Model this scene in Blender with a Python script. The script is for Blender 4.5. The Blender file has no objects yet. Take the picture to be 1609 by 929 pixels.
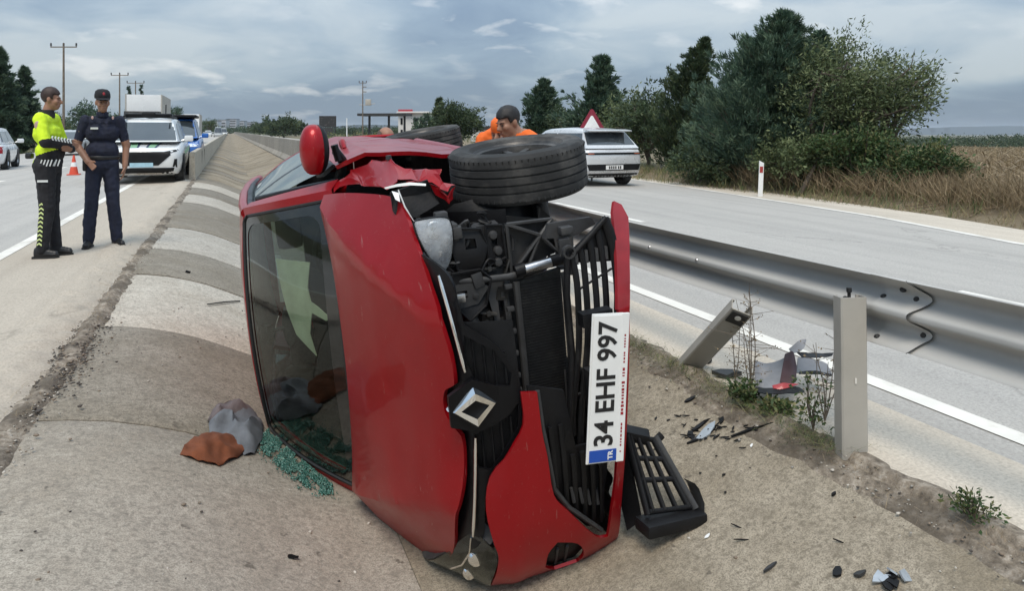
import bpy, bmesh, math, random
import numpy as np
from mathutils import Vector, Matrix, geometry, noise as mnoise
R = math.radians
random.seed(7)
rng = np.random.default_rng(7)
sc = bpy.context.scene
COL = sc.collection
# ------------------------------------------------------------------ camera
# world axes: +Y along the motorway, +X to the right of it, z = 0 on the carriageways
cam = bpy.data.cameras.new('camera')
cam.sensor_width = 36.0
cam.lens = 36.0 * 1160.0 / 1609.0
cam.shift_y = -258.5 / 1609.0          # level camera, frame shifted down: verticals stay vertical
cam.clip_start = 0.05
cam.clip_end = 20000
camo = bpy.data.objects.new('camera', cam)
camo.location = (0, 0, 1.3)
camo.rotation_euler = (R(90), 0, R(-20.966))
COL.objects.link(camo)
sc.camera = camo
# ------------------------------------------------------------------ sky + sun
SUN_EL, SUN_AZ = R(58), R(-150)          # sun behind thin cloud, high over the left carriageway behind the camera
w = bpy.data.worlds.new('World'); sc.world = w; w.use_nodes = True
nt = w.node_tree; N = nt.nodes; Lk = nt.links
bg = N['Background']
sky = N.new('ShaderNodeTexSky'); sky.sky_type = 'NISHITA'; sky.sun_disc = False
sky.sun_elevation = SUN_EL; sky.sun_rotation = SUN_AZ
tc = N.new('ShaderNodeTexCoord')
sep = N.new('ShaderNodeSeparateXYZ'); Lk.new(tc.outputs['Generated'], sep.inputs[0])
def wm(op, a, b=None, c=None):
    n = N.new('ShaderNodeMath'); n.operation = op
    for i, v in enumerate((a, b, c)):
        if v is None: continue
        if isinstance(v, (int, float)): n.inputs[i].default_value = v
        else: Lk.new(v, n.inputs[i])
    return n.outputs[0]
zc = wm('MAXIMUM', sep.outputs[2], 0.0)
den = wm('ADD', zc, 0.22)
cx_ = wm('DIVIDE', sep.outputs[0], den); cy_ = wm('DIVIDE', sep.outputs[1], den)
cmb = N.new('ShaderNodeCombineXYZ'); Lk.new(cx_, cmb.inputs[0]); Lk.new(cy_, cmb.inputs[1])
def wnoise(scale, det, rough, off, dist=0.0):
    mp = N.new('ShaderNodeMapping'); mp.inputs['Location'].default_value = off
    Lk.new(cmb.outputs[0], mp.inputs[0])
    n = N.new('ShaderNodeTexNoise'); n.inputs['Scale'].default_value = scale
    n.inputs['Detail'].default_value = det; n.inputs['Roughness'].default_value = rough
    n.inputs['Distortion'].default_value = dist
    Lk.new(mp.outputs[0], n.inputs['Vector']); return n.outputs[0]
def wramp(fac, stops):
    r = N.new('ShaderNodeValToRGB'); Lk.new(fac, r.inputs[0])
    e = r.color_ramp.elements
    while len(e) < len(stops): e.new(0.5)
    for i, (p, c) in enumerate(stops):
        e[i].position = p; e[i].color = (c[0], c[1], c[2], 1)
    return r.outputs[0]
n1 = wnoise(0.62, 4, .45, (3.1, 1.7, 0), .5)
n2 = wnoise(2.3, 7, .55, (1.3, 7.1, 0), .5)
f = wm('ADD', wm('MULTIPLY', n1, .68), wm('MULTIPLY', n2, .32))
cloud = wramp(f, [(.40, (1.45, 1.98, 2.68)), (.475, (1.92, 2.5, 3.15)), (.53, (2.5, 3.08, 3.62)), (.61, (3.4, 3.85, 4.15))])
n3 = wnoise(3.4, 6, .5, (7.7, 2.1, 0), .3); n4 = wnoise(.5, 2, .5, (.4, 9.3, 0))
pf = wm('MULTIPLY', wramp(n3, [(.56, (0, 0, 0)), (.68, (1, 1, 1))]), wramp(n4, [(.44, (0, 0, 0)), (.6, (1, 1, 1))]))
mp_ = N.new('ShaderNodeMix'); mp_.data_type = 'RGBA'; Lk.new(wm('MULTIPLY', pf, .75), mp_.inputs[0]); Lk.new(cloud, mp_.inputs[6]); mp_.inputs[7].default_value = (5.2, 5.35, 5.4, 1); cloud = mp_.outputs[2]
# overcast brightening towards the zenith
br = wm('ADD', 1.0, wm('MULTIPLY', wm('POWER', zc, 1.0), 2.7))
mul = N.new('ShaderNodeVectorMath'); mul.operation = 'SCALE'
Lk.new(cloud, mul.inputs[0]); Lk.new(br, mul.inputs['Scale'])
mx = N.new('ShaderNodeMix'); mx.data_type = 'RGBA'; mx.inputs[0].default_value = .90
Lk.new(sky.outputs[0], mx.inputs[6]); Lk.new(mul.outputs[0], mx.inputs[7])
Lk.new(mx.outputs[2], bg.inputs[0]); bg.inputs[1].default_value = .10
sl = bpy.data.lights.new('sun', 'SUN'); sl.energy = 2.0; sl.angle = R(26); sl.color = (1, .90, .76)
so = bpy.data.objects.new('sun', sl)
sd = Vector((math.sin(SUN_AZ) * math.cos(SUN_EL), math.cos(SUN_AZ) * math.cos(SUN_EL), math.sin(SUN_EL)))
so.rotation_euler = sd.to_track_quat('Z', 'Y').to_euler(); so.location = (0, 0, 30)
COL.objects.link(so)
sc.view_settings.view_transform = 'Standard'; sc.view_settings.look = 'None'
sc.view_settings.exposure = 0.36; sc.view_settings.gamma = 1
sc.cycles.max_bounces = 7; sc.cycles.transparent_max_bounces = 12
sc.cycles.use_denoising = True

# ------------------------------------------------------------------ materials
class NB:
    """node helper for one material"""
    def __init__(s, name):
        s.m = bpy.data.materials.new(name); s.m.use_nodes = True
        s.t = s.m.node_tree; s.n = s.t.nodes; s.l = s.t.links
        s.b = s.n['Principled BSDF']; s.co = s.n.new('ShaderNodeTexCoord').outputs['Object']
    def set(s, k, v):
        i = s.b.inputs[k]
        if hasattr(v, 'is_linked'): s.l.new(v, i)
        elif isinstance(v, (tuple, list)): i.default_value = (v[0], v[1], v[2], 1)
        else: i.default_value = v
    def vec(s, scale=(1, 1, 1), loc=(0, 0, 0), rot=(0, 0, 0), co=None):
        mp = s.n.new('ShaderNodeMapping'); mp.inputs['Scale'].default_value = scale
        mp.inputs['Location'].default_value = loc; mp.inputs['Rotation'].default_value = rot
        s.l.new(co or s.co, mp.inputs[0]); return mp.outputs[0]
    def noise(s, scale, detail=5, rough=.55, vec=None, dist=0):
        n = s.n.new('ShaderNodeTexNoise'); n.inputs['Scale'].default_value = scale
        n.inputs['Detail'].default_value = detail; n.inputs['Roughness'].default_value = rough
        n.inputs['Distortion'].default_value = dist
        s.l.new(vec or s.co, n.inputs['Vector']); return n.outputs[0]
    def voro(s, scale, vec=None, feat='F1'):
        n = s.n.new('ShaderNodeTexVoronoi'); n.inputs['Scale'].default_value = scale; n.feature = feat
        s.l.new(vec or s.co, n.inputs['Vector']); return n.outputs['Distance']
    def ramp(s, fac, stops):
        r = s.n.new('ShaderNodeValToRGB'); s.l.new(fac, r.inputs[0]); e = r.color_ramp.elements
        while len(e) < len(stops): e.new(.5)
        for i, (p, c) in enumerate(stops):
            if isinstance(c, (int, float)): c = (c, c, c)
            e[i].position = p; e[i].color = (c[0], c[1], c[2], 1)
        return r.outputs[0]
    def mix(s, fac, a, b, mode='MIX'):
        x = s.n.new('ShaderNodeMix'); x.data_type = 'RGBA'; x.blend_type = mode
        for i, v in ((0, fac), (6, a), (7, b)):
            if hasattr(v, 'is_linked'): s.l.new(v, x.inputs[i])
            elif isinstance(v, (int, float)): x.inputs[i].default_value = v
            else: x.inputs[i].default_value = (v[0], v[1], v[2], 1)
        return x.outputs[2]
    def math(s, op, a, b=0):
        n = s.n.new('ShaderNodeMath'); n.operation = op
        for i, v in enumerate((a, b)):
            if hasattr(v, 'is_linked'): s.l.new(v, n.inputs[i])
            else: n.inputs[i].default_value = v
        return n.outputs[0]
    def bump(s, h, strength=.3, dist=.01):
        n = s.n.new('ShaderNodeBump'); n.inputs['Strength'].default_value = strength
        n.inputs['Distance'].default_value = dist
        s.l.new(h, n.inputs['Height']); s.l.new(n.outputs[0], s.b.inputs['Normal'])
    def rand(s):
        return s.n.new('ShaderNodeObjectInfo').outputs['Random']
def pm(name, col, rough=.6, metal=0., var=.12, scale=9, bump=0., bscale=60, coat=0., spec=.5, alpha=None, dirt=None):
    """plain material with a little tonal and roughness variation"""
    b = NB(name)
    n = b.noise(scale, 6, .6)
    lo = tuple(c * (1 - var) for c in col); hi = tuple(min(1, c * (1 + var)) for c in col)
    c = b.ramp(n, [(.3, lo), (.7, hi)])
    if dirt:
        d = b.ramp(b.noise(scale * .45, 7, .65), [(dirt[1], 0.), (dirt[1] + .16, 1.)])
        c = b.mix(d, c, dirt[0])
    b.set('Base Color', c)
    b.set('Roughness', b.ramp(b.noise(scale * 2.1, 4), [(.3, max(0, rough - .07)), (.7, min(1, rough + .07))]))
    b.set('Metallic', metal); b.set('Specular IOR Level', spec)
    if coat: b.set('Coat Weight', coat); b.set('Coat Roughness', .04)
    if bump: b.bump(b.noise(bscale, 4, .6), bump, .004)
    return b.m
def glass_m(name, tint, ior=1.5, rough=.02):
    """window glass: clear tinted transmission with a reflecting surface, cheap for panes"""
    b = NB(name); t, l = b.t, b.l
    tr = b.n.new('ShaderNodeBsdfTransparent'); tr.inputs[0].default_value = (*tint, 1)
    gl = b.n.new('ShaderNodeBsdfGlossy'); gl.inputs['Roughness'].default_value = rough
    gl.inputs[0].default_value = (.95, 1, .98, 1)
    fr = b.n.new('ShaderNodeLayerWeight'); fr.inputs[0].default_value = .5
    fz = b.math('MULTIPLY', b.math('POWER', fr.outputs['Facing'], 4.0), .85); fz = b.math('ADD', fz, .045)
    mxs = b.n.new('ShaderNodeMixShader')
    l.new(fz, mxs.inputs[0]); l.new(tr.outputs[0], mxs.inputs[1]); l.new(gl.outputs[0], mxs.inputs[2])
    l.new(mxs.outputs[0], b.n['Material Output'].inputs[0])
    return b.m

def concrete(name, c0, c1, dirt, dirt_amt, pores=1.0, sx=1.0):
    b = NB(name)
    big = b.noise(.55, 6, .6, dist=.6)
    med = b.noise(3.2, 7, .62, b.vec((1, 1, 1), (5, 2, 0)))
    fine = b.noise(46, 4, .65)
    grit = b.noise(170, 2, .6)
    c = b.ramp(med, [(.32, c0), (.68, c1)])
    c = b.mix(b.ramp(big, [(dirt_amt, 0.), (dirt_amt + .18, .85)]), c, dirt)
    streak = b.noise(2.4, 6, .62, b.vec((.25, 5.5, 1), (0, 0, 0), (0, 0, .12)))
    c = b.mix(b.ramp(streak, [(.50, 0.), (.66, .22)]), c, tuple(x * .66 for x in c0))
    c = b.mix(b.ramp(fine, [(.32, .85 * pores), (.52, 0.)]), c, tuple(x * .46 for x in c0))
    mid_ = b.noise(14, 6, .7, b.vec((1, 1, 1), (1, 8, 0)))
    c = b.mix(b.ramp(mid_, [(.36, .5), (.5, 0.)]), c, tuple(x * .6 for x in c0))
    c = b.mix(b.ramp(mid_, [(.56, 0.), (.72, .35)]), c, tuple(min(1, x * 1.25) for x in c1))
    c = b.mix(b.ramp(fine, [(.60, 0.), (.74, .45 * pores)]), c, tuple(min(1, x * 1.3) for x in c1))
    c = b.mix(b.ramp(grit, [(.38, .7), (.54, 0.)]), c, tuple(x * .5 for x in c0))
    sp = b.noise(11, 3, .7, b.vec((1, 1, 1), (9, 9, 0)))
    c = b.mix(b.ramp(sp, [(.66, 0.), (.71, .7)]), c, (.10, .085, .07))
    rv = b.rand()
    c = b.mix(1.0, c, b.ramp(rv, [(0., (.90, .90, .90)), (1., (1.04, 1.03, 1.01))]), 'MULTIPLY')
    b.set('Base Color', c); b.set('Roughness', .92); b.set('Specular IOR Level', .25)
    b.bump(b.math('ADD', b.math('MULTIPLY', fine, .7), b.math('MULTIPLY', grit, .5)), .55, .006)
    return b.m
M = {}
M['conc_light'] = concrete('light_concrete', (.50, .455, .39), (.62, .57, .495), (.36, .305, .24), .52)
M['conc_mid'] = concrete('worn_concrete', (.43, .38, .315), (.53, .48, .405), (.30, .25, .19), .49)
M['conc_dark'] = concrete('weathered_concrete', (.265, .235, .19), (.35, .315, .265), (.21, .175, .13), .48)
M['conc_dirty'] = concrete('dirty_concrete', (.33, .28, .21), (.43, .375, .295), (.19, .15, .095), .44)
def asphalt(name, c0, c1, track, stretch=1.0):
    b = NB(name)
    big = b.noise(.12, 6, .6, b.vec((1, .22, 1)))
    med = b.noise(1.6, 7, .65)
    fine = b.noise(70, 3, .7)
    st = b.noise(1.1, 5, .6, b.vec((2.2, .03, 1)))
    c = b.ramp(big, [(.3, c0), (.7, c1)])
    c = b.mix(b.ramp(st, [(.45, 0.), (.68, .6)]), c, track)
    c = b.mix(b.ramp(med, [(.5, 0.), (.75, .35)]), c, tuple(x * .78 for x in c0))
    c = b.mix(b.ramp(fine, [(.34, .6), (.54, 0.)]), c, tuple(x * .6 for x in c0))
    c = b.mix(b.ramp(fine, [(.58, 0.), (.72, .4)]), c, tuple(min(1, x * 1.25) for x in c1))
    cr = b.voro(.22, b.vec((1, .35, 1), (0, 0, 0)), 'DISTANCE_TO_EDGE')
    wob = b.noise(1.5, 5, .6)
    cr = b.math('ADD', cr, b.math('MULTIPLY', b.math('SUBTRACT', wob, .5), .10))
    c = b.mix(b.ramp(b.math('ABSOLUTE', cr), [(.0, .35), (.004, 0.)]), c, tuple(x * .35 for x in c0))
    oil = b.noise(.6, 5, .6, b.vec((1.6, .12, 1), (4, 1, 0)))
    c = b.mix(b.ramp(oil, [(.56, 0.), (.72, .5)]), c, tuple(x * .7 for x in c0))
    b.set('Base Color', c); b.set('Roughness', .9); b.set('Specular IOR Level', .25)
    b.bump(fine, .5, .006)
    return b.m
M['asphalt'] = asphalt('pale_worn_asphalt', (.41, .39, .36), (.49, .465, .43), (.345, .33, .31))
M['shoulder'] = asphalt('sandy_shoulder', (.55, .485, .40), (.64, .575, .485), (.48, .415, .34))
M['shoulder_l'] = asphalt('dusty_left_shoulder', (.44, .385, .315), (.52, .46, .385), (.38, .33, .27))
M['paint'] = pm('white_road_paint', (.72, .69, .63), .8, var=.08, scale=3, bump=.5, bscale=70, dirt=((.52, .48, .42), .50))
b = NB('gravel_dirt')
_f = b.noise(22, 6, .7); _g = b.noise(2.2, 5, .6)
_c = b.ramp(_f, [(.32, (.09, .072, .055)), (.5, (.26, .215, .165)), (.68, (.47, .41, .34))])
_c = b.mix(b.ramp(_g, [(.44, 0.), (.58, .85)]), _c, (.095, .076, .056))
b.set('Base Color', _c); b.set('Roughness', .95); b.bump(_f, .9, .02); M['dirt'] = b.m
b = NB('field_soil')
_f = b.noise(1.3, 9, .7); _g = b.noise(.02, 5, .6); _h = b.noise(.003, 6, .6)
_c = b.ramp(_f, [(.3, (.11, .08, .05)), (.5, (.20, .155, .10)), (.7, (.30, .24, .155))])
_c = b.mix(b.ramp(_g, [(.46, 0.), (.56, .8)]), _c, (.095, .10, .045))
_c = b.mix(b.ramp(_h, [(.45, 0.), (.58, .85)]), _c, (.06, .075, .035))
b.set('Base Color', _c); b.set('Roughness', .97); b.bump(_f, .8, .06); M['soil'] = b.m
b = NB('galvanised_steel')
_n = b.noise(3, 7, .6, b.vec((1, .35, 1))); _sp = b.noise(40, 4)
_c = b.ramp(_n, [(.3, (.38, .372, .352)), (.7, (.51, .50, .475))])
_c = b.mix(b.ramp(b.noise(2.1, 7, .7, b.vec((1, .3, 2), (4, 0, 0))), [(.58, 0.), (.72, .6)]), _c, (.27, .26, .24))
b.set('Base Color', _c); b.set('Metallic', .12); b.set('Roughness', b.ramp(_sp, [(.3, .62), (.7, .75)])); b.set('Specular IOR Level', .3); M['galv'] = b.m
M['post'] = pm('weathered_zinc_post', (.43, .405, .36), .62, .25, .1, 4, dirt=((.36, .33, .285), .6))
M['black_plastic'] = pm('black_plastic', (.008, .008, .009), .5, var=.35, scale=6, bump=.25, bscale=90, spec=.25, dirt=((.034, .032, .03), .60))
M['dark_metal'] = pm('dark_grey_metal', (.04, .04, .041), .5, .4, .3, 8, dirt=((.14, .13, .12), .55))
M['grey_plastic'] = pm('dusty_grey_plastic', (.034, .034, .035), .55, 0, .35, 7, bump=.2, bscale=80, dirt=((.085, .081, .075), .55))
M['rubber'] = pm('dusty_tyre_rubber', (.021, .021, .021), .82, var=.3, scale=7, bump=.4, bscale=70, dirt=((.085, .08, .074), .5))
M['chrome'] = pm('chrome', (.82, .81, .79), .09, 1., .03, 5)
M['alu'] = pm('bare_aluminium', (.62, .62, .63), .3, 1., .1, 9)
M['white'] = pm('white_paint', (.78, .78, .77), .45, var=.05)
M['wood'] = pm('weathered_pole_wood', (.16, .13, .10), .9, var=.3, scale=6, bump=.5, bscale=25)

# ------------------------------------------------------------------ object helpers
def tag(o, label, cat, group=None):
    o['label'] = label; o['category'] = cat
    if group: o['group'] = group
    return o
def thing(name, label, cat, loc=(0, 0, 0), rz=0., group=None):
    o = bpy.data.objects.new(name, None); o.empty_display_size = .2
    o.location = loc; o.rotation_euler = (0, 0, rz); COL.objects.link(o)
    return tag(o, label, cat, group)
def structure(o): o['kind'] = 'structure'; return o
def stuff(o): o['kind'] = 'stuff'; return o
def link(name, me, parent=None):
    o = bpy.data.objects.new(name, me); COL.objects.link(o)
    if parent is not None: o.parent = parent
    return o
def copy_tree(o, parent=None):
    c = o.copy(); COL.objects.link(c); c.parent = parent
    for ch in list(o.children): copy_tree(ch, c)
    return c
def finish(me, mats, smooth=None, clean=True):
    for m in (mats if isinstance(mats, (list, tuple)) else [mats]): me.materials.append(m)
    if smooth is not None:
        me.polygons.foreach_set('use_smooth', [True] * len(me.polygons))
        me.set_sharp_from_angle(angle=R(smooth))
    me.update()
    return me
class MB:
    """collects shapes and links them as one mesh object"""
    def __init__(s): s.v = []; s.f = []; s.mi = []; s.cur = 0; s.x = None
    def add(s, verts, faces):
        o = len(s.v)
        if s.x is not None: verts = [tuple(s.x @ Vector(p)) for p in verts]
        s.v += [tuple(p) for p in verts]
        s.f += [tuple(i + o for i in f) for f in faces]; s.mi += [s.cur] * len(faces)
        return s
    def box(s, c, d, rot=None, bev=0.):
        hx, hy, hz = d[0] / 2, d[1] / 2, d[2] / 2
        if bev:
            q = min(bev, hx * .9, hy * .9, hz * .9)
            bm = bmesh.new(); bmesh.ops.create_cube(bm, size=1)
            for vv in bm.verts: vv.co = Vector((vv.co.x * d[0], vv.co.y * d[1], vv.co.z * d[2]))
            bmesh.ops.bevel(bm, geom=bm.edges[:], offset=q, segments=2, affect='EDGES', profile=.6)
            vs = [vv.co.copy() for vv in bm.verts]; bm.verts.index_update()
            fs = [[vv.index for vv in ff.verts] for ff in bm.faces]; bm.free()
        else:
            vs = [Vector((x * hx, y * hy, z * hz)) for x in (-1, 1) for y in (-1, 1) for z in (-1, 1)]
            fs = [(0, 1, 3, 2), (4, 6, 7, 5), (0, 4, 5, 1), (2, 3, 7, 6), (0, 2, 6, 4), (1, 5, 7, 3)]
        rm = rot.to_3x3() if isinstance(rot, Matrix) else (Matrix.Identity(3) if rot is None else __import__('mathutils').Euler(rot).to_matrix())
        return s.add([rm @ p + Vector(c) for p in vs], fs)
    def tube(s, pts, r, n=8, cap=True, flat=1.0):
        pts = [Vector(p) for p in pts]; k = len(pts)
        rs = r if isinstance(r, (list, tuple)) else [r] * k
        vs = []; fs = []; up = None
        for i, p in enumerate(pts):
            t = (pts[min(i + 1, k - 1)] - pts[max(i - 1, 0)]).normalized()
            if up is None:
                up = Vector((0, 0, 1)) if abs(t.z) < .9 else Vector((1, 0, 0))
            a = t.cross(up)
            if a.length < 1e-5: a = t.orthogonal()
            a.normalize(); bvec = a.cross(t).normalized(); up = bvec
            for j in range(n):
                an = 2 * math.pi * j / n
                vs.append(p + (a * math.cos(an) + bvec * math.sin(an) * flat) * rs[i])
        for i in range(k - 1):
            for j in range(n):
                fs.append((i * n + j, i * n + (j + 1) % n, (i + 1) * n + (j + 1) % n, (i + 1) * n + j))
        if cap: fs += [tuple(range(n - 1, -1, -1)), tuple((k - 1) * n + j for j in range(n))]
        return s.add(vs, fs)
    def lathe(s, prof, n=24, axis='z', c=(0, 0, 0), closed=False):
        vs = []; fs = []; k = len(prof)
        for j in range(n):
            an = 2 * math.pi * j / n; ca, sa = math.cos(an), math.sin(an)
            for (rr, h) in prof:
                p = {'z': (rr * ca, rr * sa, h), 'y': (rr * ca, h, -rr * sa), 'x': (h, rr * ca, rr * sa)}[axis]
                vs.append((p[0] + c[0], p[1] + c[1], p[2] + c[2]))
        for j in range(n):
            j2 = (j + 1) % n
            for i in range(k if closed else k - 1):
                i2 = (i + 1) % k
                fs.append((j * k + i, j2 * k + i, j2 * k + i2, j * k + i2))
        return s.add(vs, fs)
    def prism(s, outline, vec):
        """planar outline (3-D points) pushed along vec"""
        o = [Vector(p) for p in outline]; n = len(o); ve = Vector(vec)
        return s.add(o + [p + ve for p in o], [tuple(range(n - 1, -1, -1)), tuple(range(n, 2 * n))] +
                     [(i, (i + 1) % n, n + (i + 1) % n, n + i) for i in range(n)])
    def grid(s, rows, closed_u=False, closed_v=False):
        nr, ncol = len(rows), len(rows[0]); vs = [p for r_ in rows for p in r_]; fs = []
        for i in range(nr if closed_u else nr - 1):
            for j in range(ncol if closed_v else ncol - 1):
                a, b_ = i, (i + 1) % nr; c, d = j, (j + 1) % ncol
                fs.append((a * ncol + c, a * ncol + d, b_ * ncol + d, b_ * ncol + c))
        return s.add(vs, fs)
    def ell(s, c, r, n=12, m=8, rot=None):
        vs = []; fs = []
        rm = Matrix.Identity(3) if rot is None else __import__('mathutils').Euler(rot).to_matrix()
        for i in range(m + 1):
            th = math.pi * i / m
            for j in range(n):
                ph = 2 * math.pi * j / n
                vs.append(rm @ Vector((r[0] * math.sin(th) * math.cos(ph), r[1] * math.sin(th) * math.sin(ph), r[2] * math.cos(th))) + Vector(c))
        for i in range(m):
            for j in range(n):
                fs.append((i * n + j, (i + 1) * n + j, (i + 1) * n + (j + 1) % n, i * n + (j + 1) % n))
        return s.add(vs, fs)
    def mesh(s, name, mats, smooth=None):
        me = bpy.data.meshes.new(name); me.from_pydata(s.v, [], s.f)
        if any(s.mi): me.polygons.foreach_set('material_index', s.mi)
        bm = bmesh.new(); bm.from_mesh(me)
        bmesh.ops.remove_doubles(bm, verts=bm.verts, dist=1e-6)
        bmesh.ops.dissolve_degenerate(bm, edges=bm.edges, dist=1e-7)
        bmesh.ops.recalc_face_normals(bm, faces=bm.faces); bm.to_mesh(me); bm.free()
        return finish(me, mats, smooth)
    def build(s, name, mats, parent=None, smooth=None):
        return link(name, s.mesh(name, mats, smooth), parent)
def crom(pts, n):
    """Catmull-Rom through points (any dimension), n samples per span"""
    P_ = [np.array(p, float) for p in pts]; P_ = [2 * P_[0] - P_[1]] + P_ + [2 * P_[-1] - P_[-2]]
    out = []
    for i in range(1, len(P_) - 2):
        for k in range(n):
            t = k / n
            out.append(.5 * ((2 * P_[i]) + (-P_[i - 1] + P_[i + 1]) * t + (2 * P_[i - 1] - 5 * P_[i] + 4 * P_[i + 1] - P_[i + 2]) * t * t
                             + (-P_[i - 1] + 3 * P_[i] - 3 * P_[i + 1] + P_[i + 2]) * t ** 3))
    out.append(P_[-2]); return [tuple(float(q) for q in p) for p in out]
def ip(x, xs, ys): return float(np.interp(x, xs, ys))
def inpoly(p, poly):
    x, y = p; c = False; j = len(poly) - 1
    for i in range(len(poly)):
        xi, yi = poly[i]; xj, yj = poly[j]
        if (yi > y) != (yj > y) and x < (xj - xi) * (y - yi) / (yj - yi) + xi: c = not c
        j = i
    return c
def dens(poly, res, closed=True):
    o = []
    n = len(poly)
    for i in range(n if closed else n - 1):
        a = poly[i]; b_ = poly[(i + 1) % n]; L_ = math.hypot(b_[0] - a[0], b_[1] - a[1]); k = max(1, int(L_ / res))
        for q in range(k): o.append((a[0] + (b_[0] - a[0]) * q / k, a[1] + (b_[1] - a[1]) * q / k))
    if not closed: o.append(tuple(poly[-1]))
    return o
def spoly(poly, n=3, ang=42):
    """rounds a closed outline through its points, keeping the real corners"""
    P_ = [Vector((p[0], p[1])) for p in poly]; k = len(P_)
    def turn(i):
        a = P_[i] - P_[i - 1]; c = P_[(i + 1) % k] - P_[i]
        return 180 if a.length < 1e-9 or c.length < 1e-9 else math.degrees(a.angle(c))
    cor = [i for i in range(k) if turn(i) > ang]
    if not cor: cor = [0]
    out = []
    for q, i in enumerate(cor):
        j = cor[(q + 1) % len(cor)]; idx = [i]
        while True:
            idx.append((idx[-1] + 1) % k)
            if idx[-1] == j: break
        seg = [tuple(P_[t]) for t in idx]
        out += (crom(seg, n)[:-1] if len(seg) > 2 else [seg[0]])
    return out
def sheet(mb, outline, surf, res=.05, thick=.012, holes=(), creases=(), inward=None):
    """curved panel: outline (and holes) in parameter space, surf(a,b) -> point; thick along the surface normal"""
    loops = [dens(outline, res)] + [dens(h_, res) for h_ in holes]
    vs = []; es = []
    for lp in loops:
        o = len(vs); vs += lp; es += [(o + i, o + (i + 1) % len(lp)) for i in range(len(lp))]
    for cr in creases:
        lp = dens(cr, res, False); o = len(vs); vs += lp; es += [(o + i, o + i + 1) for i in range(len(lp) - 1)]
    xs = [p[0] for p in outline]; ys = [p[1] for p in outline]
    x = min(xs) + res * .5
    row = 0
    barr = [np.array(l) for l in loops]
    allb = np.array(vs)
    while x < max(xs):
        y = min(ys) + res * (.5 if row % 2 else .25)
        while y < max(ys):
            if inpoly((x, y), outline) and not any(inpoly((x, y), h_) for h_ in holes):
                if np.min((allb[:, 0] - x) ** 2 + (allb[:, 1] - y) ** 2) > (res * .45) ** 2: vs.append((x, y))
            y += res
        x += res * .87; row += 1
    r_ = geometry.delaunay_2d_cdt([Vector(p) for p in vs], es, [], 0, 1e-6)
    V2, F2 = r_[0], r_[2]
    keep = []
    for f_ in F2:
        cxx = sum(V2[i].x for i in f_) / len(f_); cyy = sum(V2[i].y for i in f_) / len(f_)
        if inpoly((cxx, cyy), outline) and not any(inpoly((cxx, cyy), h_) for h_ in holes): keep.append(tuple(f_))
    P3 = [Vector(surf(p.x, p.y)) for p in V2]
    if thick == 0:
        return mb.add(P3, keep)
    nrm = []
    e = 1e-3
    for p in V2:
        a = Vector(surf(p.x + e, p.y)) - Vector(surf(p.x - e, p.y)); c = Vector(surf(p.x, p.y + e)) - Vector(surf(p.x, p.y - e))
        q = a.cross(c)
        nrm.append(q.normalized() if q.length > 1e-12 else Vector((0, 0, 1)))
    if inward is not None:
        iv = Vector(inward); sg = 1 if sum(q.dot(iv) for q in nrm) > 0 else -1
    else: sg = -1
    n = len(P3)
    B3 = [p + q * thick * sg for p, q in zip(P3, nrm)]
    cnt = {}
    for f_ in keep:
        for i in range(len(f_)):
            a, b_ = f_[i], f_[(i + 1) % len(f_)]; cnt[(a, b_)] = 1
    side = [(a, b_, b_ + n, a + n) for (a, b_) in cnt if (b_, a) not in cnt]
    return mb.add(P3 + B3, keep + [tuple(i + n for i in reversed(f_)) for f_ in keep] + side)
def text_mesh(txt, size, depth, name='text', bold=0.):
    cu = bpy.data.curves.new(name, 'FONT'); cu.body = txt; cu.size = size; cu.extrude = depth; cu.offset = bold
    cu.align_x = 'CENTER'; cu.align_y = 'CENTER'; cu.resolution_u = 3
    o = bpy.data.objects.new(name, cu); COL.objects.link(o)
    dg = bpy.context.evaluated_depsgraph_get(); dg.update()
    me = bpy.data.meshes.new_from_object(o.evaluated_get(dg)); bpy.data.objects.remove(o)
    return me
def np_mesh(name, verts, quads, mats, mi=None, smooth=False):
    me = bpy.data.meshes.new(name); k = quads.shape[1]
    me.vertices.add(len(verts)); me.vertices.foreach_set('co', np.ascontiguousarray(verts, np.float32).ravel())
    me.loops.add(quads.size); me.loops.foreach_set('vertex_index', np.ascontiguousarray(quads, np.int32).ravel())
    me.polygons.add(len(quads)); me.polygons.foreach_set('loop_start', np.arange(0, quads.size, k, dtype=np.int32))
    if mi is not None: me.polygons.foreach_set('material_index', np.ascontiguousarray(mi, np.int32))
    if smooth: me.polygons.foreach_set('use_smooth', [True] * len(quads))
    for m in mats: me.materials.append(m)
    me.update(calc_edges=True); me.validate(); return me
# ================================================================== SETTING
PV = [-1.3, -.95, -.85, -.53, -.2, .05, .4, .75, 1.1, 1.5, 1.9, 2.15, 2.32, 2.6]
PZ = [-.03, -.025, -.02, -.065, -.165, -.28, -.43, -.50, -.44, -.31, -.17, -.075, -.035, -.03]
_pc = np.array(crom(list(zip(PV, PZ)), 8))
def ditch_z(v): return float(np.interp(v, _pc[:, 0], _pc[:, 1]))
def road_z(v):
    if v > 2.6: return -.02 * (v - 2.6)
    if v < -1.0: return -.012 * (-1.0 - v)
    return 0.
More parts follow.
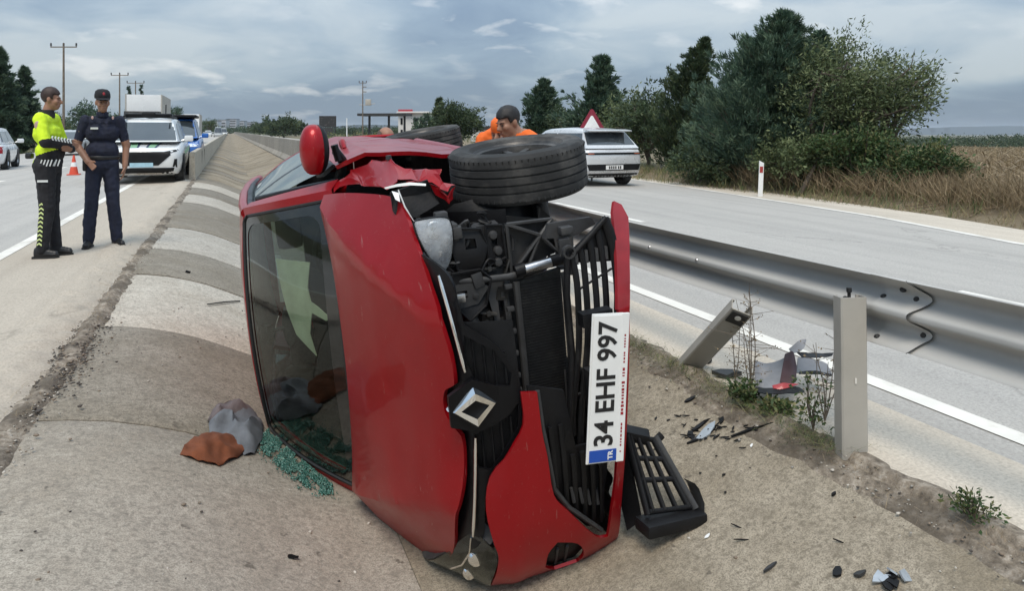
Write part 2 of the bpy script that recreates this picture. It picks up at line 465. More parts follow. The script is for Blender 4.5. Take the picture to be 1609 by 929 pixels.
# ground: one sheet out to the horizon, with the drained median cut into it
gv = [-6000, -1500, -400, -120, -60, -30, -18, -13.5, -12.6, -11.8, -1.25, -1.1, 2.5, 2.62, 11.2, 12.0, 12.6, 13.2, 14, 16, 20, 28, 45, 90, 200, 500, 1500, 6000]
gu = [-400, -120, -40, -20, -10, -5, 0, 2.5, 5, 7.5, 10, 12.5, 15, 18, 22, 27, 33, 40, 50, 65, 90, 130, 200, 400, 900, 2000, 6000]
def ground_z(v, u):
    if -1.2 < v < 2.6: return -.95
    if v <= -12.5: return -.22 + .06 * math.sin(u * .3) - (.1 if v > -20 else .3)
    if v < 0: return -.22
    if v <= 11.3: return -.30
    z = -.30 + ip(v, [11.2, 12.0, 12.6, 14, 20, 60, 300, 1500, 6000], [0, .06, .2, .26, .20, -.6, -5.7, -12, -30])
    return z + .05 * mnoise.noise((v * .5, u * .4, 0)) * (1 if v < 40 else 0)
mb = MB(); mb.grid([[(v, u, ground_z(v, u)) for v in gv] for u in gu])
structure(mb.build('ground', M['soil'], smooth=60))
# carriageways
def strip(name, vs, us, mat, dz=0., zf=road_z, parent=None, kind=True):
    m_ = MB(); m_.grid([[(v, u, zf(v) + dz) for v in vs] for u in us])
    o = m_.build(name, mat, parent, smooth=60)
    return structure(o) if kind else o
US = [-60, -20, -8, 0, 8, 16, 30, 60, 120, 300, 700, 1600]
strip('left_road', [-12.2, -9, -6, -3.5, -2.2], US, M['asphalt'])
strip('left_road_shoulder', [-2.2, -1.7, -1.3, -1.06], US, M['shoulder_l'])
FARV = [(-8, 8.9), (0, 9.0), (6.44, 9.45), (9.2, 10.28), (14.9, 11.09), (19.3, 11.58), (32, 12.2), (60, 12.8), (130, 13.1), (1600, 13.4)]
def farline(u): return ip(u, [p[0] for p in FARV], [p[1] for p in FARV])
UF = [-60, -20, -8, -3, 0, 3, 6.5, 9.5, 12, 15.4, 20, 32, 60, 130, 400, 1600]
mb = MB(); mb.grid([[(v, u, road_z(v)) for v in (2.9, 4.4, 5.9, 7.4, farline(u) - .02)] for u in UF])
structure(mb.build('right_road', M['asphalt'], smooth=60))
mb = MB(); mb.grid([[(v, u, road_z(v) ) for v in (farline(u) - .02, farline(u) + .5, farline(u) + 1.25)] for u in UF])
structure(mb.build('right_road_shoulder', M['shoulder'], smooth=60))
mb = MB(); mb.grid([[(v, u, .0 if v < 2.9 else road_z(v)) for v in (2.37, 2.43, 2.6, 2.9)] for u in US])
structure(mb.build('median_shoulder', M['shoulder'], smooth=60))
# painted lines
strip('edge_line_marking', [-2.30, -2.165], US, M['paint'], .005)
strip('median_line_marking', [3.08, 3.205], US, M['paint'], .005)
mb = MB(); mb.grid([[(v, u, road_z(v) + .005) for v in (farline(u) - .14, farline(u))] for u in UF])
structure(mb.build('verge_line_marking', M['paint']))
dash = MB(); dash.add([(-.06, 0, 0), (.06, 0, -.0012), (.06, 3.2, -.0012), (-.06, 3.2, 0)], [(0, 1, 2, 3)])
dm = dash.mesh('lane_dash', M['paint'])
for v, u0, n in ((5.78, 1.3, 24), (-5.75, 4.0, 24)):
    for k in range(n):
        o = link('lane_dash_marking', dm); o.location = (v, u0 + k * 8.3 - 8.3, road_z(v) + .005); structure(o)
# concrete lined median, slab by slab
med = bpy.data.objects.new('concrete_median', None); COL.objects.link(med); structure(med)
JU = [-1.9, .1, 1.88, 3.96, 5.71, 7.63, 9.25, 11.3]
while JU[-1] < 64: JU.append(JU[-1] + 1.9)
vl = [-1.02, -.95, -.85, -.7, -.53, -.36, -.2, -.05, .1, .25, .4, .55, .7005]
vr = [.7025, .9, 1.1, 1.3, 1.5, 1.7, 1.9, 2.1, 2.22, 2.34]
for k in range(len(JU) - 1):
    a, b_ = JU[k] + .006, JU[k + 1] - .006
    tone = 'conc_light' if (k % 2 == 0) == (k < 8) else 'conc_dark'
    if k in (1, 2): tone = 'conc_mid'
    if k == 3: tone = 'conc_dark'
    if k == 4: tone = 'conc_light'
    if k == 5: tone = 'conc_dark'
    if k == 6: tone = 'conc_light'
    if k > 12: tone = 'conc_dirty' if k % 3 else 'conc_dark'
    for vv, mat_ in ((vl, M[tone]), (vr, M['conc_dirty'])):
        a, b_ = JU[k] + .006, JU[k + 1] - .006
        if vv is vr:
            if k in (1,): continue
            if k == 0: b_ = .45
            if k == 2: a = .46
        dz = random.uniform(-.006, .006); tl = random.uniform(-.004, .004)
        bow = .05 * random.uniform(.4, 1)
        m_ = MB(); us = [a, a + .02, a + (b_ - a) * .25, (a + b_) / 2, a + (b_ - a) * .75, b_ - .02, b_]
        rows = []
        for i, u in enumerate(us):
            edge = -.008 if i in (0, len(us) - 1) else 0
            rows.append([(v, u, ditch_z(v) + dz + tl * (i - 3) + edge) for v in vv])
        # skirt down into the joints
        rows = [[(p[0], p[1], p[2] - .12) for p in rows[0]]] + rows + [[(p[0], p[1], p[2] - .12) for p in rows[-1]]]
        rows = [[(r_[0][0], r_[0][1], r_[0][2] - .12)] + r_ + [(r_[-1][0], r_[-1][1], r_[-1][2] - .12)] for r_ in rows]
        m_.grid(rows); m_.build('concrete_slab', mat_, med, smooth=40)
mb = MB(); mb.grid([[(v, u, ditch_z(v)) for v in vl + vr] for u in (JU[-1], 100, 200, 500, 1600)])
structure(mb.build('distant_median', M['conc_dirty'], smooth=50))
# soil showing in the joints
mb = MB(); mb.grid([[(v, u, ditch_z(v) - .05) for v in vl + vr] for u in (-3, 20, 66)])
structure(mb.build('joint_soil', M['dirt'], med, smooth=50)); del bpy.data.objects['joint_soil']['kind']
# broken left lip: rough crumbled asphalt edge
def rough_strip(name, v0, v1, nv, us, zf, amp, sc_, mat, seed):
    m_ = MB(); rows = []
    for u in us:
        row = []
        for i in range(nv + 1):
            t = i / nv; wob = .10 * mnoise.noise((u * .9, seed, 3)) + .05 * mnoise.noise((u * 4, seed, 7))
            v = v0 + (v1 - v0) * t + wob * (0.3 + .7 * math.sin(math.pi * t) if 0 < i < nv else .6)
            nz = mnoise.fractal((v * sc_, u * sc_, seed), 1.0, 2.0, 4)
            row.append((v, u, zf(v, t) + amp * nz * math.sin(math.pi * min(1, max(0, t))) ** .5))
        rows.append(row)
    m_.grid(rows); return structure(m_.build(name, mat, smooth=70))
UL = list(np.arange(1.0, 12, .05)) + list(np.arange(12, 24, .12))
rough_strip('broken_asphalt_edge', -1.34, -.86, 12, UL, lambda v, t: -.03 + .055 * math.sin(math.pi * min(1, t * 1.05)) ** .6 - .03 * t * t, .030, 8, M['shoulder_l'], 3)
rough_strip('crumbled_edge_dirt', -.97, -.80, 7, UL, lambda v, t: ditch_z(v) - .010 + .030 * math.sin(math.pi * t), .024, 14, M['dirt'], 9)
rough_strip('roadside_dirt', 2.17, 2.43, 10, list(np.arange(.6, 10, .045)), lambda v, t: (ditch_z(v) if v < 2.33 else .0) - .008 + .020 * math.sin(math.pi * t), .014, 11, M['dirt'], 17)
def pebbles(name, n, area, zf, r0, r1, mats, seed):
    g = np.random.default_rng(seed)
    ico = bmesh.new(); bmesh.ops.create_icosphere(ico, subdivisions=1, radius=1); ico.verts.index_update()
    bv = np.array([v.co[:] for v in ico.verts]); bf = np.array([[v.index for v in f_.verts] for f_ in ico.faces]); ico.free()
    vs = []; fs = []; mi = []
    for k in range(n):
        v, u = area(g); r_ = r0 + (r1 - r0) * g.random() ** 3
        q = bv * (r_ * (0.6 + .7 * g.random((len(bv), 1)))) * np.array([1, 1, .65]); an = g.random() * 6.28
        c, s_ = math.cos(an), math.sin(an); q = np.c_[q[:, 0] * c * 1.3 - q[:, 1] * s_, q[:, 0] * s_ * 1.3 + q[:, 1] * c, q[:, 2]]
        vs.append(q + np.array([v, u, zf(v) + r_ * .25])); fs.append(bf + k * len(bv)); mi += [int(g.integers(len(mats)))] * len(bf)
    return stuff(link(name, np_mesh(name, np.concatenate(vs), np.concatenate(fs), mats, mi)))
PB = [pm('grey_pebble', (.30, .28, .25), .9), pm('brown_pebble', (.20, .155, .115), .9), pm('dark_pebble', (.07, .06, .052), .95), pm('pale_pebble', (.50, .46, .40), .9)]
pebbles('gravel', 1500, lambda g: (-.90 + g.normal() * .05 + .05 * math.sin(g.random() * 9), 1.6 + 9 * g.random() ** 1.3), lambda v: ditch_z(v) + .008, .002, .008, [PB[0], PB[1], PB[3], PB[3]], 2)
pebbles('dark_asphalt_crumbs', 1100, lambda g: (-.86 + g.normal() * .07, 4.9 + g.normal() * .45), lambda v: ditch_z(v) + .010, .003, .011, [PB[2], PB[2], PB[1]], 4)
pebbles('roadside_gravel', 900, lambda g: (2.27 + g.normal() * .06, .9 + 5.5 * g.random()), lambda v: .0 if v > 2.3 else ditch_z(v) + .01, .002, .008, PB, 5)
pebbles('scattered_grit', 520, lambda g: (-.8 + 3.0 * g.random(), .9 + 7 * g.random() ** 1.4), lambda v: ditch_z(v), .002, .008, PB, 6)
# low concrete walls further along the median
M['wall'] = concrete('wall_concrete', (.47, .43, .36), (.60, .555, .47), (.38, .33, .26), .58, .5)
M['wallg'] = concrete('grey_wall_concrete', (.36, .335, .295), (.47, .44, .39), (.27, .24, .20), .52, .5)
def barrier(name, label, v, u0, u1, z0, h_, t, mat, foot):
    o = thing(name, label, 'barrier', (v, u0, 0))
    seg = 4.0; k = 0; u = 0.
    prof = [(-foot, z0), (-foot, z0 + .12), (-t / 2, z0 + .32), (-t / 2 + .01, z0 + h_ - .015), (-t / 2 + .03, z0 + h_), (t / 2 - .03, z0 + h_), (t / 2 - .01, z0 + h_ - .015), (t / 2, z0 + .32), (foot, z0 + .12), (foot, z0)]
    while u < u1 - u0:
        L_ = seg if u < 60 else 40.
        m_ = MB(); m_.grid([[(p[0], u + .008, p[1]) for p in prof], [(p[0], u + L_ - .008, p[1]) for p in prof]])
        m_.add([(p[0], u + .008, p[1]) for p in prof], [tuple(range(len(prof)))])
        m_.add([(p[0], u + L_ - .008, p[1]) for p in prof], [tuple(range(len(prof)))])
        m_.build('wall_segment', mat, o, smooth=30); u += L_; k += 1
    return o
barrier('concrete_barrier', 'long sand coloured low concrete wall along the left carriageway behind the police car', -.93, 21.6, 400, -.22, .96, .15, M['wall'], .1)
barrier('concrete_barrier', 'long grey concrete wall along the right edge of the median beyond the red mirror', 2.62, 10.5, 400, -.1, 1.05, .2, M['wallg'], .24)
# ------------------------------------------------------------------ guardrail
RV = 2.50
gr = thing('guardrail', 'long galvanised corrugated crash barrier rail running beside the right carriageway', 'guardrail', (RV, 0, 0))
def wprof(n_=5):
    # w-beam section: (out, z) seen from the median, total height .29
    key = [(0.0, .430), (-.004, .437), (.045, .470), (.075, .490), (.078, .512), (.045, .535), (.006, .555), (.0, .572), (.006, .590), (.045, .610), (.078, .633), (.075, .655), (.045, .676), (-.002, .706), (0.0, .714)]
    return crom(key, 3)
def beam(name, u0, u1, off=0., holes=False, taper=False):
    m_ = MB(); pr = wprof(); us = np.linspace(u0, u1, max(3, int((u1 - u0) / .25)))
    rows = []
    for u in us:
        dv = .012 * math.sin(u * 1.1) + (.10 * max(0, (u - 4.5) / 4) ** 1.5 if u > 4.5 else 0)
        rows.append([(p[0] - .04 + off + dv, u, p[1] + .006 * math.sin(u * .9 + 1)) for p in pr])
    back = [[(p[0] + .004, p[1], p[2]) for p in r_] for r_ in rows]
    m_.grid(rows); m_.grid(back)
    for e in (0, -1):
        m_.grid([rows[e], back[e]])
    m_.grid([[r_[0] for r_ in rows], [r_[0] for r_ in back]]); m_.grid([[r_[-1] for r_ in rows], [r_[-1] for r_ in back]])
    return m_.build(name, M['galv'], gr, smooth=40)
# scalloped end of the overlapping beam
beam('rail_beam', 2.16, 9.5); beam('rail_beam', -3.0, 2.5, .006)
def scallop():
    m_ = MB(); pr = wprof(); rows = []
    for i, p in enumerate(pr):
        t = i / (len(pr) - 1); e = 2.13 - .05 * math.sin(2 * math.pi * t) ** 2
        rows.append([(p[0] - .0425, e, p[1] + .004), (p[0] - .0405, 2.3, p[1] + .004)])
    m_.grid(rows); return m_
scallop().build('beam_lap', M['galv'], gr, smooth=40)
m_ = MB(); pr = wprof()
pts = []
for i, p in enumerate(pr):
    t = i / (len(pr) - 1); pts.append((p[0] - .0430, 2.13 - .05 * math.sin(2 * math.pi * t) ** 2, p[1] + .004))
m_.tube(pts, .0014, 5); m_.build('lap_edge', M['dark_metal'], gr)
for (u, z) in ((2.29, .618), (2.29, .456), (2.15, .635), (2.12, .50), (2.2, .665), (4.0, .575), (3.5, .575)):
    bmz = MB(); bmz.lathe([(0, -.012), (.008, -.011), (.011, -.006), (.0115, 0), (.0115, .006)], 10, 'x', (float(np.interp(z, [p[1] for p in pr], [p[0] for p in pr])) - .042, u, z))
    bmz.build('bolt', M['grey_plastic'] if u < 3 else M['alu'], gr, smooth=40)
def cpost(name, label, h_, group=None):
    o = thing(name, label, 'post', group=group)
    t = .005; w_, d_, lip = .112, .06, .016
    o1 = [(-w_ / 2, d_), (-w_ / 2, 0), (w_ / 2, 0), (w_ / 2, d_)]
    sec = [(-w_ / 2 + lip, d_), (-w_ / 2, d_), (-w_ / 2, .006), (-w_ / 2 + .006, 0), (w_ / 2 - .006, 0), (w_ / 2, .006), (w_ / 2, d_), (w_ / 2 - lip, d_)]
    ins = [(-w_ / 2 + lip, d_ - t), (-w_ / 2 + t, d_ - t), (-w_ / 2 + t, t + .003), (-w_ / 2 + t + .003, t), (w_ / 2 - t - .003, t), (w_ / 2 - t, t + .003), (w_ / 2 - t, d_ - t), (w_ / 2 - lip, d_ - t)]
    m_ = MB()
    loop = sec + ins[::-1]
    m_.grid([[(p[0], p[1], z) for p in loop] for z in (-.12, 0, h_ * .33, h_ * .66, h_)], closed_v=True)
    n = len(sec)
    for z in (h_,):
        m_.add([(p[0], p[1], z) for p in sec] + [(p[0], p[1], z) for p in ins], [(i, i + 1, n + i + 1, n + i) for i in range(n - 1)])
    m_.build('channel', M['post'], o, smooth=30)
    return o
p_ = cpost('guardrail_post', 'upright pale grey steel guardrail post standing at the dirt edge in front of the rail', .635, 'guardrail posts')
p_.location = (2.362, 2.285, -.01); p_.rotation_euler = (R(-1), 0, R(-14))
m_ = MB(); m_.box((.0, -.0035, .30), (.006, .004, .022)); m_.build('bolt_slot', M['paint'], p_)
m_ = MB(); m_.tube([(.045, .045, .58), (.05, .15, .6)], .012, 8); m_.lathe([(0, -.012), (.011, -.012), (.011, .006), (0, .006)], 8, 'z', (.02, .07, .655)); m_.box((.02, .07, .635), (.010, .010, .03))
m_.build('clamp_bolt', M['dark_metal'], p_, smooth=40)
p2_ = cpost('guardrail_post', 'bent steel guardrail post leaning over towards the rail by the thin weeds', .63, 'guardrail posts')
p2_.matrix_world = Matrix.Translation((2.375, 3.47, -.03)) @ Matrix.Rotation(R(47), 4, 'X') @ Matrix.Rotation(R(-30), 4, 'Z')
m_ = MB(); m_.box((0, -.0045, .575), (.085, .005, .09), bev=.002); m_.build('end_plate', M['dark_metal'], p2_); m_ = MB(); m_.lathe([(0, -.011), (.016, -.01), (.016, .0)], 10, 'y', (0.0, .0, .585)); m_.build('bolt_hole', M['paint'], p2_)
# ================================================================== OVERTURNED CAR  (local axes: x forward, y left, z up)
b = NB('red_car_paint')
_n = b.noise(2.2, 6, .6); _s = b.noise(14, 6, .7); _d = b.noise(1.1, 7, .65, b.vec((1, 1, 1), (3, 1, 0)))
_c = b.ramp(_n, [(.3, (.26, .0020, .0055)), (.7, (.34, .0035, .0085))])
_c = b.mix(b.ramp(_d, [(.58, 0.), (.82, .10)]), _c, (.24, .13, .11))
_q = b.noise(9, 5, .65, b.vec((1.2, 1, 9), (2, 7, 1), (0, .5, .3)))
_c = b.mix(b.ramp(_q, [(.655, 0.), (.70, .38)]), _c, (.40, .25, .22))
_c = b.mix(b.ramp(b.noise(70, 4, .7), [(.62, 0.), (.74, .30)]), _c, (.30, .20, .17))
b.set('Base Color', _c); b.set('Metallic', .3); b.set('Roughness', b.ramp(_d, [(.4, .34), (.75, .48)])); b.set('Coat Weight', .34); b.set('Specular IOR Level', .25); b.set('Coat Roughness', b.ramp(_s, [(.35, .03), (.75, .12)]))
M['red'] = b.m
M['red_raw'] = pm('scraped_red_paint', (.33, .02, .028), .5, .1, .2, 10, coat=.3, dirt=((.42, .22, .20), .62))
M['car_glass'] = glass_m('windscreen_glass', (.50, .585, .54), 1.55, .015)
M['side_glass'] = glass_m('side_window_glass', (.30, .36, .36), 1.6, .02)
M['lamp_glass'] = glass_m('headlamp_lens', (.86, .88, .90), 1.5, .05)
M['trim'] = pm('gloss_black_trim', (.005, .005, .006), .35, 0, .3, 6, spec=.2, dirt=((.02, .019, .018), .66))
M['seal'] = pm('black_rubber_seal', (.012, .012, .012), .6)
M['frit'] = pm('black_glass_border', (.006, .008, .008), .12, coat=.6)
M['cabin'] = pm('dark_cabin_cloth', (.022, .022, .023), .85, var=.3)
M['cabin2'] = pm('grey_dashboard', (.035, .036, .038), .6, var=.3, bump=.2, bscale=120)
M['headliner'] = pm('pale_headliner', (.25, .24, .22), .9)
M['mesh'] = pm('radiator_fins', (.026, .027, .028), .55, .3, .3, 30, bump=.5, bscale=260, dirt=((.055, .052, .048), .55))
M['lens_dim'] = glass_m('dim_headlamp_lens', (.45, .46, .46), 1.5, .08)
b = NB('cloudy_lens'); _n = b.noise(14, 6, .65)
b.set('Base Color', b.ramp(_n, [(.3, (.34, .37, .41)), (.7, (.62, .65, .68))])); b.set('Roughness', .12); b.set('Coat Weight', .5); b.set('Alpha', b.ramp(b.noise(9, 5, .6, b.vec((1, 1, 1), (2, 5, 1))), [(.35, .12), (.60, .62)])); M['lens_haze'] = b.m
M['lamp_in'] = pm('headlamp_reflector', (.66, .68, .70), .28, .6, .15, 10)
M['plate_w'] = pm('number_plate_white', (.78, .78, .76), .4, var=.03)
M['plate_b'] = pm('number_plate_blue', (.01, .07, .38), .4)
M['ink'] = pm('black_ink', (.012, .012, .013), .5)
M['red_ink'] = pm('red_ink', (.30, .02, .03), .6)
b = NB('teal_screen_reflection'); _v = b.voro(60, None, 'DISTANCE_TO_EDGE'); b.set('Base Color', b.ramp(_v, [(.0, (.40, .58, .52)), (.12, (.10, .24, .20))])); b.set('Roughness', .3); b.set('Alpha', b.ramp(b.noise(9, 5, .6), [(.3, .35), (.65, .85)])); M['teal_reflect'] = b.m
M['bay_a'] = pm('dusty_bay_plastic', (.026, .025, .024), .6, 0, .35, 16, bump=.3, bscale=90, dirt=((.075, .07, .062), .55))
M['bay_b'] = pm('scuffed_bay_metal', (.075, .073, .07), .5, .5, .3, 16, dirt=((.05, .048, .045), .48))
M['red_lens'] = pm('red_tail_lens', (.35, .01, .012), .15, coat=.6)
CR = Matrix(((-0.0406, -0.1136, -0.9927), (-0.9985, -0.0315, 0.0445), (-0.0363, 0.993, -0.1122)))
car = thing('overturned_car', 'red hatchback lying on its side in the median with its front torn open', 'car')
car.matrix_world = Matrix.Translation((1.520, 3.234, .400)) @ CR.normalized().to_4x4()
def build(name, mb_, mat, smooth=35, parent=None): return mb_.build(name, mat, parent or car, smooth)
# ---- surfaces
def hood_z(x, y):
    zc_ = ip(x, [-.4, -.1, .1, .3, .5, .65, .76, .85], [1.075, 1.045, .995, .938, .865, .80, .735, .66])
    D = ip(x, [-.28, .3], [.05, .13]); yc = ip(x, [-.28, .65], [.70, .36]); y = abs(y + .02)
    d = -.012 * (y / yc) ** 2 if y < yc else -.012 + (D + .012) * (y - yc) / max(.78 - yc, .05)
    return zc_ - d
_bY = [0, .25, .45, .6, .7, .76, .80, .83, .86, .9]; _bX = [.84, .83, .80, .755, .70, .63, .52, .38, .1, -.3]
_bs = np.array(crom(list(zip(_bY, _bX)), 6))
def bump_x(y, z): return float(np.interp(abs(y), _bs[:, 0], _bs[:, 1])) - .5 * max(0, abs(z - .42) - .1) ** 1.5
_sz = [.16, .25, .40, .55, .70, .80, .90, .98, 1.05]; _sy = [.775, .80, .838, .860, .866, .860, .846, .820, .79]
_ss = np.array(crom(list(zip(_sz, _sy)), 6))
def side_y(x, z):
    k = ip(x, [-3.25, -3.1, -2.8, -2.4, -1.2, 0, .3, .55, .75], [.80, .87, .95, .985, 1.0, 1.0, .985, .95, .87])
    return float(np.interp(z, _ss[:, 0], _ss[:, 1])) * k
def lsurf(x, z): return (x, side_y(x, z), z)
def rsurf(x, z): return (x, -side_y(x, z), z)
# ---- bonnet
hood_out = [(-.27, .715), (-.10, .735), (.10, .745), (.30, .742), (.40, .705), (.48, .645), (.574, .552), (.66, .45), (.728, .352), (.757, .22), (.757, .125), (.745, .105), (.712, .083), (.698, .05), (.695, .02), (.70, -.01), (.715, -.035), (.76, -.075), (.764, -.12), (.757, -.22), (.728, -.345), (.68, -.44), (.61, -.56), (.52, -.665), (.42, -.74), (.30, -.79), (.10, -.79), (-.10, -.785), (-.27, -.775), (-.17, -.52), (-.115, -.25), (-.10, 0), (-.115, .25), (-.17, .5)]
def hood_s(x, y):
    dent = .004 * mnoise.noise((x * 3 + 1, y * 3, .3)) + .006 * math.exp(-((x - .32) ** 2 + (y + .12) ** 2) / .03)
    return (x, y, hood_z(x, y) - dent)
m_ = MB(); sheet(m_, spoly(hood_out), hood_s, .04, .018, creases=[[(-.24, .665), (.2, .515), (.62, .355)], [(-.24, -.70), (.2, -.555), (.60, -.41)]], inward=(0, 0, -1))
build('bonnet', m_, M['red'], 22)
# ---- windscreen
def ws(s_, t_):
    y0 = (-.755 + .70) / 2 + s_ * .7275; y1 = (-.64 + .57) / 2 + s_ * .605
    x0 = -.27 + .17 * (1 - s_ * s_); x1 = -1.0 + .06 * (1 - s_ * s_)
    z0 = .99 + .03 * (1 - s_ * s_); z1 = 1.43 + .035 * (1 - s_ * s_)
    bl = .035 * math.sin(math.pi * t_)
    return Vector((x0 + (x1 - x0) * t_ + bl * .45, y0 + (y1 - y0) * t_, z0 + (z1 - z0) * t_ + bl))
def rrect(a0, b0, a1, b1, r_, n=5):
    o = []
    for cx, cy, s0 in ((a1 - r_, b1 - r_, 0), (a0 + r_, b1 - r_, 90), (a0 + r_, b0 + r_, 180), (a1 - r_, b0 + r_, 270)):
        for k in range(n + 1):
            an = R(s0 + 90 * k / n); o.append((cx + r_ * math.cos(an), cy + r_ * math.sin(an)))
    return o
glass_o = rrect(-.985, .03, .985, .985, .06)
m_ = MB(); sheet(m_, glass_o, lambda a, c: ws(a, c), .08, 0); gl = build('windscreen', m_, M['car_glass'], 60)
m_ = MB(); sheet(m_, glass_o, lambda a, c: ws(a, c) + Vector((.0015, 0, .0025)), .06, 0, holes=[rrect(-.90, .135, .91, .93, .10)])
m_.build('black_border', M['frit'], gl, 60)
m_ = MB()
per = dens(glass_o, .06); m_.tube([ws(*p) + Vector((.001, 0, .004)) for p in per] + [ws(*per[0])], .009, 6, cap=False); build('windscreen_seal', m_, M['seal'])
m_ = MB(); bo = [(-.985, .06), (-.985, .97), (-.80, .975)] + [(-.80 - .09 * (1 - t) ** .5 + .03 * mnoise.noise((t * 7, 1, 1)), t) for t in np.linspace(.93, .10, 16)]
sheet(m_, bo, lambda a, c: ws(a, c) + Vector((-.004, 0, -.006)), .05, 0); m_.build('teal_reflection_band', M['teal_reflect'], gl, 60)  # teal sheet added for the band reflected along the screen's lower edge
# crack lines across the screen and the bonded mirror base
m_ = MB(); sheet(m_, [(-.10, .80), (.06, .80), (.04, .9), (-.08, .9)], lambda a, c: ws(a, c) - Vector((.01, 0, .02)), .05, .03, inward=(-.5, 0, -1)); m_.tube([ws(-.02, .84) - Vector((.03, 0, .03)), ws(-.02, .80) - Vector((.10, 0, .10))], .012, 8); m_.ell(tuple(ws(-.02, .78) - Vector((.13, 0, .12))), (.02, .12, .035), rot=(0, -.5, 0)); build('interior_mirror', m_, M['cabin'])
# scuttle under the screen
m_ = MB(); m_.grid([[tuple(ws(s_, .03) + Vector((.0, 0, -.006))) for s_ in np.linspace(-1, 1, 25)], [tuple(ws(s_, 0) + Vector((.06, 0, -.03))) for s_ in np.linspace(-1, 1, 25)], [tuple(ws(s_, 0) + Vector((.09, 0, -.06))) for s_ in np.linspace(-1, 1, 25)]])
build('scuttle_panel', m_, M['black_plastic'], 50)
# ---- roof and pillars
def roofpt(x, s_):
    hw = ip(x, [-3.05, -2.6, -1.8, -1.0], [.55, .575, .60, .60]); zc_ = ip(x, [-3.1, -2.8, -2.2, -1.6, -1.2, -.94], [1.41, 1.455, 1.497, 1.506, 1.495, 1.470])
    off = ip(x, [-3, -1.0], [0, -.035])
    return (x + (.06 * (1 - s_ * s_) if x > -1.05 else 0), off + s_ * hw, zc_ - .040 * abs(s_) ** 2.4)
m_ = MB(); rows = [[roofpt(x, s_) for s_ in np.linspace(-1, 1, 17)] for x in (-1.0, -1.03, -1.08, -1.2, -1.5, -1.9, -2.3, -2.7, -2.95, -3.08)]
rows = rows + [[(p[0], p[1], p[2] - .02) for p in r_] for r_ in rows[::-1]]; m_.grid(rows, closed_u=True); build('roof', m_, M['red'], 40)
m_ = MB(); m_.grid([[tuple(ws(s_, .985) + Vector((0, 0, .001))) for s_ in np.linspace(-1, 1, 17)], [(roofpt(-1.0, s_)[0], roofpt(-1.0, s_)[1], roofpt(-1.0, s_)[2] + .001) for s_ in np.linspace(-1, 1, 17)]])
m_.grid([[tuple(ws(s_, .985) + Vector((-.01, 0, -.02))) for s_ in np.linspace(-1, 1, 17)], [(roofpt(-1.0, s_)[0], roofpt(-1.0, s_)[1], roofpt(-1.0, s_)[2] - .02) for s_ in np.linspace(-1, 1, 17)]])
build('roof_header', m_, M['red'], 40)
m_ = MB()
rows = [[(x, roofpt(x, s_)[1] * .98, roofpt(x, s_)[2] - .05) for s_ in np.linspace(-1, 1, 9)] for x in (-1.03, -1.5, -2, -2.5, -3.0)]; m_.grid(rows); build('headlining', m_, M['headliner'], 50)
for sg in (1, -1):
    # A-pillar: from the scuttle corner up to the roof, outer skin
    rows = []
    for t_ in np.linspace(0, 1, 9):
        a = ws(sg * .985, .02 + .97 * t_); o1 = a + Vector((-.02, sg * .045, .004)); o2 = a + Vector((-.06, sg * (.085 - .02 * t_), -.035)); o3 = a + Vector((-.10, sg * (.06 - .02 * t_), -.08)); o4 = a + Vector((-.02, -sg * .02, -.05))
        rows.append([tuple(q) for q in (a, o1, o2, o3, o4)])
    m_ = MB(); m_.grid(rows, closed_v=True); build('a_pillar', m_, M['red'], 30)
    # roof rail along the side
    m_ = MB(); m_.tube([(x, roofpt(x, sg)[1] + sg * .012, roofpt(x, sg)[2] - .018) for x in (-1.02, -1.3, -1.8, -2.3, -2.8, -3.05)], .028, 10); build('roof_rail', m_, M['red'], 50)
    m_ = MB(); m_.tube([(x, roofpt(x, sg)[1] + sg * .02, roofpt(x, sg)[2] - .055) for x in (-1.02, -1.3, -1.8, -2.3, -2.7)], .018, 8); m_.tube([ws(sg * .985, t_) + Vector((-.10, sg * .075, -.07)) for t_ in (.08, .4, .7, .98)], .016, 8); build('window_trim', m_, M['trim'], 50)
    # side glazing between belt and roof
    def gpt(x, t_, sg=sg):
        xr = x
        y0 = side_y(x, .975) - .012; z0 = .975 + ip(x, [-3, -1.0, -.4], [.05, 0, 0])
        xx = max(-3.05, min(-1.0, x)); rp = roofpt(xx, 1)
        y1 = abs(roofpt(xx, 1)[1] if sg > 0 else roofpt(xx, -1)[1]) + .005; z1 = rp[2] - .055
        return (x, sg * (y0 + (y1 - y0) * t_ + .02 * math.sin(math.pi * t_)), z0 + (z1 - z0) * t_)
    m_ = MB(); sheet(m_, [(-.55, .02), (-1.02, .98), (-1.42, .98), (-1.42, .02)], gpt, .12, 0); build('side_window', m_, M['side_glass'], 60)
    m_ = MB(); sheet(m_, [(-1.50, .02), (-1.50, .98), (-2.28, .98), (-2.42, .55), (-2.42, .02)], gpt, .12, 0); build('side_window', m_, M['side_glass'], 60)
    m_ = MB(); sheet(m_, [(-1.415, 0), (-1.415, 1), (-1.505, 1), (-1.505, 0)], gpt, .1, .03, inward=(0, -sg, 0)); build('b_pillar', m_, M['trim'], 50)
    m_ = MB(); sheet(m_, [(-2.41, 0), (-2.41, .56), (-2.27, 1), (-3.0, 1), (-3.12, .5), (-3.16, 0)], gpt, .1, .03, inward=(0, -sg, 0)); build('c_pillar', m_, M['red'], 50)
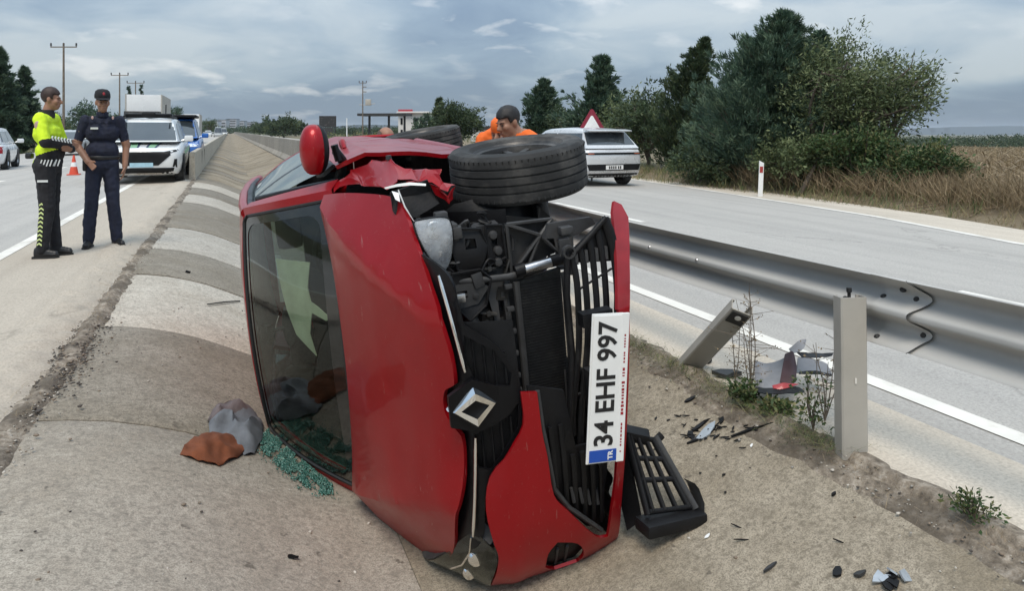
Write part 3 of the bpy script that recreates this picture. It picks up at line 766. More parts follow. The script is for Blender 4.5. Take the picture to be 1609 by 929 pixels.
# ---- body sides (left one is uppermost)
def arc(cx, cz, r_, a0, a1, n=14): return [(cx + r_ * math.cos(R(a0 + (a1 - a0) * k / n)), cz + r_ * math.sin(R(a0 + (a1 - a0) * k / n))) for k in range(n + 1)]
fd = [(-.42, .27), (-.40, .60), (-.44, .965), (-1.45, .965), (-1.45, .27)]
rd = [(-1.462, .27), (-1.462, .965), (-2.40, .985), (-2.44, .78)] + arc(-2.589, .31, .385, 68, 8, 8) + [(-2.19, .27)]
rq = [(-2.452, .78), (-2.415, .985), (-3.15, 1.0), (-3.17, .75), (-3.12, .45), (-3.0, .30), (-2.97, .27)] + arc(-2.589, .31, .385, -6, 68, 10)
for sg, sf in ((1, lsurf), (-1, rsurf)):
    iv = (0, -sg, 0)
    def dsurf(x, z, sf=sf, sg=sg):
        p = sf(x, z); crease = .012 * math.exp(-((z - .82 - .02 * x) / .03) ** 2) - .016 * math.exp(-((z - .42) / .09) ** 2)
        dent = .018 * mnoise.noise((x * 2.2, z * 3, 5.)) if sg > 0 else 0
        return (p[0], p[1] + sg * crease - dent, p[2])
    m_ = MB(); sheet(m_, fd, dsurf, .07, .02, inward=iv); d_ = build('front_door', m_, M['red'], 28)
    if sg > 0:
        m_ = MB(); m_.tube([(-1.16, .852, .842), (-1.20, .888, .844), (-1.32, .892, .842), (-1.37, .85, .838)], [.018, .022, .022, .016], 10, flat=.8); m_.build('door_handle', M['red'], d_, 50)
    m_ = MB(); sheet(m_, rd, dsurf, .07, .02, inward=iv); build('rear_door', m_, M['red'], 28)
    m_ = MB(); sheet(m_, rq, dsurf, .07, .02, inward=iv); build('rear_quarter_panel', m_, M['red'], 28)
    m_ = MB(); m_.tube([(x, sg * (side_y(x, .21) - .03), .215) for x in (-.42, -.9, -1.5, -2.18)], .05, 10, flat=.8); build('sill', m_, M['red'], 50)
    m_ = MB(); m_.tube([(x, sg * (side_y(x, .97) + .001), .972 + ip(x, [-3, -1], [.03, 0])) for x in (-.46, -.9, -1.45, -2.0, -2.42)], .010, 6); build('belt_moulding', m_, M['trim'])
m_ = MB(); sheet(m_, [(-.405, .27), (-.405, .90), (-.28, .93), (.1, .84), (.42, .73), (.5, .62), (.47, .45)] + arc(0, .31, .37, 22, 175, 12)[0:] , rsurf, .07, .015, inward=(0, 1, 0)); build('front_wing', m_, M['red'], 30)
# ---- rear end
def rear_x(y, z): return -3.215 + .10 * (abs(y) / .75) ** 3 + ip(z, [.2, .45, .6, .95, 1.38], [.06, 0, .02, .07, .20])
m_ = MB(); sheet(m_, [(-.70, .60), (-.72, .95), (-.55, 1.38), (.55, 1.38), (.72, .95), (.70, .60)], lambda y, z: (rear_x(y, z), y, z), .1, .02, holes=[[(-.55, 1.0), (-.46, 1.32), (.46, 1.32), (.55, 1.0)]], inward=(1, 0, 0)); tg = build('tailgate', m_, M['red'])
m_ = MB(); sheet(m_, [(-.56, .99), (-.47, 1.33), (.47, 1.33), (.56, .99)], lambda y, z: (rear_x(y, z) - .002, y, z), .15, 0); m_.build('rear_window', M['side_glass'], tg, 60)
m_ = MB(); sheet(m_, [(-.80, .24), (-.82, .59), (.82, .59), (.80, .24), (.5, .2), (-.5, .2)], lambda y, z: (rear_x(y, z) - .03 + .12 * max(0, abs(y) - .68) * 4, y, z), .08, .02, inward=(1, 0, 0)); build('rear_bumper', m_, M['red'])
for sg in (1, -1):
    m_ = MB(); sheet(m_, [(sg * .71, .72), (sg * .73, .96), (sg * .80, .95), (sg * .815, .74)], lambda y, z: (rear_x(y, z) + .10 * max(0, abs(y) - .70) * 5, y, z), .06, .04, inward=(1, 0, 0)); build('tail_lamp', m_, M['red_lens'])
# ---- floor, cabin, engine bay
m_ = MB()
fl = [[(x, y, .20 + (.07 if abs(y) < .14 else 0) + (.05 if x < -2.1 else 0) + .012 * math.sin(x * 9) * (abs(y) > .2)) for y in (-.76, -.5, -.16, -.12, .12, .16, .5, .76)] for x in (.30, .1, -.3, -.8, -1.3, -1.8, -2.1, -2.4, -3.05)]
m_.grid(fl); build('floor_pan', m_, M['dark_metal'], 30)
m_ = MB(); m_.tube([(.05, .05, .19), (-.6, .04, .17), (-1.4, .03, .17), (-2.0, .1, .18), (-2.6, .35, .2), (-3.15, .45, .22)], .03, 10); m_.tube([(-2.75, -.15, .24), (-2.75, .42, .24)], .1, 12); m_.tube([(-1.0, .035, .17), (-1.35, .03, .17)], .06, 12); build('exhaust', m_, M['alu'], 40)
m_ = MB(); m_.tube([(-2.589, -.66, .3), (-2.5, -.4, .3), (-2.5, .4, .3), (-2.589, .66, .3)], .045, 10); m_.tube([(-2.5, .45, .3), (-2.1, .5, .28)], .035, 8); m_.tube([(-2.5, -.45, .3), (-2.1, -.5, .28)], .035, 8); build('rear_axle', m_, M['dark_metal'], 40)
m_ = MB(); m_.grid([[(-.36, y, .25), (-.36, y, .70), (-.20, y, .965)] for y in (-.74, 0, .66)]); build('bulkhead', m_, M['cabin'])
m_ = MB(); m_.grid([[(.0 - .34 * abs(s_) ** 2 - .02, s_ * .69 - .03, .975) , (-.30 - .1 * abs(s_), s_ * .69 - .03, 1.0 + .02 * (1 - s_ * s_)), (-.52, s_ * .66 - .03, .985 + .02 * math.cos(s_ * 5)), (-.60, s_ * .66 - .03, .90), (-.56, s_ * .66 - .03, .70)] for s_ in np.linspace(-1, 1, 17)]); build('dashboard', m_, M['cabin2'], 40)
m_ = MB(); m_.box((-.46, .31, 1.035), (.2, .34, .07), bev=.03); m_.box((-.5, -.03, 1.0), (.12, .26, .16), bev=.02); build('instrument_binnacle', m_, M['cabin2'], 40)
m_ = MB(); _sw = Matrix.Translation((-.72, .36, .93)) @ Matrix.Rotation(R(-65), 4, 'Y'); m_.x = _sw
ring = [(.185 * math.cos(a), .185 * math.sin(a), 0) for a in np.linspace(0, 2 * math.pi, 25)]; m_.tube(ring, .016, 8, cap=False); m_.tube([(-.18, 0, 0), (.18, 0, 0)], .02, 6); m_.tube([(0, 0, 0), (0, -.18, 0)], .02, 6); m_.lathe([(0, .03), (.06, .02), (.07, -.02)], 14, 'z'); build('steering_wheel', m_, M['cabin'], 50)
for y in (.36, -.40):
    m_ = MB(); m_.box((-1.15, y, .50), (.5, .48, .14), rot=(0, R(-8), 0), bev=.05); m_.box((-1.52, y, .82), (.14, .46, .62), rot=(0, R(-16), 0), bev=.06); m_.box((-1.62, y, 1.20), (.09, .26, .16), rot=(0, R(-10), 0), bev=.04); m_.tube([(-1.58, y + .06, 1.05), (-1.61, y + .06, 1.15)], .008, 6); m_.tube([(-1.58, y - .06, 1.05), (-1.61, y - .06, 1.15)], .008, 6); build('front_seat', m_, M['cabin'], 45)
m_ = MB(); m_.box((-2.3, -.02, .5), (.5, 1.2, .16), bev=.05); m_.box((-2.62, -.02, .82), (.14, 1.2, .55), rot=(0, R(-14), 0), bev=.05); build('rear_bench', m_, M['cabin'], 45)
# ---- wheels
def wheel(name, c, steer=0., camber=0., out=1):
    root_m = Matrix.Translation(c) @ Matrix.Rotation(steer, 4, 'Z') @ Matrix.Rotation(camber, 4, 'X')
    e = bpy.data.objects.new(name, None); COL.objects.link(e); e.parent = car; e.matrix_local = root_m; e.empty_display_size = .1
    m_ = MB(); hw = .102
    prof = [(.195, -.085), (.215, -.105), (.255, -.112), (.292, -.106), (.306, -.092)]
    gro = []
    y = -.088
    for gy in (-.052, -.018, .018, .052):
        gro += [(.311 - .25 * (gy - .0045) ** 2 * 4, gy - .0048), (.302, gy - .0032), (.302, gy + .0032), (.311 - .25 * (gy + .0045) ** 2 * 4, gy + .0048)]
    prof += [(.309, -.085)] + gro + [(.309, .085), (.306, .092), (.292, .106), (.286, .1075), (.284, .1065), (.255, .112), (.250, .1125), (.248, .111), (.215, .105), (.195, .085)]
    m_.lathe(prof, 96, 'y'); m_.build('tyre', M['rubber'], e, 30)
    # sipes on the shoulders
    m_ = MB()
    for k in range(72):
        an = 2 * math.pi * k / 72
        for s_ in (1, -1):
            m_.x = Matrix.Rotation(an, 4, 'Y') @ Matrix.Translation((.3065, s_ * .080, 0)); m_.box((0, 0, 0), (.006, .022, .004), rot=(0, 0, s_ * R(-14)))
    m_.x = None; stuff(m_.build('tread_block', M['seal'], e))
    m_ = MB(); m_.lathe([(.197, -.09), (.19, -.08), (.175, -.075), (.17, .05), (.175, .075), (.19, .08), (.197, .09)], 40, 'y')
    yo = .06 * out
    m_.lathe([(0, yo), (.055, yo), (.06, yo - .02 * out)], 20, 'y')
    for k in range(10):
        m_.x = Matrix.Rotation(2 * math.pi * k / 10, 4, 'Y'); m_.box((.115, yo - .015 * out, 0), (.13, .03, .03), bev=.006)
    m_.x = None; m_.lathe([(0, 0), (.17, 0)], 30, 'y', (0, -.03 * out, 0)); m_.build('rim', M['dark_metal'], e, 35)
    m_ = MB(); m_.lathe([(0, -.03 * out - .01), (.13, -.03 * out - .01), (.13, -.03 * out + .008), (0, -.03 * out + .008)], 30, 'y'); m_.build('brake_disc', M['alu'], e, 35)
    return e
wheel('front_wheel', (.10, .765, .205), R(-3), R(2), 1)
wheel('rear_wheel', (-2.62, .715, .075), R(0), R(4), 1)
wheel('front_wheel', (.02, -.70, .33), R(0), 0, -1)
wheel('rear_wheel', (-2.589, -.73, .31), 0, 0, -1)
# ---- door mirror
m_ = MB()
m_.x = Matrix.Translation((-.43, .920, 1.055)) @ Matrix.Rotation(R(-4), 4, 'X') @ Matrix.Scale(1.1, 4)
def mrows(p0, p1): return [[(.082 * math.sin(math.pi * i / 14) ** .75 * max(0, math.cos(ph)) ** .8, -.112 * math.cos(math.pi * i / 14), .064 * math.sin(math.pi * i / 14) ** .7 * math.sin(ph)) for ph in np.linspace(p0, p1, 11)] for i in range(15)]
m_.grid(mrows(-.62, math.pi / 2)); ms = build('mirror_shell', m_, M['red'], 60)
m_ = MB(); m_.x = Matrix.Translation((-.43, .920, 1.055)) @ Matrix.Rotation(R(-4), 4, 'X') @ Matrix.Scale(1.1, 4); m_.grid(mrows(-math.pi / 2, -.62)); m_.build('mirror_underside', M['black_plastic'], ms, 60)
m_ = MB(); m_.x = Matrix.Translation((-.43, .920, 1.055)) @ Matrix.Rotation(R(-4), 4, 'X') @ Matrix.Scale(1.1, 4)
m_.prism([(-.001, -.108 * math.cos(t), .058 * math.sin(t)) for t in np.linspace(0, math.pi, 14)] + [(-.001, -.108 * math.cos(t), .058 * math.sin(t)) for t in np.linspace(math.pi, 2 * math.pi, 14)][1:-1], (-.035, 0, 0)); m_.build('mirror_back', M['black_plastic'], ms, 40)
m_ = MB(); m_.tube([(-.45, .90, .955), (-.47, .85, .925), (-.50, .80, .93), (-.52, .76, .95)], [.028, .030, .032, .03], 10, flat=.75); m_.tube([(-.45, .93, .958), (-.45, .85, .945)], .03, 8, flat=.6); build('mirror_arm', m_, M['black_plastic'], 50)
m_ = MB(); m_.prism([(-.46, .835, .975), (-.62, .832, .985), (-.60, .79, 1.05), (-.50, .80, 1.02)], (0, -.025, 0)); build('mirror_base', m_, M['black_plastic'])
# ---- crumpled left front wing
FE = [((540, 268), (-.40, .805, .898)), ((575, 250), (-.2, .856, .815)), ((605, 246), (0, .870, .761)), ((640, 262), (.12, .827, .695)), ((668, 266), (.22, .83, .65)), ((690, 261), (.3, .829, .605)), ((692, 282), (.32, .780, .610)), ((714, 288), (.36, .764, .567)), ((700, 300), (.40, .748, .612)), ((690, 290), (.36, .757, .632)), ((660, 283), (.30, .79, .70)), ((625, 282), (.22, .80, .775)), ((600, 296), (.22, .765, .82)), ((560, 292), (-.08, .758, .885)), ((505, 322), (-.27, .72, .995)), ((500, 300), (-.38, .76, 1.0))]
fa = np.array([p[0] for p in FE], float) / 1000.; fb = np.array([p[1] for p in FE])
def idw(a, c, A=fa, B=fb, amp=.012, sd=0.):
    d = (A[:, 0] - a) ** 2 + (A[:, 1] - c) ** 2; wgt = 1 / (d + 2e-6) ** 1.6; p = (B * wgt[:, None]).sum(0) / wgt.sum()
    nn = amp * min(1, math.sqrt(d.min()) * 90)
    q = mnoise.noise((a * 42 + sd, c * 42, sd)); q2 = mnoise.noise((a * 90 + sd, c * 90, sd + 4))
    return (p[0], p[1] + nn * (abs(q) * 2 - .5 + q2 * .5), p[2] + nn * q)
m_ = MB(); sheet(m_, [tuple(p) for p in fa], lambda a, c: idw(a, c), .0075, .003, inward=(0, -1, 0)); fw = build('crumpled_wing', m_, M['red'], 20)
m_ = MB(); sheet(m_, [tuple(p) for p in fa[[10, 9, 8, 7]]] + [(.714, .318), (.655, .315), (.630, .300)], lambda a, c: (lambda p: (p[0], p[1] - max(0, (c - .285)) * 1.6, p[2]))(idw(a, min(c, .30))), .008, .004, inward=(-1, 0, 0)); m_.build('folded_edge', M['red'], fw, 25)
m_ = MB(); m_.lathe([(0, .02), (.012, .018), (.014, 0)], 10, 'y', (-.02, .865, .765)); m_.build('wing_bolt', M['dark_metal'], fw)
# torn white plastic of the lamp carrier
m_ = MB(); m_.grid([[(.30, .785, .845), (.34, .797, .80), (.36, .800, .75), (.38, .788, .69)], [(.305, .778, .84), (.345, .787, .80), (.365, .788, .748), (.385, .780, .692)]]); m_.tube([(.37, .775, .80), (.42, .715, .79), (.45, .655, .765)], [.006, .007, .003], 6, flat=.4); m_.grid([[(.36, .775, .825), (.37, .765, .80)], [(.40, .745, .82), (.41, .735, .805)]]); build('torn_bracket', m_, M['white'], 40)
m_ = MB(); sheet(m_, [(.80, .68), (.765, .83), (.70, .83), (.50, .735), (.56, .70), (.66, .745), (.70, .64)], lambda y, z: (.36 + .06 * math.sin(y * 40) * .3, y, z), .05, .006, inward=(-1, 0, 0)); build('lamp_carrier', m_, M['black_plastic'])
# ---- left headlamp knocked loose
def lamp(name, out, xs, tilt=0., lens=M['lamp_glass']):
    out = spoly(out, 3, 60)
    cy = sum(p[0] for p in out) / len(out); cz = sum(p[1] for p in out) / len(out)
    rmax = max(math.hypot(p[0] - cy, p[1] - cz) for p in out)
    def fs(y, z, k=1.0):
        d = math.hypot(y - cy, z - cz) / rmax; return (xs + .045 * (1 - d * d) + tilt * (y - cy), y, z)
    e = MB(); sheet(e, out, lambda y, z: (fs(y, z)[0] - .012, y, z), .03, .10, inward=(-1, 0, 0)); h_ = build(name, e, M['lamp_in'], 40)
    q = MB(); sheet(q, out, lambda y, z: (fs(y, z)[0] + .012, y, z), .03, .003, inward=(-1, 0, 0)); q.build('lens', lens, h_, 60)
    q = MB()
    for k, (fy, fz, rr) in enumerate(((.25, .0, .038), (-.35, .05, .030))):
        yy = cy + fy * rmax; zz = cz + fz * rmax
        q.lathe([(rr, 0), (rr * .9, .012), (rr * .35, .016), (0, .016)], 18, 'x', (fs(yy, zz)[0] - .016, yy, zz))
    q.build('reflector_bowl', M['chrome'], h_, 50)
    q = MB(); per_ = dens(out, .05); q.tube([(fs(y, z)[0] + .004, y, z) for y, z in per_] + [(fs(*per_[0])[0] + .004, *per_[0])], .006, 6, cap=False); q.build('lamp_bezel', M['black_plastic'], h_, 50)
    return h_
lamp('headlamp', [(.668, .773), (.672, .715), (.665, .657), (.637, .639), (.562, .640), (.488, .655), (.450, .674), (.497, .718), (.578, .758), (.648, .776)], .48, .05, M['lens_haze'])
m_ = MB(); m_.box((.47, .60, .625), (.08, .07, .035), bev=.008); m_.box((.45, .665, .66), (.05, .03, .05), bev=.006); build('lamp_connector', m_, M['grey_plastic'])
lo_ = [(-.49, .725), (-.474, .70), (-.53, .655), (-.60, .648), (-.70, .662), (-.80, .645), (-.855, .66), (-.865, .74), (-.85, .82), (-.78, .845), (-.68, .815), (-.60, .775), (-.545, .755)]
def lampx(y, z): return bump_x(y, .58) - .012 - 1.45 * max(0, z - .66)
m_ = MB(); sheet(m_, spoly(lo_), lambda y, z: (lampx(y, z) - .012, y, z), .03, .05, inward=(-1, 0, 0)); hr = build('headlamp', m_, M['grey_plastic'], 50)
m_ = MB(); sheet(m_, spoly(lo_), lambda y, z: (lampx(y, z), y, z), .03, .004, inward=(-1, 0, 0)); m_.build('lens', M['lens_dim'], hr, 60)
for fy, fz, rr in ((-.60, .705, .030), (-.70, .72, .026)):
    m_ = MB(); m_.lathe([(rr, 0), (rr * .85, .014), (rr * .3, .018), (0, .018)], 18, 'x', (lampx(fy, fz) - .012, fy, fz)); m_.build('reflector_bowl', M['chrome'], hr, 50)
m_ = MB(); m_.tube([(lampx(y, z) + .002, y, z) for y, z in ((-.50, .72), (-.58, .725), (-.66, .745), (-.72, .775))], .004, 6); m_.build('lamp_strip', M['chrome'], hr, 50)
# ---- right half of the bumper still on
b_out = [(.067, .522), (-.053, .525), (-.134, .583), (-.227, .658), (-.351, .678), (-.487, .658), (-.56, .640), (-.64, .645), (-.72, .655), (-.80, .64), (-.85, .60), (-.862, .45), (-.855, .30), (-.82, .20), (-.759, .121), (-.531, .134), (-.339, .120), (-.0, .070), (.26, .028), (.26, .086), (.0, .130), (-.323, .158), (-.507, .181), (-.637, .188), (-.60, .25), (-.431, .375), (-.345, .429), (-.194, .444), (-.091, .457), (.055, .462)]
fogo = [(-.605, .45), (-.56, .415), (-.60, .33), (-.675, .295), (-.73, .31), (-.74, .40), (-.68, .455)]
def bsurf(y, z, o=0.):
    gx = bump_x(y, z) + o
    gx += .012 * math.exp(-((z - .60 - .05 * y) / .035) ** 2)
    return (gx, y, z)
m_ = MB(); sheet(m_, spoly(b_out), bsurf, .035, .012, holes=[spoly(fogo)], inward=(-1, 0, 0)); bp = build('front_bumper', m_, M['red'], 30)
m_ = MB(); sheet(m_, [(.248, .026), (.42, -.01), (.58, -.052), (.632, -.034), (.652, .0), (.615, .023), (.50, .045), (.430, .057), (.263, .089)], lambda y, z: bsurf(y, z, -.005), .035, .014, inward=(-1, 0, 0)); m_.build('torn_bumper_lip', M['red_raw'], bp, 30)
fo = [(-.66 + (y + .66) * 1.12, .375 + (z - .375) * 1.12) for y, z in fogo]
m_ = MB(); sheet(m_, fo, lambda y, z: (bump_x(y, z) - .035, y, z), .04, .01, inward=(-1, 0, 0)); fg = build('fog_lamp_recess', m_, M['black_plastic'])
m_ = MB()
for z in (.36, .40): m_.tube([(bump_x(-.62, z) - .028, -.62, z), (bump_x(-.74, z) - .024, -.74, z - .01)], .006, 6)
m_.build('recess_rib', M['grey_plastic'], fg)
# ---- upper grille band with slats, chrome strips and badge
fas = [(.569, .80), (.48, .775), (.353, .752), (.163, .752), (.11, .79), (.05, .80), (-.02, .80), (-.08, .755), (-.20, .752), (-.345, .762), (-.45, .772), (-.56, .785), (-.55, .714), (-.47, .68), (-.369, .674), (-.242, .651), (-.149, .577), (-.068, .518), (.059, .512), (.115, .521), (.234, .578), (.322, .683), (.46, .700), (.52, .73)]
ghole = [[(-.075, .69), (-.20, .685), (-.215, .645), (-.14, .585), (-.07, .535), (.02, .525), (-.02, .565), (-.05, .62)], [(.105, .66), (.20, .695), (.285, .688), (.218, .59), (.13, .54), (.085, .55)]]
m_ = MB(); sheet(m_, spoly(fas), lambda y, z: (bump_x(y, z) - .030 - 1.5 * max(0, z - .70), y, z), .03, .012, holes=ghole, inward=(-1, 0, 0)); gp = build('grille_panel', m_, M['trim'], 40)
m_ = MB(); sheet(m_, [(-.25, .50), (.30, .50), (.32, .72), (-.25, .72)], lambda y, z: (bump_x(y, z) - .075, y, z), .08, .01, inward=(-1, 0, 0)); m_.build('grille_back', M['black_plastic'], gp, 40)
for z in (.555, .59, .625, .66):
    for a0, a1 in ((-.215, -.03), (.09, .285)):
        lo = a0 if a0 > 0 else max(a0, -.215 + max(0, .645 - z) * 1.15); hi = a1 if a1 < 0 else min(a1, .285 - max(0, .68 - z) * .62)
        m_ = MB(); m_.tube([(bump_x(y, z) - .046, y, z) for y in np.linspace(lo, hi, 6)], .008, 6, flat=.6); m_.build('grille_slat', M['black_plastic'], gp, 50)
for p0, p1 in (((.50, .745), (.158, .700)), ((-.082, .688), (-.47, .722))):
    m_ = MB(); ys = np.linspace(p0[0], p1[0], 10); m_.tube([(bump_x(y, z) - .022, y, z) for y, z in zip(ys, np.linspace(p0[1], p1[1], 10))], [.0045] + [.007] * 8 + [.004], 8); m_.build('chrome_strip', M['chrome'], gp, 50)
# lozenge badge: folded hollow frame
bc = Vector((.812, .036, .684)); 
oY = [(.074, 0), (0, -.094), (-.074, 0), (0, .094)]
iY = [(.030, 0), (0, -.046), (-.030, 0), (0, .046)]
m_ = MB()
def bd(p, d): return (bc.x + d - .02 * abs(p[1]) / .08 * 1.0, bc.y + p[0], bc.z + p[1])
ro = [[bd(p, -.030) for p in oY], [bd(p, -.006) for p in oY], [bd((p[0] * .80, p[1] * .80), .014) for p in oY], [bd((p[0] * 1.12, p[1] * 1.12), .012) for p in iY], [bd(p, -.012) for p in iY], [bd(p, -.03) for p in iY]]
m_.grid(ro, closed_v=True); m_.build('diamond_badge', M['chrome'], gp, 12)
m_ = MB(); m_.prism([(bc.x - .012 + .0, bc.y + p[0] * 1.22 + .002, bc.z + p[1] * 1.5) for p in [(.080, 0), (.045, -.06), (-.05, -.06), (-.076, 0), (-.045, .06), (.045, .06)]], (-.02, 0, 0)); m_.build('badge_plinth', M['trim'], gp)
# ---- number plate on its white holder
P0 = Vector((.868, .298, .228)); P1 = Vector((.868, .279, .122)); P2 = Vector((.872, -.235, .306))
eu = (P0 - P2).normalized(); ev = (P1 - P0); ev = (ev - eu * ev.dot(eu)).normalized(); en = eu.cross(ev); en = en if en.x > 0 else -en
LW = .535; HH = .112
Fp = Matrix((( eu.x, -ev.x, en.x, P2.x), (eu.y, -ev.y, en.y, P2.y), (eu.z, -ev.z, en.z, P2.z), (0, 0, 0, 1)))   # u along the text, v up the letters, n outwards
plq = bpy.data.objects.new('number_plate', None); COL.objects.link(plq); plq.parent = car; plq.matrix_local = Fp @ Matrix.Translation((0, -HH, 0)); plq.empty_display_size = .1
m_ = MB(); m_.box((LW / 2, HH / 2, -.002), (LW, HH, .004), bev=.0015); m_.build('plate_sheet', M['plate_w'], plq)
m_ = MB(); m_.box((.0235, HH / 2, .0011), (.043, HH - .004, .0015)); m_.build('blue_band', M['plate_b'], plq)
m_ = MB(); m_.box((LW / 2, -.014, -.004), (LW + .012, .032, .009), bev=.003); m_.box((LW / 2, HH / 2, -.008), (LW + .012, HH + .012, .006), bev=.002)
m_.build('plate_holder', M['plate_w'], plq)
me = text_mesh('34 EHF 997', .112, .0008, 'plate_text', .0022)
xs = [v.co.x for v in me.vertices]; ys = [v.co.y for v in me.vertices]
sxx = .455 / (max(xs) - min(xs)); syy = .078 / (max(ys) - min(ys)); mxx = (max(xs) + min(xs)) / 2; myy = (max(ys) + min(ys)) / 2
for v in me.vertices: v.co = Vector(((v.co.x - mxx) * sxx + .288, (v.co.y - myy) * syy + HH / 2, v.co.z + .0012))
finish(me, M['ink']); link('plate_lettering', me, plq)
me = text_mesh('TR', .026, .0005, 'country_text', .0008)
for v in me.vertices: v.co = Vector((v.co.x + .0235, v.co.y + .026, v.co.z + .0024))
finish(me, M['plate_w']); link('country_code', me, plq)
m_ = MB(); g_ = np.random.default_rng(3); u = .03
while u < .46:
    wd = g_.uniform(.004, .011)
    if g_.random() > .12: m_.box((u + wd / 2, -.0145, .0008), (wd, g_.uniform(.008, .013) if .13 < u < .33 else .006, .0008))
    u += wd + g_.uniform(.0025, .006)
m_.build('dealer_print', M['red_ink'], plq)
m_ = MB(); m_.box((.87 - .06, .27, .2), (.05, .05, .12)); m_.box((.80, -.1, .235), (.06, .35, .03)); build('plate_bracket', m_, M['black_plastic'])
# ---- lower grille, bent out, background showing between its slats
lg = bpy.data.objects.new('lower_grille', None); COL.objects.link(lg); lg.parent = car; lg.empty_display_size = .1
GX = .70
def lgp(name, m__, mat=None, sm=45): return m__.build(name, mat or M['black_plastic'], lg, sm)
def yz(l, x=GX): return [(x, p[0], p[1]) for p in l]
SL = [[(.478, .224), (.376, .218), (.24, .226), (.111, .238), (-.086, .270), (-.26, .30)], [(.501, .188), (.442, .181), (.251, .188), (.105, .203), (-.093, .236), (-.28, .26)], [(.531, .146), (.448, .141), (.244, .148), (.072, .166), (-.102, .192)], [(.560, .106), (.429, .099), (.237, .109), (.090, .128)], [(.60, .075), (.52, .052), (.387, .046), (.237, .058), (.0, .1)]]
for k, sline in enumerate(SL):
    m_ = MB(); pts = crom([(GX + .012 * math.sin(p[0] * 7), p[0], p[1]) for p in sline], 3)
    m_.tube(pts, [.0085 if k < 4 else .013] * len(pts), 8, flat=1.6); lgp('grille_slat', m_)
m_ = MB(); m_.tube(yz([(.347, .222), (.407, .07)], GX + .008), .005, 6); lgp('cross_wire', m_)
m_ = MB(); m_.tube(yz([(.49, .245), (.335, .261), (.116, .262), (-.10, .290), (-.30, .325)]), [.014] * 5, 8); lgp('grille_edge', m_)
m_ = MB(); m_.tube(yz([(.487, .222), (.55, .14), (.607, .071)]), [.012, .012, .010], 8); sheet(m_, [(.452, .237), (.430, .060), (.50, .050), (.56, .056), (.607, .071), (.55, .14), (.50, .215)], lambda y, z: (GX - .014, y, z), .04, .012, inward=(-1, 0, 0)); lgp('grille_corner', m_)
m_ = MB()
for z in (.085, .125, .168, .21): m_.box((GX - .004, .47, z), (.02, .05, .012))
lgp('corner_rib', m_, M['grey_plastic'])
m_ = MB(); m_.lathe([(.018, 0), (.026, 0), (.026, .02), (.018, .02), (.018, 0)], 18, 'x', (GX - .005, .500, .240)); sheet(m_, [(.48, .265), (.545, .265), (.545, .22), (.49, .215)], lambda y, z: (GX - .016, y, z), .03, .012, inward=(-1, 0, 0)); lgp('mounting_eye', m_, M['grey_plastic'])
m_ = MB(); sheet(m_, [(.545, .30), (.60, .28), (.60, .10), (.57, .08), (.54, .16), (.535, .22)], lambda y, z: (GX - .08, y, z), .05, .02, inward=(-1, 0, 0)); m_.box((GX - .06, .57, .22), (.05, .03, .05), bev=.005); lgp('grille_bracket', m_, M['grey_plastic'])
for y in (.03, -.06): 
    m_ = MB(); m_.tube(yz([(y, .275), (y + .01, .19)], GX - .004), .006, 6); lgp('grille_rib', m_)
# dark lower half of the opening with its short pale bars
m_ = MB(); sheet(m_, [(.05, .47), (-.09, .462), (-.20, .45), (-.345, .434), (-.44, .38), (-.61, .25), (-.645, .185), (-.52, .175), (-.33, .152), (-.25, .16), (-.23, .30), (0, .33)], lambda y, z: (bump_x(y, z) - .085, y, z), .05, .01, inward=(-1, 0, 0)); lgp('intake_mesh', m_)
for (y, z) in ((-.417, .324), (-.432, .288), (-.452, .254), (-.468, .215)):
    m_ = MB(); m_.tube([(bump_x(y, z) - .068, y + .03, z + .006), (bump_x(y, z) - .068, y - .03, z)], .007, 6); lgp('pale_bar', m_, M['grey_plastic'])
for z in (.20, .24, .28, .32, .36, .40):
    m_ = MB(); y0 = -.25 if z < .34 else -.12; y1 = -.60 + max(0, z - .22) * 1.1
    m_.tube([(bump_x(y, z) - .070, y, z + (y - y0) * .03) for y in np.linspace(y0, y1, 6)], .0075, 6, flat=1.4); lgp('grille_slat', m_)
m_ = MB(); m_.tube([(bump_x(y, z) - .02, y, z) for y, z in [(.05, .455), (-.09, .448), (-.19, .436), (-.335, .42), (-.43, .365), (-.60, .215)]], [.010] * 6, 8); lgp('intake_lip', m_, M['grey_plastic'])
# ---- exposed front structure
m_ = MB(); sheet(m_, [(.36, .40), (.385, .20), (-.30, .215), (-.42, .30), (-.33, .40)], lambda y, z: (.50, y, z), .08, .03, inward=(-1, 0, 0)); rd_ = build('radiator', m_, M['mesh'])
m_ = MB()
for k in range(60):
    y = .35 - k * .0118; m_.box((.502, y, .30), (.003, .002, .185))
stuff(m_.build('radiator_fin', M['black_plastic'], rd_))
for pl, x0, hl in (([(.615, .615), (.60, .52), (.53, .50), (.45, .53), (.45, .625), (.54, .64)], .505, [[(.57, .585), (.565, .545), (.53, .545), (.53, .59)]]), ([(.445, .655), (.33, .665), (.25, .60), (.30, .53), (.40, .50), (.445, .54)], .515, [[(.41, .62), (.41, .58), (.36, .58), (.36, .62)], [(.35, .57), (.34, .545), (.31, .56), (.32, .59)]]), ([(.61, .50), (.60, .43), (.47, .425), (.45, .50)], .50, [[(.56, .48), (.56, .455), (.50, .455), (.50, .48)]])):
    m_ = MB(); sheet(m_, pl, lambda y, z, x0=x0: (x0 + .02 * math.sin(y * 22) * math.cos(z * 17), y, z), .03, .010, holes=hl, inward=(-1, 0, 0))
    for q in range(len(pl)): a_, c_ = pl[q], pl[(q + 1) % len(pl)]; m_.tube([(x0 + .004, a_[0], a_[1]), (x0 + .004, c_[0], c_[1])], .005, 6)
    build('bay_cover', m_, M['black_plastic'], 40)
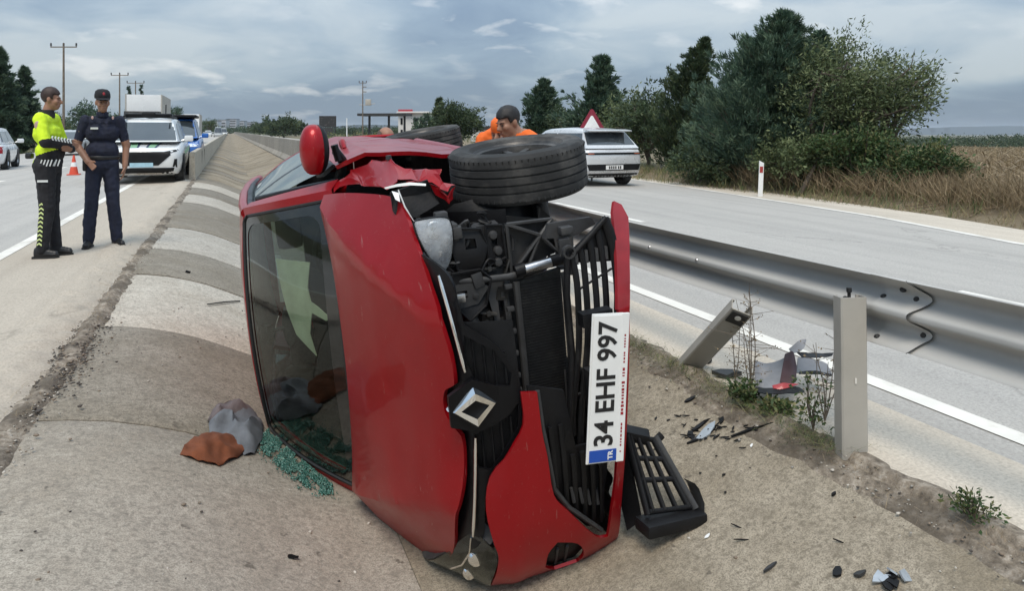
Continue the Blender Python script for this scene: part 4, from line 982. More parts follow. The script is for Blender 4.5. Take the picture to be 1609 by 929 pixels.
m_ = MB(); m_.tube([(.52, .37, .40), (.525, .05, .40), (.53, -.30, .405)], .014, 8); m_.tube([(.53, .375, .20), (.53, -.05, .205), (.53, -.3, .22)], .012, 8); m_.tube([(.535, -.02, .235), (.54, -.18, .24), (.54, -.32, .25)], .004, 6); m_.build('side_tank', M['grey_plastic'], rd_, 40)
m_ = MB()
sheet(m_, [(.60, .52), (.60, .43), (.42, .425), (.05, .42), (-.10, .42), (-.10, .47), (.10, .475), (.40, .52), (.45, .60), (.52, .60)], lambda y, z: (.47 + .02 * math.sin(y * 9), y, z), .05, .05, holes=[[(.30, .47), (.30, .445), (.20, .445), (.20, .47)], [(.12, .455), (.12, .435), (.03, .435), (.03, .455)]], inward=(-1, 0, 0))
build('fan_shroud', m_, M['grey_plastic'])
for y in (.36, .27, .18, .09, .0, -.06):
    m_ = MB(); m_.box((.53, y, .437), (.02, .018, .03), bev=.003); build('shroud_clip', m_, M['grey_plastic'])
m_ = MB(); m_.tube([(.50, .42, .69), (.51, .40, .56), (.52, .395, .43), (.51, .40, .30), (.49, .43, .16)], .014, 8, flat=.6); m_.tube([(.49, .43, .68), (.50, .35, .62), (.50, .345, .56)], .012, 8); build('slam_panel', m_, M['grey_plastic'], 50)
m_ = MB(); sheet(m_, [(.35, .69), (.30, .66), (.31, .56), (.37, .51), (.395, .56), (.40, .68)], lambda y, z: (.515, y, z), .05, .03, holes=[[(.34, .64), (.34, .60), (.37, .60), (.37, .64)]], inward=(-1, 0, 0)); build('catch_bracket', m_, M['grey_plastic'])
m_ = MB(); m_.box((.545, .355, .635), (.02, .035, .035), bev=.005); build('catch_striker', m_, M['alu'])
m_ = MB(); m_.box((.55, .03, .585), (.035, .05, .04), rot=(.3, 0, 0), bev=.004); m_.box((.572, .03, .585), (.004, .028, .022), rot=(.3, 0, 0)); build('bonnet_catch', m_, M['grey_plastic'])
m_ = MB(); m_.tube([(.47, .30, .60), (.48, .20, .58), (.50, .05, .56), (.50, -.1, .55)], [.03, .034, .03, .02], 10); m_.tube([(.46, .26, .53), (.46, .0, .50)], .028, 10); m_.box((.44, .12, .60), (.06, .3, .10), bev=.02); m_.box((.42, .15, .53), (.05, .42, .04), bev=.01); build('front_crossmember', m_, M['dark_metal'], 40)
# X-braced plastic box with the bare metal tube below it
m_ = MB()
sheet(m_, [(.595, .405), (.588, .24), (.55, .18), (.44, .20), (.395, .40)], lambda y, z: (.455, y, z), .05, .012, inward=(-1, 0, 0))
def bar(a, c, h_=.035): 
    a, c = Vector(a), Vector(c); m_.tube([a, c], .008, 6); m_.add([a, c, c - Vector((h_, 0, 0)), a - Vector((h_, 0, 0))], [(0, 1, 2, 3)])
xc = (.505, .535, .275)
for q in ((.49, .597, .408), (.49, .59, .215), (.49, .45, .20), (.49, .395, .405), (.49, .56, .18), (.49, .42, .33)): bar(xc, q)
bar((.49, .597, .408), (.49, .59, .215)); bar((.49, .59, .215), (.49, .45, .20)); bar((.49, .395, .405), (.49, .597, .408))
build('ribbed_bracket', m_, M['grey_plastic'], 40)
for a_, c_ in (((.52, .412, .40), (.52, .418, .36)), ((.52, .426, .25), (.52, .43, .19))):
    m_ = MB(); m_.tube([a_, c_], .025, 14); build('tube_end', m_, M['black_plastic'], 50)
m_ = MB(); m_.tube([(.525, .415, .362), (.525, .425, .25)], .021, 16); build('bare_metal_tube', m_, M['alu'], 50)
m_ = MB()
for k in range(9): m_.box((.48, .535 - k * .019, .172), (.05, .007, .055))
m_.tube([(.5, .55, .14), (.5, .35, .15)], .01, 6); build('ribbed_hose', m_, M['grey_plastic'])
# wiring, pipes and small fittings, each its own length
g_ = np.random.default_rng(11)
for k in range(30):
    y0, z0 = g_.uniform(.40, .64), g_.uniform(.42, .66); m_ = MB(); a = Vector((g_.uniform(.38, .48), y0, z0)); pts = [a]
    for q in range(5): a = a + Vector((g_.uniform(-.03, .03), g_.uniform(-.05, .03), g_.uniform(-.045, .045))); pts.append(a.copy())
    m_.tube(crom(pts, 4), g_.uniform(.003, .008), 6); build('wiring_hose', m_, M['black_plastic'] if k % 3 else M['grey_plastic'], 50)
for k in range(14):
    y0, z0 = g_.uniform(.12, .62), g_.uniform(.42, .66); m_ = MB(); m_.box((g_.uniform(.40, .50), y0, z0), (.05, g_.uniform(.02, .06), g_.uniform(.02, .06)), rot=(g_.uniform(-.4, .4), g_.uniform(-.3, .3), 0), bev=.004); build('under_bonnet_fitting', m_, M['grey_plastic'] if k % 2 else M['dark_metal'], 40)
for k in range(64):
    y0, z0 = g_.uniform(-.02, .60), g_.uniform(.40, .68)
    if y0 < .30: z0 = g_.uniform(.47, .66)
    x0 = g_.uniform(.42, .51); m_ = MB(); kind = k % 5
    if kind == 0: m_.tube([(x0, y0, z0), (x0 + .01, y0 - g_.uniform(.03, .10), z0 + g_.uniform(-.02, .02))], g_.uniform(.006, .016), 8)
    elif kind == 1: m_.lathe([(0, .014), (.008, .013), (.011, .006), (.011, -.01)], 8, 'x', (x0 + .01, y0, z0))
    elif kind == 2: m_.box((x0, y0, z0), (.03, g_.uniform(.04, .12), g_.uniform(.006, .014)), rot=(g_.uniform(-.5, .5), 0, 0), bev=.002)
    elif kind == 3:
        m_.box((x0, y0, z0), (.03, g_.uniform(.008, .014), g_.uniform(.03, .08)), rot=(g_.uniform(-.3, .3), 0, 0), bev=.002)
        m_.box((x0 + .012, y0, z0), (.012, .022, .016), bev=.003)
    else: sheet(m_, [(y0 - .03, z0 - .02), (y0 + .03, z0 - .025), (y0 + .035, z0 + .02), (y0 - .02, z0 + .028)], lambda y, z, x0=x0: (x0 + .3 * (y - y0), y, z), .03, .006, holes=[[(y0 - .012, z0 - .008), (y0 + .012, z0 - .008), (y0 + .012, z0 + .010), (y0 - .012, z0 + .010)]], inward=(-1, 0, 0))
    build('under_bonnet_fitting', m_, (M['bay_a'], M['bay_b'], M['grey_plastic'], M['black_plastic'])[int(g_.integers(4))], 40)
for k, (y, z) in enumerate(((.50, .455), (.455, .46), (.565, .47))):
    m_ = MB(); m_.lathe([(0, .012), (.014, .01), (.02, 0), (.02, -.02)], 14, 'x', (.50, y, z)); build('plastic_cap', m_, M['grey_plastic'], 40)
m_ = MB(); m_.box((.15, .0, .52), (.40, 1.0, .45), bev=.06); m_.box((.28, .25, .62), (.2, .4, .3), bev=.04); m_.tube([(.33, -.2, .66), (.36, .1, .68), (.3, .3, .7)], .04, 10); build('engine', m_, M['dark_metal'], 40)
# wheel-arch liner, strut and hub on the raised corner
m_ = MB(); sheet(m_, [(.60, .66), (.665, .55), (.68, .45), (.685, .33), (.655, .24), (.60, .17), (.545, .115), (.47, .13), (.44, .30), (.45, .50), (.50, .64)], lambda y, z: (.20 + .12 * math.exp(-((z - .38) ** 2 + (y - .54) ** 2) / .03) + .012 * mnoise.noise((y * 16, z * 16, 2)), y, z), .03, .008, inward=(-1, 0, 0)); build('wheel_arch_liner', m_, M['black_plastic'], 50)
m_ = MB(); rows = []
for a in np.linspace(10, 170, 18): rows.append([(.06 + .36 * math.cos(R(a)) - .04, y, .30 + .36 * math.sin(R(a)) + .01 * math.sin(a * .7)) for y in (.44, .56, .64)])
m_.grid(rows); build('arch_lining', m_, M['black_plastic'], 40)
m_ = MB(); m_.tube([(.08, .50, .24), (.10, .66, .21)], .05, 12); m_.box((.11, .63, .20), (.10, .08, .18), bev=.02); m_.tube([(.14, .62, .13), (.16, .45, .12), (.05, .3, .18)], [.03, .035, .03], 10); m_.tube([(.05, .58, .28), (.02, .56, .55), (.0, .55, .80)], .035, 10); m_.tube([(.24, .60, .18), (.20, .35, .22)], .014, 8); build('front_suspension', m_, M['dark_metal'], 45)
m_ = MB(); sheet(m_, [(.55, .14), (.60, .35), (.59, .58), (.53, .64), (.47, .58), (.46, .30), (.49, .16)], lambda y, z: (.30 + .10 * math.sin((z - .1) * 5.5) * (y - .46) * 3, y, z), .05, .006, inward=(-1, 0, 0)); build('torn_liner', m_, M['grey_plastic'], 40)
# undertray behind the lower lip, ribbed
m_ = MB(); m_.grid([[(x, y, .13 + .05 * (.7 - x) + .012 * math.sin(y * 60)) for y in np.linspace(-.72, -.05, 40)] for x in (.66, .52, .36, .2)]); build('undertray', m_, M['black_plastic'], 50)
# ================================================================== helpers for placing things where they stand
_ps = R(20.966)
def at(px, py, depth):
    """point that lies depth metres in front of the lens, on the ray through a spot of the photograph"""
    x = (px - 804.5) / 1160.; Y = 1.0; Z = -(py - 206.0) / 1160.
    return Vector(((x * math.cos(_ps) + Y * math.sin(_ps)) * depth, (-x * math.sin(_ps) + Y * math.cos(_ps)) * depth, 1.3 + Z * depth))
def on_ditch(px, py):
    d0 = 1.2
    for k in range(4000):
        p = at(px, py, d0)
        zz = ditch_z(p.x) if -1.0 < p.x < 2.32 else road_z(p.x)
        if p.z <= zz: return Vector((p.x, p.y, zz))
        d0 += .003 + d0 * .0006
    return p
# ================================================================== small things on and beside the median
# --- grille piece standing on the slab beside the plate
gp0 = at(985, 690, 2.88); 
o = thing('broken_grille', 'broken black plastic bumper grille propped on the slab beside the number plate', 'car part', (0, 0, 0))
ga = at(1003, 682, 3.02); gb = at(1085, 795, 2.93); gc = at(990, 800, 2.98); 
A_ = at(985, 684, 3.00); B_ = at(1030, 690, 3.02); C_ = at(1092, 800, 2.92); D_ = at(1018, 810, 2.84)
def gq(s_, t_): return A_.lerp(B_, s_).lerp(D_.lerp(C_, s_), t_)
def gbar(p0, p1, r_, name='slat', mat='black_plastic', fl=1.5):
    m_ = MB(); m_.tube([gq(*p0), gq((p0[0] + p1[0]) / 2, (p0[1] + p1[1]) / 2), gq(*p1)], r_, 8, flat=fl); m_.build(name, M[mat], o, 50)
for s_ in (.12, .36, .62, .88): gbar((s_, 0), (s_, .97), .0085, 'grille_slat')
for t_ in (.02, .30, .58, .97): gbar((0.05, t_), (.98, t_), .0075, 'grille_bar')
gbar((1.0, -.03), (1.0, 1.0), .013, 'grille_edge', 'grey_plastic'); gbar((0.0, 0), (0.0, 1.0), .012, 'grille_edge')
m_ = MB(); m_.box(A_.lerp(B_, .35) + Vector((0, .02, .0)), (.12, .06, .045), rot=(.2, .2, -.4), bev=.01); m_.tube([B_ + Vector((0, 0, -.01)), B_ + Vector((.03, .0, .012))], .016, 8); m_.build('grille_clip_block', M['black_plastic'], o, 40)
m_ = MB()
e0, e1 = D_ + Vector((-.01, -.01, -.015)), C_ + Vector((.0, .0, -.01))
m_.box((e0 + e1) / 2 + Vector((0, 0, -.02)), ((e1 - e0).length + .05, .10, .05), rot=(0, .02, math.atan2(e1.y - e0.y, e1.x - e0.x)), bev=.012); m_.build('grille_foot', M['black_plastic'], o, 40)
m_ = MB(); pts = [C_ + Vector((.03, -.02, -.035)), C_ + Vector((.035, -.015, .02)), C_ + Vector((.02, 0, .075)), C_ + Vector((.0, .0, .10))]
m_.grid([[p + Vector((0, 0, 0)) for p in pts], [p + Vector((-.015, .05, .0)) for p in pts], [p + Vector((.01, .10, -.02)) for p in pts]]); m_.build('grille_end_flap', M['grey_plastic'], o, 40)
m_ = MB(); q0 = at(968, 735, 3.05); q1 = at(985, 835, 2.9); q2 = at(1040, 832, 2.9)
m_.grid([[q0, q0.lerp(q1, .5) + Vector((0, .02, 0)), q1], [A_ + Vector((0, .03, 0)), gq(0, .5) + Vector((0, .03, 0)), D_ + Vector((0, .04, -.04))]]); m_.build('grille_side_panel', M['black_plastic'], o, 40)
# --- torn wing and liner lying at the roadside
o = thing('torn_wing_panel', 'torn curved wing panel, grey inside with a red lip, lying past the weeds', 'car part')
d0 = 3.62
def arcsheet(pts_a, pts_b, name, mat, parent, th=.004):
    m_ = MB(); a = crom(pts_a, 5); b_ = crom(pts_b, 5); rows = [[tuple(Vector(x).lerp(Vector(y), t)) for t in np.linspace(0, 1, 7)] for x, y in zip(a, b_)]
    rows = [[(p[0], p[1], p[2] + .004 * mnoise.noise((p[0] * 30, p[1] * 30, 1))) for p in r_] for r_ in rows]
    m_.grid(rows); m_.grid([[(p[0], p[1] + th, p[2] - th) for p in r_] for r_ in rows]); return m_.build(name, mat, parent, 45)
T = lambda px, py, d=d0: tuple(at(px, py, d))
M['liner_in'] = pm('grey_panel_inside', (.20, .20, .21), .45, .2, .2, 9, dirt=((.30, .27, .25), .55))
arcsheet([T(1185, 566, 3.75), T(1205, 571, 3.75), T(1228, 565, 3.72), T(1240, 556, 3.70)], [T(1188, 612, 3.52), T(1205, 616, 3.50), T(1235, 612, 3.50), T(1248, 606, 3.52)], 'panel_inside', M['liner_in'], o)
arcsheet([T(1234, 556, 3.7), T(1246, 553, 3.68), T(1252, 575, 3.63)], [T(1226, 600, 3.55), T(1240, 604, 3.53), T(1251, 600, 3.53)], 'panel_fold', pm('dark_red_inside', (.05, .018, .02), .5, dirt=((.2, .18, .17), .55)), o)
arcsheet([T(1188, 608, 3.53), T(1215, 610, 3.52), T(1250, 608, 3.50), T(1264, 614, 3.48)], [T(1192, 617, 3.48), T(1215, 619, 3.46), T(1245, 618, 3.46), T(1264, 617, 3.46)], 'panel_edge', M['black_plastic'], o)
arcsheet([T(1214, 606, 3.515), T(1232, 602, 3.51), T(1246, 603, 3.51)], [T(1216, 611, 3.50), T(1230, 612, 3.49), T(1256, 604, 3.5)], 'red_lip', M['red_raw'], o)
o = thing('torn_wheel_liner', 'torn grey and black wheel liner with a raised tip behind the wing panel', 'car part')
arcsheet([T(1240, 548, 3.85), T(1256, 535, 3.85), T(1266, 533, 3.85)], [T(1246, 556, 3.8), T(1262, 549, 3.8), T(1267, 535, 3.85)], 'liner_tip', M['liner_in'], o)
arcsheet([T(1252, 553, 3.8), T(1280, 555, 3.8), T(1310, 555, 3.8)], [T(1262, 563, 3.75), T(1285, 562, 3.75), T(1308, 559, 3.78)], 'liner_flap', M['black_plastic'], o)
arcsheet([T(1254, 562, 3.74), T(1272, 563, 3.74), T(1290, 568, 3.72), T(1300, 572, 3.7)], [T(1252, 586, 3.66), T(1272, 585, 3.66), T(1295, 588, 3.64), T(1308, 590, 3.64)], 'liner_skin', M['liner_in'], o)
arcsheet([T(1256, 584, 3.66), T(1282, 583, 3.66), T(1306, 588, 3.64)], [T(1256, 588, 3.64), T(1282, 588, 3.64), T(1308, 591, 3.63)], 'liner_edge', M['black_plastic'], o)
# --- scraps
def scrap(label, px, py, size, rot, mat, seed, name='plastic_shard', grp='scraps of broken trim on the concrete', n=7, thick=.008):
    g = np.random.default_rng(seed); c = on_ditch(px, py); m_ = MB()
    out = []
    for k in range(n):
        an = 2 * math.pi * k / n; r_ = g.uniform(.55, 1.0)
        out.append((size[0] * r_ * math.cos(an), size[1] * r_ * math.sin(an), g.uniform(0, .3) * size[1]))
    m_.prism(out, (0, 0, thick)); sl = math.atan2(ditch_z(c.x + .05) - ditch_z(c.x - .05), .1) if -1 < c.x < 2.3 else 0
    ob = m_.build(name, mat, None, 40); ob.location = c + Vector((0, 0, .003)); ob.rotation_euler = (0, -sl, rot); return tag(ob, label, 'debris', grp)
bp_, gp_, lp_ = M['black_plastic'], M['grey_plastic'], pm('lens_shard', (.34, .37, .40), .25, .2, .2, 12)
scrap('pale lens fragment in the middle of the scrap pile on the dirty slab', 1112, 681, (.085, .030), .3, lp_, 1, 'lens_shard')
scrap('small black plastic shard at the left end of the scrap pile on the dirty slab', 1085, 686, (.035, .018), .9, bp_, 2)
scrap('dark sliver nearest the camera in the scrap pile on the dirty slab', 1090, 697, (.04, .010), -.5, bp_, 3)
scrap('dark shard at the back of the scrap pile on the dirty slab', 1100, 672, (.06, .012), .1, bp_, 4)
scrap('grey shard under the pale lens fragment', 1098, 690, (.06, .016), 0, gp_, 5)
scrap('long thin dark strip pointing right from the scrap pile', 1182, 679, (.13, .009), -.30, bp_, 6)
scrap('dark plastic chip just behind the scrap pile', 1134, 664, (.03, .014), .5, bp_, 7)
scrap('black flake on the slab between the number plate and the weeds', 1085, 631, (.05, .014), .0, bp_, 8)
scrap('dark flat shard at the foot of the bent post', 1142, 594, (.09, .045), -.2, gp_, 9, thick=.02)
scrap('black shard lying beside the leaning post foot', 1110, 571, (.05, .03), .3, bp_, 10, thick=.02)
scrap('black wedge lying left of the upright post foot', 1292, 712, (.045, .010), -.4, bp_, 11)
scrap('small black chip alone in the middle of the dirty slab', 1311, 780, (.016, .008), .1, bp_, 12)
scrap('tiny grey sliver on the slab near the bottom edge', 1210, 896, (.035, .008), .0, gp_, 13)
scrap('dark crumb of trim near the bottom right of the slab', 1316, 903, (.026, .016), .4, bp_, 14)
scrap('grey crumb of trim beside the dark crumb near the bottom', 1352, 906, (.026, .014), -.3, gp_, 15)
scrap('white paper scrap on the slab right of the grille foot', 1112, 845, (.020, .010), .4, M['white'], 16, 'paper_scrap', thick=.002)
scrap('white chip above the middle of the dirty slab', 1181, 703, (.014, .008), .4, M['white'], 17, 'paper_scrap', thick=.002)
scrap('dark leaf of rubber on the pale slab at the lower left', 460, 879, (.030, .012), .3, bp_, 18, 'rubber_scrap')
scrap('small dark clod on the slab left of the car', 295, 430, (.03, .02), .2, bp_, 19, 'rubber_scrap', thick=.02)
o = thing('broken_lens_pieces', 'heap of broken pale lens pieces at the bottom edge below the right slab', 'debris')
g_ = np.random.default_rng(8)
for k in range(7):
    c = on_ditch(1375 + g_.uniform(0, 62), 912 + g_.uniform(-4, 18)); m_ = MB(); q = [(g_.uniform(.012, .036) * math.cos(a), g_.uniform(.012, .03) * math.sin(a), 0) for a in np.linspace(0, 5.4, 6)]
    m_.x = Matrix.Translation(c + Vector((0, 0, .012))) @ Matrix.Rotation(g_.uniform(-.7, .7), 4, 'X') @ Matrix.Rotation(g_.uniform(-.7, .7), 4, 'Y'); m_.prism(q, (0, 0, .006)); m_.build('lens_piece', lp_ if k % 3 else bp_, o)
m_ = MB(); a = on_ditch(326, 480); b_ = on_ditch(377, 475); m_.tube([a + Vector((0, 0, .008)), a.lerp(b_, .5) + Vector((0, 0, .014)), b_ + Vector((0, 0, .01))], [.005, .007, .006], 6)
tag(m_.build('trim_strip', bp_, None, 40), 'thin black strip of trim lying on the pale slab by the roof edge', 'debris')
g_ = np.random.default_rng(77); m_ = MB()
for k in range(52):
    c = on_ditch(1122 + g_.normal() * 38, 680 + g_.normal() * 11) if k < 40 else on_ditch(g_.uniform(1000, 1330), g_.uniform(640, 900)); L_ = g_.uniform(.006, .032); W_ = g_.uniform(.0015, .005); an = g_.uniform(-.9, .7)
    m_.x = Matrix.Translation(c + Vector((0, 0, .006))) @ Matrix.Rotation(an, 4, 'Z') @ Matrix.Rotation(g_.uniform(-.25, .25), 4, 'Y'); m_.prism([(-L_, -W_, 0), (L_ * .4, -W_ * 1.3, 0), (L_, W_ * .2, 0), (-L_ * .3, W_, 0)], (0, 0, .004))
m_.x = None; stuff(m_.build('plastic_splinters', bp_))
# --- shattered window glass under the screen
M['shards'] = NB('shattered_green_glass').m
_b = NB('teal_crumbs'); _b.set('Base Color', _b.ramp(_b.noise(30, 5, .7), [(.3, (.02, .075, .06)), (.5, (.05, .16, .13)), (.72, (.20, .36, .31))])); _b.set('Roughness', .25); _b.set('Specular IOR Level', .7); _b.bump(_b.noise(140, 2), .8, .006); M['shards'] = _b.m
g_ = np.random.default_rng(21); vs = []; fs = []; k = 0
poly = [(408, 690), (425, 672), (450, 700), (480, 728), (520, 762), (535, 780), (505, 778), (480, 765), (452, 746), (428, 726), (410, 708)]
cubev = np.array([(x, y, z) for x in (-1, 1) for y in (-1, 1) for z in (-1, 1)], float); cubef = np.array([(0, 1, 3, 2), (4, 6, 7, 5), (0, 4, 5, 1), (2, 3, 7, 6), (0, 2, 6, 4), (1, 5, 7, 3)])
while k < 3000:
    px, py = g_.uniform(395, 540), g_.uniform(668, 790)
    if (not inpoly((px, py), poly) or mnoise.noise((px * .05, py * .05, 0)) < -.25) and not (g_.random() < .10 and inpoly((px + g_.normal() * 6, py - 8), poly)): continue
    c = on_ditch(px, py); r_ = g_.uniform(.0015, .0042); an = g_.uniform(0, 3.1); q = cubev * r_ * g_.uniform(.5, 1.2, 3)
    q = np.c_[q[:, 0] * math.cos(an) - q[:, 1] * math.sin(an), q[:, 0] * math.sin(an) + q[:, 1] * math.cos(an), q[:, 2]]
    vs.append(q + np.array(c) + (0, 0, r_ + g_.uniform(0, .006))); fs.append(cubef + 8 * k); k += 1
stuff(link('shattered_glass', np_mesh('shattered_glass', np.concatenate(vs), np.concatenate(fs), [M['shards']])))
# --- clothes thrown out by the screen
def cloth(name, label, outline_px, mat, lift, seed, group=None):
    m_ = MB(); 
    base = {}
    def sf(a, c):
        p = on_ditch(a * 1000, c * 1000)
        e = min(math.hypot(a - q[0], c - q[1]) for q in dens(outline_px, .004)); hgt = lift * (1 - math.exp(-e * 95.))
        n1_ = abs(mnoise.noise((a * 30 + seed + 9 * c, c * 46 - a * 8, seed))); n2_ = mnoise.noise((a * 90, c * 90 + seed, seed))
        hgt *= .50 + .70 * (1 - min(1, n1_ * 2.6))
        return p + Vector((0, -.15 * hgt, hgt + .006 + .010 * n2_))
    sheet(m_, outline_px, sf, .0050, .004, inward=(0, 0, -1)); return tag(m_.build(name, mat, None, 50), label, 'clothing')
M['cloth_g'] = pm('grey_jersey', (.13, .14, .155), .9, var=.25, scale=8, bump=.3, bscale=300)
M['cloth_m'] = pm('mauve_cloth', (.13, .105, .105), .9, var=.25, scale=8, bump=.3, bscale=300)
M['cloth_o'] = pm('rust_orange_cloth', (.17, .050, .018), .9, var=.3, scale=9, bump=.3, bscale=300)
k_ = lambda l: [(a / 1000., c / 1000.) for a, c in l]
cloth('orange_cloth', 'rust orange cloth lying flat beside the crumpled grey garment', k_([(283, 714), (300, 694), (322, 684), (350, 684), (376, 690), (392, 705), (374, 720), (345, 733), (312, 725)]), M['cloth_o'], .05, 3)
cloth('grey_garment', 'crumpled grey and mauve garment against the foot of the windscreen', k_([(328, 668), (345, 652), (372, 645), (398, 650), (414, 668), (413, 692), (400, 714), (384, 716), (370, 700), (345, 690), (330, 682)]), M['cloth_g'], .082, 5)
cloth('mauve_cloth', 'mauve rag tucked behind the crumpled grey garment', k_([(326, 662), (340, 640), (368, 632), (392, 640), (404, 656), (380, 668), (350, 676)]), M['cloth_m'], .085, 7)
# --- pale green sheet added behind the windscreen, standing in for a reflection
M['vest_reflection'] = pm('pale_green_reflection', (.60, .585, .42), .8, var=.15, bump=.3, bscale=200)
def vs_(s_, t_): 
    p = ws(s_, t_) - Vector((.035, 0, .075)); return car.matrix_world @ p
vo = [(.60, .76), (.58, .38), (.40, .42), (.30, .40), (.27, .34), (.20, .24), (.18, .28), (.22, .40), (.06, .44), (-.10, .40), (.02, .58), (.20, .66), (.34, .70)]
m_ = MB(); sheet(m_, vo, lambda a, c: vs_(a, c) + Vector((0, .004 * mnoise.noise((a * 9, c * 9, 2)), 0)), .06, .004); tag(m_.build('pale_green_reflection', M['vest_reflection'], None, 50), 'pale green sheet added behind the windscreen in place of a reflection', 'vest_reflection')
# --- traffic cone
def cone(label, loc):
    o = thing('traffic_cone', label, 'traffic cone', loc)
    oc = pm('cone_orange', (.62, .075, .035), .5, var=.1)
    m_ = MB(); m_.box((0, 0, .02), (.40, .40, .04), bev=.012); m_.build('base', oc, o, 40)
    pr = lambda z: .15 - .125 * (z - .04) / .68
    for nm, z0, z1, mt in (('lower_body', .04, .30, oc), ('white_band', .30, .46, M['white']), ('upper_body', .46, .72, oc)):
        m_ = MB(); m_.lathe([(pr(z0), z0), (pr(z1), z1)] + ([(0, .72)] if z1 == .72 else []), 24); m_.build(nm, mt, o, 60)
cone('orange and white traffic cone standing on the road between the two officers', tuple(at(116, 275, 22.6) * 1) )
bpy.data.objects['traffic_cone'].location.z = road_z(-4.4); bpy.data.objects['traffic_cone'].scale = (.85, .85, .85)
# --- roadside delineator and warning sign
o = thing('delineator_post', 'thin white roadside marker post with a red reflector in front of the trees', 'marker post', tuple(at(1194, 304, 16.6))); o.location.z = -.28
m_ = MB(); m_.prism([(-.05, -.02, 0), (.05, -.02, 0), (.045, .03, 0), (-.045, .03, 0)], (0, 0, .84)); m_.prism([(-.05, -.02, .84), (.05, -.02, .84), (.05, -.02, .87), (-.05, -.02, .92)], (0, .05, 0)); m_.build('post', M['white'], o)
m_ = MB(); m_.box((0, -.023, .72), (.07, .006, .14), bev=.002); m_.build('reflector', pm('red_reflector', (.35, .04, .035), .3), o)
o.rotation_euler = (R(2), R(2), R(-30))
sp = at(930, 205, 21.5); o = thing('warning_sign', 'red bordered triangular road sign with two black humps above the silver car', 'road sign', (sp.x, sp.y, -.25), R(-26))
tri = lambda k, y: [(-.50 * k, y, 0), (.50 * k, y, 0), (0, y, .87 * k)]
zt = 1.3 + (206 - 165) / 1160 * 21.5 + .25
m_ = MB(); z0 = zt - .90
def rtri(k, y, cz):
    pts = []
    for cxx, czz, a0 in ((-.42 * k, 0, 150), (.42 * k, 0, 270), (0, .727 * k, 30)):
        for q in range(5): an = R(a0 + 30 * q); pts.append((cxx + .06 * k * math.cos(an), y, czz + .06 * k * math.sin(an) + cz))
    return pts
m_.prism(rtri(1, 0, z0), (0, .012, 0)); m_.build('red_border', pm('sign_red', (.22, .015, .035), .4), o)
m_ = MB(); m_.prism(rtri(.66, -.004, z0 + .075), (0, .006, 0)); m_.build('white_panel', M['white'], o)
m_ = MB(); g_z = z0 + .085
m_.prism([(-.27, -.008, g_z), (.27, -.008, g_z), (.25, -.008, g_z + .05)] + [(.13 + .11 * math.cos(a), -.008, g_z + .05 + .08 * math.sin(a)) for a in np.linspace(0.2, math.pi - .2, 8)] + [(-.13 + .11 * math.cos(a), -.008, g_z + .05 + .08 * math.sin(a)) for a in np.linspace(.2, math.pi - .2, 8)] + [(-.25, -.008, g_z + .05)], (0, .003, 0)); m_.build('humps_symbol', M['ink'], o)
m_ = MB(); m_.tube([(0, .04, 0), (0, .04, z0 + .3)], .03, 10); m_.build('sign_pole', M['galv'], o, 50)
# ================================================================== utility poles, billboard, filling station, town
def pole(label, px, ytop, H, spread=1.6, steel=False, extra=False):
    D = (H - 1.3) * 1170. / (206 - ytop); b_ = at(px, 206, D)
    o = thing('utility_pole', label, 'utility pole', (b_.x, b_.y, -.3), R(-20.8), 'utility poles along the motorway')
    m_ = MB(); m_.tube([(0, 0, -.1), (0, 0, H + .3)], [.12, .075], 8); m_.build('shaft', M['wood'] if not steel else M['post'], o, 50)
    m_ = MB(); z = H - .05; m_.box((0, 0, z), (spread * 1.2, .08, .09)); m_.build('crossarm', M['wood'], o)
    for s_ in (-1, 0, 1):
        m_ = MB(); m_.lathe([(.03, 0), (.09, .06), (.05, .14), (.09, .2), (.04, .3), (0, .32)], 10, 'z', (s_ * spread * .58, 0, z + .06)); m_.build('insulator', M['dark_metal'], o, 50)
    if extra:
        for dz, sgn, ln in ((-.7, 1, .6), (-1.5, 1, .6)):
            m_ = MB(); m_.box((sgn * ln / 2, 0, H + dz), (ln, .1, .12)); m_.build('crossarm', M['wood'], o)
        m_ = MB(); m_.box((.9, 0, H - 3.2), (.9, .5, 1.0), bev=.08); m_.tube([(0, 0, H - 3.7), (2.0, 0, H - 3.4)], .05, 6); m_.tube([(-.6, 0, H - 3.6), (0, 0, H - 3.6)], .05, 6); m_.build('transformer', M['post'], o, 40)
    return o
pole('tall utility pole with one crossarm rising behind the two officers', 100, 66, 9.0, 1.9)
pole('middle utility pole above the police car, taller than its neighbour', 188, 113, 9.0, 1.9)
pole('farthest utility pole above the white truck', 213, 126, 9.0, 2.2)
pole('utility pole with a transformer near the filling station canopy', 570, 126, 9.5, 1.0, extra=True)
b_ = at(515, 206, 95); o = thing('billboard', 'dark blank billboard on legs beyond the red mirror', 'billboard', (b_.x, b_.y, 0), R(-14))
m_ = MB(); m_.box((0, 0, 2.55), (2.15, .18, 1.45), bev=.03); m_.build('panel', M['dark_metal'], o); m_ = MB(); m_.box((-.05, .02, 1.1), (1.4, .16, 1.3)); m_.build('lower_panel', M['grey_plastic'], o)
for s_ in (-.9, .9):
    m_ = MB(); m_.tube([(s_, .12, -.3), (s_, .12, 3.1)], .07, 8); m_.build('leg', M['dark_metal'], o, 50)
b_ = at(545, 206, 80); o = thing('flag_pole', 'thin white pole standing right of the dark billboard', 'pole', (b_.x, b_.y, -.3)); m_ = MB(); m_.tube([(0, 0, 0), (0, 0, 2.9)], [.07, .05], 8); m_.build('shaft', M['white'], o, 50); m_ = MB(); m_.ell((0, 0, 2.93), (.07, .07, .07)); m_.build('pole_cap', M['white'], o, 60)
